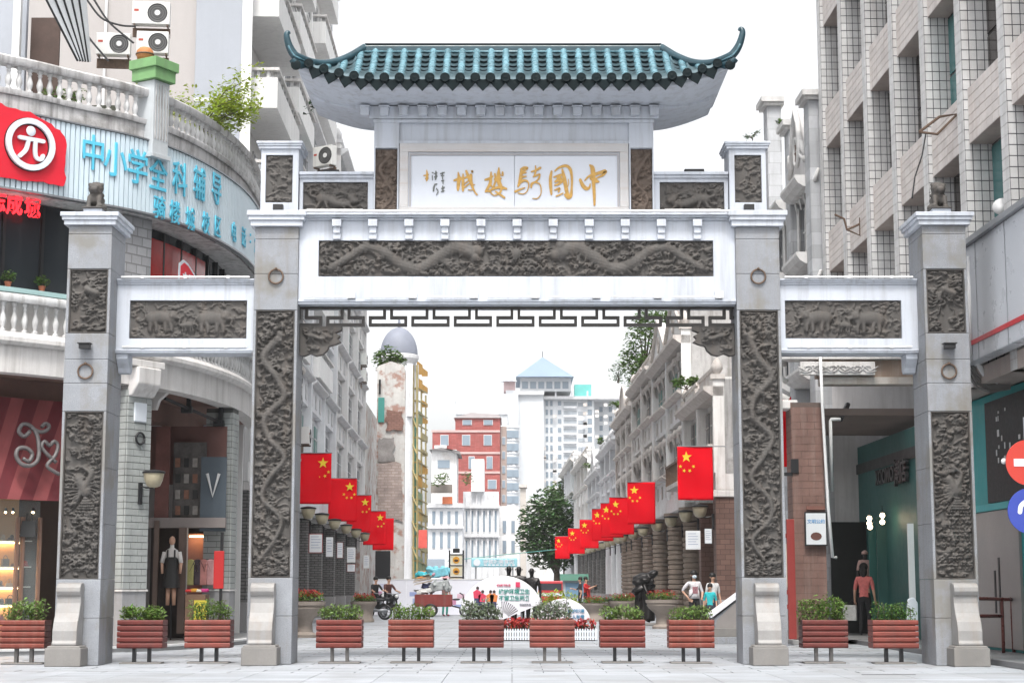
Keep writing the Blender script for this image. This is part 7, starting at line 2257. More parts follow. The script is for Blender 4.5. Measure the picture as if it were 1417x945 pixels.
facing('dark_awning', M('awning_dark', (.22, .19, .17), .8), lh, 596, 626, 670, 682, 234.5, .5); facing('red_flower_box', M('box_orange', (.5, .14, .06), .8), lh, 612, 626, 687, 697, 234.2, .6)
lh2 = thing('white_end_house', 'long white pilastered house closing the street right of the corner house', 'building', tuple(P(665, 812, 255)))
facing('wall', WHT[2], lh2, 640.4, 690, 680, 812, 255, 8); facing('tower_pier', WHT[0], lh2, 652, 670, 635, 680, 254, 6); facing('wall', WHT[0], lh2, 690.3, 718, 700, 812, 262, 6)
for k in range(6): facing('pilaster', ORNT[2], lh2, 642 + k * 8, 644.5 + k * 8, 684, 800, 254.6, .4)
facing('cornice', ORNT[2], lh2, 639, 692, 700, 703, 254.3, .6); facing('cornice', ORNT[2], lh2, 639, 692, 740, 743, 254.3, .6)
wins(lh2, 641, 690, 704, 738, 255, 6, 1, .35, .85, FAR); wins(lh2, 641, 690, 745, 780, 255, 6, 1, .35, .85, FAR); wins(lh2, 692, 716, 715, 770, 262, 2, 2, .4, .6, FAR)
bs = thing('roof_bushes', 'green bushes on the roof terrace of the white corner house', 'shrub', tuple(P(622, 668, 234)))
leaves(240, blob([(P(606, 664, 233), 1.0), (P(614, 662, 233), .9), (P(648, 662, 233), 1.0)]), .5).build('crown', LEAF, bs, recalc=False)
gh = thing('grey_gabled_house', 'grey white house with dark pier and small gable beyond the right flags', 'building', tuple(P(825, 812, 245)))
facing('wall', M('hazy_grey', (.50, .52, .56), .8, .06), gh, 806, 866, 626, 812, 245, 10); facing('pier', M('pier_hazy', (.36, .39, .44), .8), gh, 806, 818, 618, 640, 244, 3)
ph = thing('cream_pillar_house', 'cream pillar and roof of a small house behind the street tree', 'building', tuple(P(724, 812, 225)))
facing('wall', M('cream_pillar', (.5, .46, .42), .8), ph, 720, 728, 674, 812, 225, 3); facing('cap', ORNT[1], ph, 718, 730, 670, 674, 224.6, 3.6)
facing('wall', WHT[0], ph, 728.4, 760, 690, 812, 230, 5)

# ------------------------------------------------------------------ haze
hz_mat = bpy.data.materials.new('haze_air')
hz_mat.use_nodes = True
t = hz_mat.node_tree
t.nodes.clear()
pv = t.nodes.new('ShaderNodeVolumePrincipled')
pv.inputs['Color'].default_value = (.97, .985, 1, 1)
pv.inputs['Density'].default_value = .00022
pv.inputs['Anisotropy'].default_value = .2
ho = t.nodes.new('ShaderNodeOutputMaterial')
t.links.new(pv.outputs[0], ho.inputs['Volume'])
HAZE = MB().box(-172, 172, -62, 642, -1.2, 72).build('haze', hz_mat)
HAZE['kind'] = 'stuff'
# ------------------------------------------------------------------ slatted planters along the gateway
KH = 1.27            # people-sized things stand this large beside the gateway
LEAFS = [M('planter_leaf_%d' % k, c, .5, .2, 3, 0, island=.45, trans=.3) for k, c in enumerate(((.13, .21, .04), (.09, .17, .035), (.16, .24, .06), (.18, .22, .14)))]
REDS = [M('slat_%d' % k, c, .5, .22, 3.5, .2, 40, streak=.45, sc=s_) for k, (c, s_) in enumerate((((.15, .026, .018), (.07, .03, .025)), ((.19, .042, .03), (.10, .06, .05)), ((.125, .022, .017), (.06, .03, .025)), ((.17, .035, .022), (.25, .14, .11))))]
def planter(px, py_base, D, label, plant, w=.9, seed=0):
    b = P(px, py_base, D)
    t = thing('planter', label, 'planter', (b.x, b.y, 0), group='red slatted planters along the gateway')
    rg = random.Random(seed)
    hb, n = .6, 5
    for k in range(n):
        z0 = .33 + hb * k / n; z1 = z0 + hb / n - .012
        zm = (z0 + z1) / 2
        m = MB()
        o = .022
        # slat: a shallow bevelled board round all four sides
        for (x0, x1, y0, y1) in ((-w / 2, w / 2, -.25, -.21), (-w / 2, w / 2, .21, .25)):
            m.prismX([(y0 if y0 < 0 else y1, z0), (y0 - o if y0 < 0 else y1 + o, zm - .02), (y0 - o if y0 < 0 else y1 + o, zm + .03), (y0 if y0 < 0 else y1, z1), (y1 if y0 < 0 else y0, z1), (y1 if y0 < 0 else y0, z0)], x0 - o, x1 + o)
        for x0, x1 in ((-w / 2 - o, -w / 2 + .04), (w / 2 - .04, w / 2 + o)):
            m.box(x0, x1, -.21, .21, z0, z1)
        m.build('slat', REDS[(seed * 7 + 3) % 4], t, local=True)
    MB().box(-w / 2 + .03, w / 2 - .03, -.21, .21, .34, .88).build('soil_box', SOIL, t, local=True)
    for s in (-1, 1):
        MB().box(s * .16 - .035, s * .16 + .035, -.06, .06, .02, .34).build('leg', BLACK if seed % 3 else GRAN_D, t, local=True)
    MB().box(-w / 2 + .02, w / 2 - .02, -.2, .2, 0.002, .035).build('base_plate', GRAN_D, t, local=True, bevel=.008)
    size, hgt, n_, mat, spread = plant
    hgt *= rg.uniform(.8, 1.15); n_ = int(n_ * rg.uniform(.75, 1.15)); size *= rg.uniform(.85, 1.2)
    cl = []
    for k in range(9):
        x = -w / 2 + .1 + (w - .2) * k / 8
        cl.append(((x * spread, rg.uniform(-.1, .1), .9 + hgt * rg.uniform(.3, .55)), (.14, .16, hgt * rg.uniform(.4, .65))))
    leaves(n_, blob(cl), size, up=.5, narrow=.4).build('foliage', mat, t, local=True, recalc=False)
    for c, r in cl:
        MB().tube([(c[0], c[1], .86), (c[0] + rg.uniform(-.08, .08), c[1], c[2] + r[2] * .8)], [.012, .005], 5).build('stem', BARK, t, local=True)
    return t
SM = (.085, .40, 900, LEAFS[0], 1); SM2 = (.085, .38, 850, LEAFS[2], .98); SM3 = (.08, .42, 950, LEAFS[3], .92); BG = (.095, .58, 1500, LEAFS[0], 1.14); GR = (.07, .40, 1100, LEAFS[1], .98)
for i, (px, pb, D, lab, pl) in enumerate((
    (33, 917, 37.2, 'red slatted planter at the far left below the lit display window', SM2), (196, 914, 37.4, 'red slatted planter beside the left outer pillar, in front of the brick pillar', SM),
    (289, 914, 37.6, 'red slatted planter in front of the clothes shop counter', SM), (470, 914, 37.6, 'leftmost red slatted planter in the middle opening of the gateway', SM2),
    (569, 914, 37.8, 'red slatted planter in front of the loaded three wheeled cart', SM), (666, 914, 37.8, 'red slatted planter in front of the large white fan sign', SM3),
    (764, 914, 37.8, 'red slatted planter in front of the white picket flower bed', SM3), (861, 914, 37.8, 'red slatted planter in front of the dark bronze group', SM2),
    (956, 914, 37.6, 'red slatted planter in front of the masked woman', SM2), (1140, 914, 37.6, 'red slatted planter with tall bushy leaves by the brown porch pillar', BG),
    (1237, 915, 37.4, 'red slatted planter with grassy leaves by the right outer pillar', GR))):
    planter(px, pb, D, lab, pl, .92, i)

# ------------------------------------------------------------------ flags
def star(cx, cz, r, rot=0):
    return [(cx + (r if k % 2 == 0 else r * .4) * math.sin(rot + k * PI / 5), cz + (r if k % 2 == 0 else r * .4) * math.cos(rot + k * PI / 5)) for k in range(10)]
def flag(px, py, D, side, label, seed):
    w, h = 1.44, 2.16
    p = P(px, py, D)
    t = thing('flag', label, 'flag', (p.x, p.y, p.z - h), group='red flags hanging along the arcades')
    s = 1 if side > 0 else -1            # hanging edge runs toward the wall: +x right, -x left
    nx_, nz_ = 14, 20
    rg = random.Random(seed)
    ph = rg.uniform(0, 6)
    def wv(u, v): return .06 * math.sin(4.2 * u + ph) * (1.1 - v) + .03 * math.sin(7 * v + 2 * u + ph)
    vs, fs = [], []
    for i in range(nx_ + 1):
        for k in range(nz_ + 1):
            vs.append((s * w * i / nx_, wv(i / nx_ * w, k / nz_), h * k / nz_))
    n = nz_ + 1
    fs = [(i * n + k, (i + 1) * n + k, (i + 1) * n + k + 1, i * n + k + 1) for i in range(nx_) for k in range(nz_)]
    c = MB().add(vs, fs).build('cloth', FLAG, t, local=True, smooth=True)
    md = c.modifiers.new('solid', 'SOLIDIFY'); md.thickness = .006; md.offset = 0
    def put(cx, cz, r, rot):
        poly = star(cx, cz, r, rot)
        y = wv(cx * s if s > 0 else -cx, cz / h)
        for fy in (-.012, .012):
            m = MB().prismY([(s * x, z) for x, z in poly], y + fy - .002, y + fy + .002)
            m.build('star', FLAGY, t, local=True)
    put(.36, h - .42, .24, 0)
    for k, (cx, cz) in enumerate(((.12, h - .8), (.27, h - .97), (.5, h - .97), (.65, h - .8))):
        put(cx, cz, .08, .3 * k)
    MB().tube([(-s * .03, 0, h + .015), (s * (w + .55), 0, h + .015)], .022, 6).build('rod', STEEL, t, local=True)
    return t
FR = ((937, 618, 70.4), (868, 667, 90), (843, 688, 102), (831, 696, 110), (819, 704, 118), (802, 719, 133), (786, 731, 150), (768, 742, 170))
FLf = ((459, 627, 74), (494, 662, 88), (514, 685, 102), (534, 707, 112), (545, 717, 119.5))
ordn = ('first', 'second', 'third', 'fourth', 'fifth', 'sixth', 'seventh', 'eighth')
for i, (px, py, D) in enumerate(FR): flag(px, py, D, 1, ordn[i] + ' red starred flag from the gateway on the right arcade', i)
for i, (px, py, D) in enumerate(FLf): flag(px, py, D, -1, ordn[i] + ' red starred flag from the gateway on the left arcade', 20 + i)

# ------------------------------------------------------------------ bowl lamps and notices on the street columns
cnt = {1: 0, -1: 0}
for side in (-1, 1):
    for sd, D, a in sorted([c for c in COLS if c[0] == side and c[1] < 165], key=lambda c: c[1]):
        loc, rz = street_frame(a, D, side)
        k = cnt[side]; cnt[side] += 1
        nth = ordn[k] if k < 8 else str(k + 1) + 'th'
        wall_lamp((loc[0] - side * .55, loc[1], 4.78), rz, 'bowl lamp on the %s %s arcade column counted from the gateway' % (nth, 'right' if side > 0 else 'left'))
MAROON = M('notice_maroon', (.22, .04, .04), .5)
for (a, b, c, d, D, lab, fm) in ((427, 447, 738, 765, 73.2, 'maroon framed blue white notice, largest on the left arcade columns', MAROON), (451, 461, 743, 770, 79, 'white notice beside the largest maroon framed one', WINF),
                                 (466, 475, 750, 772, 86, 'small maroon framed notice, third on the left arcade', MAROON), (480, 492, 757, 778, 93, 'white notice above a pink lined one on the left arcade', WINF),
                                 (480, 492, 780, 791, 93, 'low pink lined notice on the left arcade', MAROON), (503, 511, 768, 786, 107, 'farthest white notice on the left arcade', WINF),
                                 (949, 969, 734, 760, 70.5, 'white paper notice on the brown pier above the masked woman', WINF), (975, 985, 731, 752, 70.6, 'plain grey meter box right of the white paper notice', STEEL)):
    notice(a, b, c, d, D, lab, fm)

# ------------------------------------------------------------------ stone urns with flowers
URN = M('urn_stone', (.30, .255, .22), .8, .15, 2, .3, 25, streak=.3, sc=(.18, .14, .12))
def urn(px, D, r, h, label, red=.3, low=False, seed=0):
    x = P(px, 860, D).x
    t = thing('stone_urn', label, 'planter', (x, YD(D), 0), group='stone urns along the street')
    prof = [(r * .62, 0), (r * .64, h * .08), (r * .42, h * .16), (r * .38, h * .4), (r * .5, h * .55), (r * .85, h * .72), (r * .95, h * .82), (r * .9, h * .86), (r * 1.0, h * .9), (r * 1.02, h), (r * .9, h)] if not low else \
           [(r * .8, 0), (r * .82, h * .1), (r * .7, h * .25), (r * .72, h * .55), (r * .9, h * .8), (r * 1.0, h * .88), (r * 1.02, h), (r * .9, h)]
    MB().lathe(prof, 20).build('bowl', URN, t, local=True, smooth=45)
    MB().lathe([(r * .9, h * .96), (r * .88, h + .02)], 20).build('soil', SOIL, t, local=True)
    leaves(520, blob([((r * .5 * math.cos(k * 1.05), r * .5 * math.sin(k * 1.05), h + .12), (r * .5, r * .5, .2)) for k in range(6)]), .11, up=.6).build('foliage', LEAFS[0], t, local=True, recalc=False)
    leaves(int(420 * red), blob([((r * .5 * math.cos(k * 1.05 + .4), r * .5 * math.sin(k * 1.05 + .4), h + .26), (r * .5, r * .5, .14)) for k in range(6)]), .1, up=.6).build('flowers', LEAF_R, t, local=True, recalc=False)
urn(421, 57, .68, 1.15, 'stone urn with red flowers right beside the left gateway pillar', .7)
urn(503, 82, .62, .95, 'stone urn with red flowers behind the motorcycles', .5, True)
urn(917, 69, .66, 1.12, 'footed stone urn with brownish flowers left of the masked woman', .35)
urn(823, 84, .72, .85, 'low stone basin behind the small fan sign', .3, True)
urn(862, 84, .7, .95, 'stone urn half hidden behind the parked scooter', .3, True)
urn(875, 92, .7, .95, 'stone urn behind the dark bronze group', .3, True)

# ------------------------------------------------------------------ fan signs and the flower bed
FANW = M('fan_panel', (.74, .73, .78), .45, .03, .6, .01)
def fan(cx, cy, rpx, a0, a1, D, label, ribs):
    c = P(cx, cy, D)
    r = rpx / FPX * D * 1.0
    t = thing('fan_sign', label, 'sign', (c.x, c.y, 0))
    arc = [(r * math.cos(a0 + (a1 - a0) * k / 28), c.z + r * math.sin(a0 + (a1 - a0) * k / 28)) for k in range(29)]
    MB().prismY(arc + [(0, c.z)], -.04, .04).build('panel', FANW, t, local=True)
    MB().tube([(p[0], -.0, p[1]) for p in arc], .025, 6).build('rim', WINF, t, local=True, smooth=True)
    for k in range(ribs):
        a = a0 + (a1 - a0) * (.06 + .42 * k / max(1, ribs - 1))
        r0, r1 = r * .16, r * .42
        da = .028
        MB().prismY([(r0 * math.cos(a - da), c.z + r0 * math.sin(a - da)), (r1 * math.cos(a - da * .8), c.z + r1 * math.sin(a - da * .8)), (r1 * math.cos(a + da * .8), c.z + r1 * math.sin(a + da * .8)), (r0 * math.cos(a + da), c.z + r0 * math.sin(a + da))], -.048, -.042).build('rib', BLACK, t, local=True)
    for x in (-r * .35, r * .45):
        MB().box(x - .03, x + .03, .05, .11, 0, c.z + .2).build('leg', STEEL, t, local=True)
    return t, c, r
f1, fc, fr_ = fan(695, 857, 58.5, R(22), R(166), 55.5, 'large white fan shaped sign with street sweepers and two text lines', 9)
GREENT = M('sign_green', (.05, .28, .24), .5); REDT = M('sign_redtext', (.6, .05, .12), .5)
def on_fan(par, px, py, D, body, size, mat, sx=1):
    p = P(px, py, D - .06)
    o = lettering('sign_text', body, size, mat, par, (p.x, p.y, p.z), (1, 0, 0), ext=.004, bold=.004)
    return o
on_fan(f1, 711.5, 818, 55.5, '维护环境卫生', .165, GREENT)
on_fan(f1, 711.5, 827, 55.5, '不留卫生死角', .165, GREENT)
on_fan(f1, 697, 809.5, 55.5, '讲文明 树新风', .07, REDT)
on_fan(f1, 727, 836, 55.5, '骑楼城管理处', .06, M('sign_greytext', (.3, .32, .36), .5))
p = P(716.5, 808.5, 55.4)
MB().box(p.x - .07, p.x + .07, p.y, p.y + .02, p.z - .08, p.z + .08).build('seal', REDT, f1)
for px, py, cc in ((660, 822, (.6, .05, .1)), (667, 827, (.6, .05, .1)), (678, 827, (.6, .2, .06)), (683, 827, (.6, .2, .06))):
    p = P(px, py, 55.44)
    m = MB().prismY([(p.x - .1, p.z - .12), (p.x + .1, p.z - .12), (p.x + .13, p.z + .08), (p.x, p.z + .15), (p.x - .12, p.z + .08)], p.y, p.y + .012)
    m.build('picture_shirt', M('pic_%d' % int(cc[1] * 100), cc, .6), f1)
    MB().prismY([(p.x - .08, p.z - .34), (p.x + .08, p.z - .34), (p.x + .09, p.z - .121), (p.x - .09, p.z - .121)], p.y, p.y + .012).build('picture_trousers', M('pic_navy', (.04, .04, .1), .6), f1)
    MB().prismY([(p.x + .02 + .05 * math.cos(k * .7), p.z + .2 + .05 * math.sin(k * .7)) for k in range(9)], p.y, p.y + .012).build('picture_head', M('pic_hair', (.05, .03, .03), .6), f1)
f2, fc2, fr2 = fan(780, 868, 38, R(20), R(160), 54.0, 'small white fan shaped sign at the end of the picket flower bed', 0)
on_fan(f2, 797, 845, 54.0, '爱护环境', .13, M('sign_bluetext', (.08, .25, .4), .5)); on_fan(f2, 797, 853, 54.0, '人人有责', .13, MATS['sign_bluetext'])
bed = thing('flower_bed', 'flower bed of red blooms behind a low white picket fence', 'flower bed', tuple(P(760, 884, 53.5)))
bx_0, bx_1 = P(690, 884, 53.2).x, P(826, 884, 53.2).x
by = P(760, 884, 53.2).y
MB().box(bx_0 + .05, bx_1 - .05, by + .06, by + 1.6, 0.002, .3).build('soil', SOIL, bed)
m = MB()
n_p = 38
for k in range(n_p):
    x = bx_0 + (bx_1 - bx_0) * (k + .5) / n_p
    MB().prismY([(x - .028, .03), (x + .028, .03), (x + .028, .33), (x, .38), (x - .028, .33)], by - .02, by + .005).build('picket', WSIGN, bed)
for z in (.1, .26): MB().box(bx_0, bx_1, by + .006, by + .03, z, z + .035).build('fence_rail', WSIGN, bed)
for s in (bx_0, bx_1):
    MB().box(s - .02, s + .02, by + .03, by + 1.6, .03, .34).build('fence_side', WSIGN, bed)
cl = [((bx_0 + .3 + (bx_1 - bx_0 - .6) * k / 14, by + .5 + .5 * (k % 2), .48), (.3, .4, .2)) for k in range(15)]
leaves(1500, blob(cl), .13, up=.6).build('red_blooms', LEAF_R, bed, recalc=False)
leaves(900, blob([((c[0][0], c[0][1], .34), c[1]) for c in cl]), .13, up=.6).build('bed_leaves', LEAF_D, bed, recalc=False)
b = P(766, 870, 60)
t = thing('street_shrub', 'rounded yellow green shrub behind the two fan signs', 'shrub', (b.x, b.y, 0))
leaves(1800, blob([((-.3, 0, 1.0), (.6, .5, .5)), ((.3, 0, 1.1), (.6, .5, .45)), ((0, 0, .6), (.8, .6, .5)), ((.6, .1, .8), (.4, .4, .4))]), .12, up=.5).build('foliage', LEAF_Y, t, local=True, recalc=False)
MB().tube([(0, 0, 0), (0, 0, .8)], [.06, .03], 6).build('stem', BARK, t, local=True)

# ------------------------------------------------------------------ people
BONES = [('pelvis', 'spine', 'top'), ('spine', 'chest', 'top'), ('chest', 'neckb', 'top'), ('neckb', 'neck', 'skin'), ('neck', 'jaw', 'skin'), ('jaw', 'head', 'skin'), ('head', 'crown', 'skin')]
for s in 'LR':
    BONES += [('chest', 'sh' + s, 'top'), ('sh' + s, 'arm' + s, 'top'), ('arm' + s, 'el' + s, 'sleeve'), ('el' + s, 'wr' + s, 'fore'), ('wr' + s, 'pa' + s, 'skin')]
    for f in range(5): BONES += [('pa' + s if f else 'wr' + s, 'f%d' % f + s, 'skin'), ('f%d' % f + s, 't%d' % f + s, 'skin')]
    BONES += [('pelvis', 'hip' + s, 'bottom'), ('hip' + s, 'kn' + s, 'bottom'), ('kn' + s, 'an' + s, 'leg'), ('an' + s, 'toe' + s, 'shoe')]
RAD = dict(pelvis=.135, spine=.125, chest=.14, neckb=.062, neck=.05, jaw=.07, head=.088, crown=.05, sh=.062, arm=.056, el=.042, wr=.028, pa=.03, hip=.098, kn=.062, an=.042, toe=.036)
def person(name, label, loc, rz, mats, pose=None, scale=KH, cat='person', group=None, hair=None, extras=None, fem=False):
    J = dict(pelvis=(0, 0, .95), spine=(0, 0, 1.13), chest=(0, .01, 1.32), neckb=(0, .01, 1.44), neck=(0, 0, 1.49), jaw=(0, -.02, 1.56), head=(0, -.01, 1.64), crown=(0, 0, 1.71))
    for s, x in (('L', 1), ('R', -1)):
        J.update({'sh' + s: (x * .165, .01, 1.395), 'arm' + s: (x * .20, .01, 1.27), 'el' + s: (x * .23, .03, 1.12), 'wr' + s: (x * .25, -.03, .88), 'hip' + s: (x * .09, 0, .9), 'kn' + s: (x * .1, -.02, .5), 'an' + s: (x * .105, .03, .07), 'toe' + s: (x * .12, -.13, .035)})
    J.update(pose or {})
    for s, x in (('L', 1), ('R', -1)):
        w = Vector(J['wr' + s]); e = Vector(J['el' + s])
        d = (w - e).normalized()
        side_ = d.cross(Vector((0, 1, 0)))
        side_ = side_.normalized() if side_.length > .1 else Vector((1, 0, 0))
        n_ = d.cross(side_)
        J.setdefault('pa' + s, tuple(w + d * .07))
        for f in range(5):
            o = side_ * (.028 - .019 * (f - .5)) if f else n_ * .04
            b0 = w + d * (.095 if f else .05) + o
            l = (.035, .042, .047, .043, .032)[f]
            J['f%d' % f + s] = tuple(b0 + d * l * .6 + n_ * .006)
            J['t%d' % f + s] = tuple(b0 + d * l * 1.3 + n_ * .022)
    keys = list(J)
    idx = {k: i for i, k in enumerate(keys)}
    me = bpy.data.meshes.new('skeleton')
    me.from_pydata([J[k] for k in keys], [(idx[a], idx[b]) for a, b, c in BONES], [])
    o = bpy.data.objects.new('skeleton', me)
    COL.objects.link(o)
    sk = o.modifiers.new('skin', 'SKIN')
    sk.use_smooth_shade = True
    lay = me.skin_vertices[0]
    for i, k in enumerate(keys):
        base = k.rstrip('LR') if k not in RAD else k
        r = RAD.get(k, RAD.get(base, .0095))
        if fem and k in ('pelvis', 'spine', 'chest'): r *= .92
        rx, ry = r, r
        if k in ('pelvis', 'spine', 'chest'): rx, ry = r * 1.12, r * .78
        lay.data[i].radius = (rx, ry)
    lay.data[idx['pelvis']].use_root = True
    sb = o.modifiers.new('sub', 'SUBSURF'); sb.levels = 1; sb.render_levels = 1
    ev = bpy.data.meshes.new_from_object(o.evaluated_get(bpy.context.evaluated_depsgraph_get()))
    bpy.data.objects.remove(o)
    ev.materials.clear()
    order = []
    for c in ('top', 'sleeve', 'fore', 'skin', 'bottom', 'leg', 'shoe'):
        mt = mats.get(c) or (mats['top'] if c == 'sleeve' else mats['bottom'] if c == 'leg' else mats['skin'] if c in ('fore',) else mats['top'])
        ev.materials.append(mt); order.append(c)
    A = np.array([J[a] for a, b, c in BONES]); B = np.array([J[b] for a, b, c in BONES]); AB = B - A; LL = (AB ** 2).sum(1) + 1e-9
    cls = [order.index(c) for a, b, c in BONES]
    for p in ev.polygons:
        c = np.array(p.center)
        t_ = np.clip(((c - A) * AB).sum(1) / LL, 0, 1)
        d = ((A + AB * t_[:, None] - c) ** 2).sum(1)
        p.material_index = cls[int(d.argmin())]
        p.use_smooth = True
    t = thing(name, label, cat, loc, rz, group)
    t.scale = (scale,) * 3
    inst('body', ev, t)
    h = Vector(J['head'])
    if hair:
        m = MB()
        m.ball(h + Vector((0, .028, .04)), (.108, .112, .108), 12, 8)
        if fem: m.ball(h + Vector((0, .06, -.08)), (.095, .06, .14), 12, 8)
        m.build('hair', hair, t, local=True, smooth=True)
    if mats.get('face', True):
        m = MB()
        for s in (-1, 1): m.ball(h + Vector((s * .032, -.088, -.01)), (.012, .008, .007), 8, 5)
        m.ball(h + Vector((0, -.085, -.075)), (.024, .008, .006), 8, 5)
        tag(m.build('face_features', M('eye_dark', (.02, .012, .01), .4), t, local=True), kind='stuff')
        MB().ball(h + Vector((0, -.095, -.04)), (.013, .02, .02), 8, 5).build('nose', mats['skin'], t, local=True, smooth=True)
        for s in (-1, 1): MB().ball(h + Vector((s * .09, .01, -.02)), (.012, .02, .03), 8, 5).build('ear', mats['skin'], t, local=True, smooth=True)
    if extras: extras(t, J)
    return t
HAIR = M('black_hair', (.012, .011, .011), .55, .2, 20, .2, 60)
C_ = lambda n, c, r=.85: M('cloth_' + n, c, r, .25, 9, .8, 14)
def at_ground(px, D, z=0): return (P(px, 850, D).x, YD(D), z)
MASK = M('face_mask', (.55, .65, .72), .8, .05)
def masked(t, J):
    h = Vector(J['head'])
    MB().ball(h + Vector((0, -.055, -.06)), (.072, .055, .055), 12, 8).build('face_mask', MASK, t, local=True, smooth=True)
    MB().lathe([(.172, .93), (.165, 1.05), (.15, 1.2)], 14, sy=.78).build('shirt_hem', C_('white_tee', (.62, .60, .62)), t, local=True, smooth=True)
    MB().tube([(.17, .0, 1.38), (.02, -.13, 1.2), (-.17, -.09, .95)], .012, 5).build('bag_strap', BLACK, t, local=True)
    MB().box(-.08, .08, -.135, -.12, 1.08, 1.28).build('shirt_print', C_('print', (.3, .14, .16)), t, local=True)
person('person', 'woman in a white printed T-shirt and face mask by the brown pier', at_ground(961, 67), .15, dict(top=C_('white_tee', (.62, .60, .62)), skin=SKIN, bottom=C_('black_trousers', (.02, .02, .022)), shoe=BLACK),
       {'shR': (-.17, 0, 1.4), 'armR': (-.26, 0, 1.3), 'elR': (-.36, .05, 1.16), 'wrR': (-.22, -.02, .98), 'elL': (.26, 0, 1.12), 'wrL': (.2, -.16, .98)}, hair=HAIR, fem=True, extras=masked)
person('person', 'child in a turquoise shirt standing right of the masked woman', at_ground(983, 66.5), -.2, dict(top=C_('turquoise', (.03, .42, .45)), skin=SKIN, bottom=C_('dark_shorts', (.05, .05, .07)), leg=SKIN, shoe=BLACK), None, KH * .78, hair=HAIR)
person('person', 'person in white with a mask behind the turquoise shirted child', at_ground(987, 70), .3, dict(top=C_('white_shirt', (.6, .6, .6)), skin=SKIN, bottom=C_('navy', (.03, .03, .06)), shoe=BLACK), None, KH * .97, hair=HAIR, fem=True)
def apron(t, J):
    MB().prismX([(-.13, .55), (-.1, 1.36), (-.16, 1.36), (-.19, .55)], -.16, .16).build('apron', C_('apron_red', (.5, .03, .03)), t, local=True, bevel=.02)
    MB().box(-.05, .25, -.5, -.42, 1.15, 1.4).build('held_phone', BLACK, t, local=True, bevel=.02)
person('person', 'person in red holding up a phone at the end of the right arcade', at_ground(811, 106), 1.2, dict(top=C_('red_top', (.5, .03, .03)), skin=SKIN, bottom=C_('black_trousers', (.02, .02, .022)), shoe=BLACK), {'elR': (-.2, -.2, 1.2), 'wrR': (-.08, -.4, 1.3), 'elL': (.2, -.2, 1.2), 'wrL': (.08, -.4, 1.3)}, hair=HAIR, extras=apron)
person('person', 'person in dark clothes facing the one in red', at_ground(803, 107), -1.4, dict(top=C_('dark_top', (.03, .03, .035)), skin=SKIN, bottom=C_('black_trousers', (.02, .02, .022)), shoe=BLACK), {'elR': (-.22, -.15, 1.15), 'wrR': (-.1, -.35, 1.2)}, hair=HAIR)
def hat(t, J):
    h = Vector(J['head'])
    MB().lathe([(.24, 0), (.2, .03), (.11, .06), (.1, .14), (.02, .16)], 16, tuple(h + Vector((0, 0, .03)))).build('sun_hat', C_('hat_pink', (.5, .28, .30)), t, local=True, smooth=40)
person('person', 'street cleaner in green trousers and pale hat beside the loaded cart', at_ground(616, 99), 2.6, dict(top=C_('tee_mixed', (.35, .2, .18)), skin=SKIN, bottom=C_('green_trousers', (.05, .33, .26)), shoe=C_('red_shoes', (.4, .05, .08))), {'elL': (.26, -.1, 1.15), 'wrL': (.2, -.3, 1.1)}, hair=HAIR, extras=hat)
def tote(t, J):
    w = Vector(J['wrL'])
    MB().box(w.x - .04, w.x + .3, w.y - .05, w.y + .06, w.z - .52, w.z - .14).build('tote_bag', C_('tote_white', (.55, .55, .53)), t, local=True, bevel=.015)
    MB().tube([(w.x, w.y, w.z - .14), (w.x + .06, w.y, w.z + .0), (w.x + .2, w.y, w.z - .14)], .01, 5).build('tote_handle', BLACK, t, local=True)
    MB().box(w.x + .02, w.x + .24, w.y - .056, w.y - .051, w.z - .38, w.z - .28).build('tote_print', BLACK, t, local=True)
person('person', 'person in a salmon top carrying a white tote bag inside the dark porch', at_ground(1197, 54, .14), PI - .4, dict(top=C_('salmon', (.62, .17, .16)), skin=SKIN, bottom=C_('black_trousers', (.02, .02, .022)), shoe=BLACK, face=False), None, KH * .98, hair=HAIR, fem=True, extras=tote)
def cap(t, J):
    h = Vector(J['head'])
    MB().lathe([(.105, -.02), (.1, .05), (.03, .1)], 12, tuple(h)).build('cap', C_('cap_pink', (.6, .4, .36)), t, local=True, smooth=True)
person('mannequin', 'mannequin bust with a pink cap in the porch doorway', at_ground(1199, 55.5, 1.0), 0, dict(top=C_('pink_top', (.55, .36, .33)), skin=C_('mannequin_dark', (.05, .04, .04)), bottom=C_('black_trousers', (.02, .02, .022)), shoe=BLACK, face=False), None, KH * .8, cat='mannequin', extras=cap)
# bronze figures
BRONZE = M('dark_bronze', (.028, .026, .026), .38, .25, 4, .15, 30, metal=.6)
bz = dict(top=BRONZE, skin=BRONZE, bottom=BRONZE, shoe=BRONZE)
for px, D, rz, ps, lab in ((704, 60.0, .2, {'elL': (.24, -.12, 1.15), 'wrL': (.1, -.25, 1.2)}, 'left'), (718, 60.8, 0, None, 'middle'), (736, 58.6, -.3, {'elR': (-.26, -.05, 1.15), 'wrR': (-.15, -.22, 1.0)}, 'right')):
    g_ = at_ground(px, D, .12)
    person('bronze_statue', 'dark bronze figure behind the large fan sign, %s of the three' % lab, g_, rz, bz, ps, KH * (1.02 if lab != 'right' else .98), cat='statue', group='bronze statues in the street')
pd = at_ground(720, 60)
solo(MB().box(pd[0] - 1.1, pd[0] + 1.1, pd[1] - 2.0, pd[1] + 1.2, 0.003, .12), 'statue_base', GRAN_D, 'low stone base under the three bronze figures', 'plinth', bevel=.02)
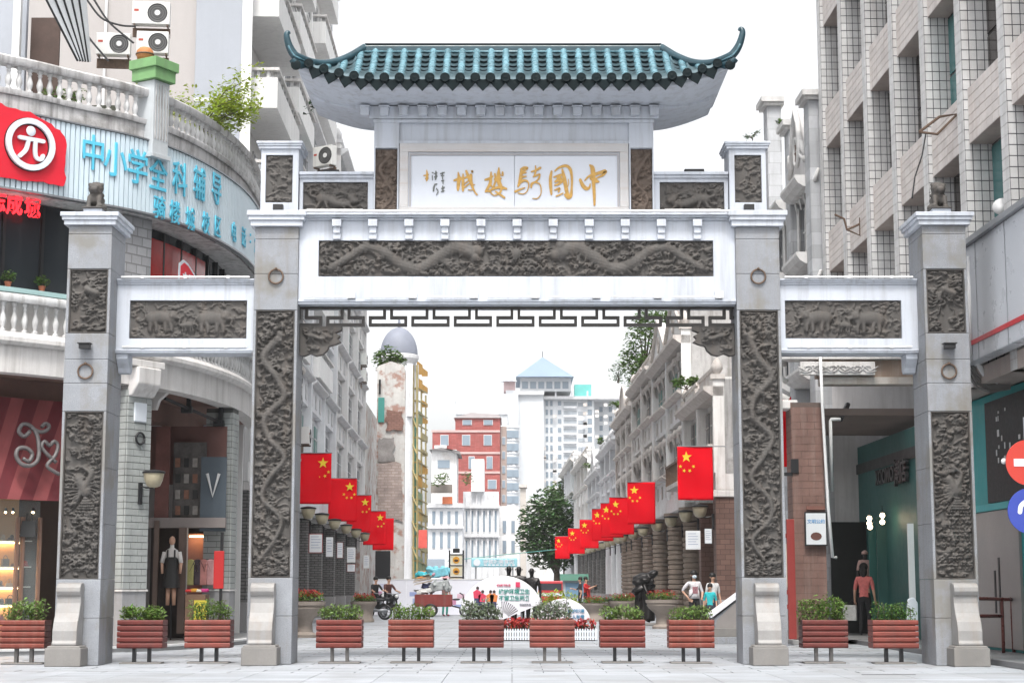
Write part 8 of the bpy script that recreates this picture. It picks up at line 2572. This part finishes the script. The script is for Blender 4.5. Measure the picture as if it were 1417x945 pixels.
bent = {'pelvis': (0, .1, .92), 'spine': (0, -.02, 1.08), 'chest': (0, -.2, 1.2), 'neckb': (0, -.3, 1.27), 'neck': (0, -.35, 1.3), 'jaw': (0, -.42, 1.33), 'head': (0, -.44, 1.41), 'crown': (0, -.44, 1.48), 'shL': (.17, -.22, 1.25), 'armL': (.22, -.3, 1.12), 'elL': (.25, -.38, 1.0), 'wrL': (.22, -.5, .82),
        'shR': (-.17, -.22, 1.25), 'armR': (-.22, -.3, 1.12), 'elR': (-.25, -.38, 1.0), 'wrR': (-.22, -.5, .82), 'knL': (.1, -.25, .52), 'anL': (.1, -.15, .08), 'toeL': (.11, -.3, .04), 'knR': (-.1, .12, .5), 'anR': (-.1, .38, .12), 'toeR': (-.1, .28, .04)}
g_ = at_ground(887, 75, .1)
person('bronze_statue', 'dark bronze porter bending under a load before the stone columns', g_, 1.0, bz, bent, KH, cat='statue', group='bronze statues in the street')
m = MB()
rg = random.Random(8)
for k in range(9):
    m.ball((g_[0] + rg.uniform(-.1, .6), g_[1] + rg.uniform(-.2, .3), 1.45 + k * .09), (rg.uniform(.25, .42), .3, .16), 10, 6, Matrix.Rotation(rg.uniform(-.5, .1), 3, 'Y'))
m.tube([(g_[0] - .3, g_[1], 1.3), (g_[0] + .3, g_[1], 1.9), (g_[0] + .75, g_[1], 2.25)], [.1, .16, .06], 8).tube([(g_[0] + .3, g_[1], .2), (g_[0] + .35, g_[1] + .1, 1.0), (g_[0] + .2, g_[1], 1.5)], [.3, .28, .2], 8).tube([(g_[0] - .1, g_[1], .2), (g_[0] - .05, g_[1] + .1, 1.3)], [.22, .2], 8)
st_ = thing('bronze_load', 'bundled bronze sacks and cloth on the bent porter statue', 'statue', (g_[0], g_[1], .1))
remesh(m, 'sacks', BRONZE, .05, st_, 2)
solo(MB().box(g_[0] - .7, g_[0] + .9, g_[1] - .7, g_[1] + .7, .003, .1), 'statue_base', GRAN_D, 'low stone base under the bent bronze porter', 'plinth', bevel=.02)

# ------------------------------------------------------------------ three wheeled cart with its load
def wheel(par, x, y, z, r, w, rim=STEEL):
    tyre = MB().tube([(x + r * .88 * math.cos(2 * PI * k / 20), y, z + r * .88 * math.sin(2 * PI * k / 20)) for k in range(21)], r * .14, 8).build('wheel', BLACK, par, local=True, smooth=True)
    m = MB().tube([(x, y - w * .4, z), (x, y + w * .4, z)], r * .18, 10)
    for k in range(8): m.tube([(x, y, z), (x + r * .8 * math.cos(k * PI / 4), y, z + r * .8 * math.sin(k * PI / 4))], r * .04, 5)
    m.tube([(x + r * .74 * math.cos(2 * PI * k / 20), y, z + r * .74 * math.sin(2 * PI * k / 20)) for k in range(21)], r * .06, 6)
    m.build('rim', rim, tyre, local=True, smooth=30)
CARTR = M('cart_maroon', (.22, .04, .035), .6, .2, 2, .1, 20, streak=.3)
g_ = at_ground(600, 97)
cart = thing('cargo_tricycle', 'maroon cargo tricycle in the middle of the street', 'tricycle', g_)
MB().box(-1.0, 1.0, -.55, .55, .55, .62).box(-1.0, 1.0, -.57, -.53, .62, 1.22).box(-1.0, 1.0, .53, .57, .62, 1.22).box(-1.03, -.99, -.53, .53, .62, 1.22).box(.99, 1.03, -.53, .53, .62, 1.22).build('cargo_box', CARTR, cart, local=True, bevel=.01)
for k in range(4): MB().box(-.9 + k * .6, -.84 + k * .6, -.6, -.572, .6, 1.2).build('stake', CARTR, cart, local=True)
wheel(cart, -.15, -.6, .36, .36, .1, M('rim_tan', (.4, .33, .25), .6)); wheel(cart, -.15, .6, .36, .36, .1); wheel(cart, 1.75, 0, .34, .34, .08)
MB().tube([(1.0, 0, .6), (1.4, 0, .5), (1.75, 0, .34)], .04, 6).tube([(1.75, 0, .34), (1.62, 0, 1.2), (1.45, -.3, 1.3)], .03, 6).tube([(1.62, 0, 1.2), (1.45, .3, 1.3)], .03, 6).build('frame', BLACK, cart, local=True)
MB().ball((1.25, 0, .95), (.22, .14, .06), 10, 6).build('saddle', BLACK, cart, local=True, smooth=True)
rg = random.Random(21)
loads = [('sack', 'pale blue bulging sack on top of the cart load', (.20, .52, .62), (.25, 0, 2.05), (.62, .45, .26)), ('sack', 'turquoise sack at the left top of the cart load', (.05, .42, .50), (-.55, 0, 1.98), (.4, .4, .14)), ('sack', 'grey woven sack in the middle of the cart load', (.36, .38, .38), (.35, -.1, 1.55), (.55, .42, .28)),
         ('sack', 'white sack low on the cart load', (.6, .6, .58), (-.5, -.1, 1.34), (.5, .4, .14)), ('sack', 'pink bundle between the sacks of the cart load', (.55, .3, .36), (-.1, -.1, 2.0), (.22, .3, .14)), ('sack', 'dark blue bundle in the cart load', (.03, .04, .1), (-.35, -.1, 1.55), (.3, .35, .12))]
for nm, lab, cc, c, r in loads:
    c, r = (c[0], c[1], 1.25 + (c[2] - 1.25) * 1.45), (r[0] * 1.15, r[1] * 1.1, r[2] * 1.45)
    t = thing('sack', lab, 'sack', (g_[0] + c[0], g_[1] + c[1], c[2]), group='sacks piled on the cart')
    m = MB().cbox((0, 0, 0), (r[0] * .78, r[1] * .75, r[2] * .62), Matrix.Rotation(rg.uniform(-.25, .25), 3, 'Y'))
    for k in range(22): m.ball((rg.uniform(-.9, .9) * r[0], rg.uniform(-.8, .8) * r[1], rg.uniform(-.7, .75) * r[2]), (r[0] * rg.uniform(.1, .34), r[1] * .3, r[2] * rg.uniform(.15, .4)), 8, 5, Matrix.Rotation(rg.uniform(-.6, .6), 3, 'Y'))
    remesh(m, 'sack_cloth', M('sack_' + lab[:6], cc, .7, .35, 4, .9, 9), .035, t, 1, local=True)
for k in range(7):
    z = 1.85 + k * .06
    solo(MB().cbox((g_[0] - .6 + rg.uniform(-.1, .1), g_[1] - .1, z), (.5, .4, .012), Matrix.Rotation(-.22 + rg.uniform(-.06, .06), 3, 'Y')), 'cardboard_sheet', M('card_%d' % (k % 3), [(.45, .33, .2), (.5, .45, .38), (.3, .2, .13)][k % 3], .9, .1), ordn[k] + ' flattened cardboard sheet from the bottom of the cart load', 'cardboard', 'flattened cardboard on the cart')
# ------------------------------------------------------------------ motorcycles with riders
def motorbike(px, D, rz, label, body=BLACK, sc=KH, rider=None):
    g_ = at_ground(px, D)
    t = thing('motorcycle', label, 'motorcycle', g_, rz)
    t.scale = (sc,) * 3
    wheel(t, -.62, 0, .3, .3, .1); wheel(t, .62, 0, .3, .3, .1)
    MB().tube([(.62, 0, .3), (.45, 0, .75), (.38, 0, .98)], [.035, .035, .03], 6).tube([(.38, 0, .98), (.3, -.32, 1.03)], .018, 6).tube([(.38, 0, .98), (.3, .32, 1.03)], .018, 6).tube([(-.62, 0, .3), (-.1, 0, .42), (.3, 0, .5), (.42, 0, .75)], .04, 6).build('frame', STEEL, t, local=True)
    MB().ball((.1, 0, .5), (.28, .15, .18), 10, 6).ball((.18, 0, .76), (.28, .16, .13), 12, 8).ball((.5, 0, .86), (.12, .14, .14), 10, 6).build('body', body, t, local=True, smooth=True)
    MB().ball((-.3, 0, .78), (.42, .14, .07), 12, 8).ball((-.68, 0, .82), (.16, .1, .05), 10, 6).build('seat', BLACK, t, local=True, smooth=True)
    MB().ball((.6, 0, .9), (.05, .08, .08), 10, 6).build('headlight', WINF, t, local=True, smooth=True)
    MB().tube([(-.1, .15, .35), (-.75, .17, .38)], .05, 8).build('exhaust', STEEL, t, local=True, smooth=True)
    return g_
sit = {'pelvis': (0, .1, .92), 'spine': (0, .08, 1.1), 'chest': (0, .02, 1.28), 'neckb': (0, 0, 1.4), 'neck': (0, -.01, 1.45), 'jaw': (0, -.03, 1.52), 'head': (0, -.02, 1.6), 'crown': (0, -.02, 1.67), 'shL': (.165, .02, 1.35), 'armL': (.21, -.08, 1.25), 'elL': (.25, -.18, 1.14), 'wrL': (.28, -.42, 1.08), 'shR': (-.165, .02, 1.35), 'armR': (-.21, -.08, 1.25), 'elR': (-.25, -.18, 1.14), 'wrR': (-.28, -.42, 1.08),
       'hipL': (.1, .05, .9), 'knL': (.2, -.35, .72), 'anL': (.2, -.22, .3), 'toeL': (.21, -.38, .27), 'hipR': (-.1, .05, .9), 'knR': (-.2, -.35, .72), 'anR': (-.2, -.22, .3), 'toeR': (-.21, -.38, .27)}
for px, D, lab, tc in ((540, 93, 'maroon vest', (.08, .03, .03)), (522, 97, 'black jacket', (.02, .02, .022))):
    rz = .5
    gg = motorbike(px, D, PI / 2 + rz + PI, 'parked motorcycle under the rider in ' + lab)
    person('person', 'rider in a %s sitting on a motorcycle left of the cart' % lab, (gg[0] - .1, gg[1], .0), rz, dict(top=C_(lab, tc), skin=SKIN, bottom=C_('black_trousers', (.02, .02, .022)), shoe=BLACK), sit, KH, hair=HAIR)
motorbike(512, 88, 2.9, 'empty motorcycle beside the stone urn on the left')
motorbike(846, 88, .4, 'dark parked scooter left of the dark bronze group')

# ------------------------------------------------------------------ hoarding, signs and small things at the street end
HB = M('hoarding_white', (.70, .70, .76), .6, .05, .5, .02)
prints = [M('print_%d' % k, c, .6, .25, 1.2, .02) for k, c in enumerate(((.55, .25, .38), (.30, .36, .58), (.5, .5, .62), (.62, .42, .5), (.35, .42, .62)))]
hd = thing('hoarding', 'long white printed hoarding across the street behind the cart', 'hoarding', at_ground(670, 101))
hx0, hx1 = P(516, 850, 101).x, P(745, 850, 101).x
npan = 5
zt = P(600, 802, 101).z
rg = random.Random(4)
for k in range(npan):
    a, b = hx0 + (hx1 - hx0) * k / npan, hx0 + (hx1 - hx0) * (k + 1) / npan
    pn = MB().box(a + .01, b - .01, YD(101), YD(101) + .06, .05, zt).build('panel', HB, hd)
    for j in range(4):
        x = rg.uniform(a + .1, b - .7); z = rg.uniform(.3, zt - .4)
        MB().box(x, x + rg.uniform(.3, .6), YD(101) - .008 - .002 * j, YD(101) - .002 - .002 * j, z, z + rg.uniform(.12, .35)).build('print_patch', prints[rg.randrange(5)], pn)
MB().box(hx0, hx1, YD(101) - .02, YD(101) + .08, zt + .002, zt + .06).build('top_rail', WINF, hd)
# tall sign with three round pictures
g_ = at_ground(631, 102)
ts_ = thing('picture_sign', 'black framed signpost with round orange pictures above the hoarding', 'sign', g_)
x0, x1 = P(622, 780, 102).x - g_[0], P(641, 780, 102).x - g_[0]
zs_ = [P(631, y, 102).z for y in (812, 798, 782, 767)]
for x in (x0, x1): MB().box(x - .05, x + .05, -.05, .05, 0, zs_[3] + .25).build('post', BLACK, ts_, local=True)
for k in range(3):
    MB().box(x0 + .06, x1 - .06, -.03, .03, zs_[k] + .05, zs_[k + 1] - .02).build('picture_board', M('board_cream', (.6, .56, .42), .6), ts_, local=True)
    zc = (zs_[k] + zs_[k + 1]) / 2
    MB().prismY([(.2 * math.cos(j * .5), zc + .2 * math.sin(j * .5)) for j in range(13)], -.045, -.032).build('picture_disc', M('disc_orange', (.6, .28, .03), .6, .3, 6), ts_, local=True)
    MB().prismY([(.13 * math.cos(j * .6), zc - .03 + .07 * math.sin(j * .6)) for j in range(11)], -.055, -.047).build('picture_mark', M('disc_dark', (.06, .03, .02), .6), ts_, local=True)
    MB().box(x0, x1, -.06, .06, zs_[k + 1] - .02, zs_[k + 1] + .03).build('crossbar', BLACK, ts_, local=True)
MB().box(-.2, .2, -.08, .08, zs_[3] + .1, zs_[3] + .35).build('lamp_box', BLACK, ts_, local=True)
# pale blue shop sign and grey panel
g_ = P(684, 778, 122)
bs_ = thing('blue_shop_sign', 'pale blue lettered shop sign hanging low at the street end', 'sign', tuple(g_))
w = P(716, 778, 122).x - g_.x
MB().box(-w, w, 0, .15, -.32, .32).build('board', M('sign_paleblue', (.30, .58, .66), .5), bs_, local=True, bevel=.1)
lettering('sign_text', '骑楼城美食街', .36, WSIGN, bs_, (.3, -.02, .08), (1, 0, 0), ext=.01, bold=.006, local=True)
MB().prismY([(-w + .4 + .25 * math.cos(k * .6), .25 * math.sin(k * .6)) for k in range(11)], -.03, -.005).build('sign_emblem', WSIGN, bs_, local=True)
m = MB()
for k in range(8): MB().box(-w + .9 + k * .28, -w + 1.08 + k * .28, -.02, -.003, -.22, -.12).build('sign_dot', WSIGN, bs_, local=True)
for x in (-w * .8, w * .8): MB().box(x - .05, x + .05, .15, .25, -g_.z, .3).build('post', STEEL, bs_, local=True)
g2 = at_ground(603, 125)
gp_ = thing('grey_panel_sign', 'plain blue grey panel sign left of the picture signpost', 'sign', g2)
MB().box(-.62, .62, 0, .1, P(603, 793, 125).z, P(603, 773, 125).z).build('board', M('panel_bluegrey', (.40, .47, .55), .5), gp_, local=True)
for x in (-.5, .5): MB().box(x - .04, x + .04, .02, .08, 0, P(603, 793, 125).z - .002).build('post', STEEL, gp_, local=True)
# small red and white van, green booth
g_ = at_ground(766, 135)
van = thing('van', 'red and white van parked beyond the bronze figures', 'van', g_)
MB().prismY([(-1.4, .5), (1.5, .5), (1.5, 1.2), (1.2, 1.35), (.9, 2.1), (-1.4, 2.1)], -.8, .8).build('body', M('van_red', (.5, .04, .05), .35, .05), van, local=True, bevel=.08)
MB().box(-1.42, .6, -.815, -.802, 1.4, 1.9).build('side_window', GLASS('van_glass', (.05, .05, .06), .1), van, local=True)
MB().box(-1.3, .7, -.815, -.802, .95, 1.2).build('white_stripe', WSIGN, van, local=True)
for x in (-.9, .95): wheel(van, x, -.75, .38, .38, .2); wheel(van, x, .75, .38, .38, .2)
for s in (-.5, .5): MB().ball((1.5, s, .85), (.05, .14, .1), 8, 5).build('headlight', WINF, van, local=True)
g_ = at_ground(795, 118)
bt = thing('kiosk', 'small green roofed kiosk before the right arcade end', 'kiosk', g_)
MB().box(-.75, .75, 0, 1.4, 0, 2.05).build('cabin', M('kiosk_grey', (.42, .46, .5), .6, .1), bt, local=True)
MB().prismX([(-.3, 2.06), (1.7, 2.06), (1.5, 2.5), (-.1, 2.5)], -.95, .95).build('roof', M('kiosk_green', (.04, .16, .11), .6), bt, local=True)
MB().box(-.6, .6, -.03, -.002, 1.0, 1.9).build('window', GLASS('kiosk_glass', (.18, .3, .42), .1), bt, local=True)
# slanted stone map stand right of the masked woman
g_ = at_ground(1002, 50.5)
ms_ = thing('map_stand', 'stone map stand with slanted white top beside the right gateway pillar', 'stand', g_)
xa, xb = P(984, 850, 50.5).x - g_[0], P(1024, 850, 50.5).x - g_[0]
za, zb_ = P(986, 851, 50.5).z, P(1016, 822, 50.5).z
MB().prismY([(xa + .1, .45), (xb, .45), (xb, zb_ - .1), (xa + .1, za - .08)], 0, .9).build('body', GRAN, ms_, local=True, bevel=.01)
MB().box(xa - .05, xb + .1, -.1, 1.0, .2, .447).build('plinth', GRAN_D, ms_, local=True, bevel=.01)
MB().box(xa - .15, xb + .1, -.25, 1.1, 0, .197).build('step', GRAN, ms_, local=True, bevel=.01)
MB().prismY([(xa, za - .07), (xb + .05, zb_ - .02), (xb + .05, zb_ + .08), (xa - .02, za + .03)], -.08, .98).build('top_plate', M('map_white', (.72, .73, .76), .3, .04), ms_, local=True)
MB().prismY([(xa + .12, za - .4), (xb - .1, za - .4), (xb - .1, zb_ - .2), (xa + .16, za - .14)], -.02, -.002).build('front_panel', M('stand_panel', (.25, .23, .22), .6), ms_, local=True)
# thin overhead cable across the far street
solo(MB().tube([P(618, 776, 150), P(690, 768, 140), P(770, 760, 130)], .03, 5), 'cable', M('cable_green', (.12, .4, .34), .6), 'thin green cable stretched across the end of the street', 'cable')
# small air conditioners on the fronts
for i, (px, py, D, side, lab) in enumerate(((437, 500, 72, -1, 'upper'), (437, 533, 72, -1, 'middle'), (438, 568, 72, -1, 'lower'), (458, 615, 76, -1, 'rusty bracketed'), (512, 506, 112, -1, 'far upper'), (512, 529, 112, -1, 'far lower'))):
    p = P(px, py, D)
    loc, rz = street_frame(A_L, D, -1)
    aircon('air_conditioner', lab + ' air conditioner on the left arcade fronts under the gateway beam', (SX(A_L, D) + .0, p.y, p.z), rz, .95, .75, .38)
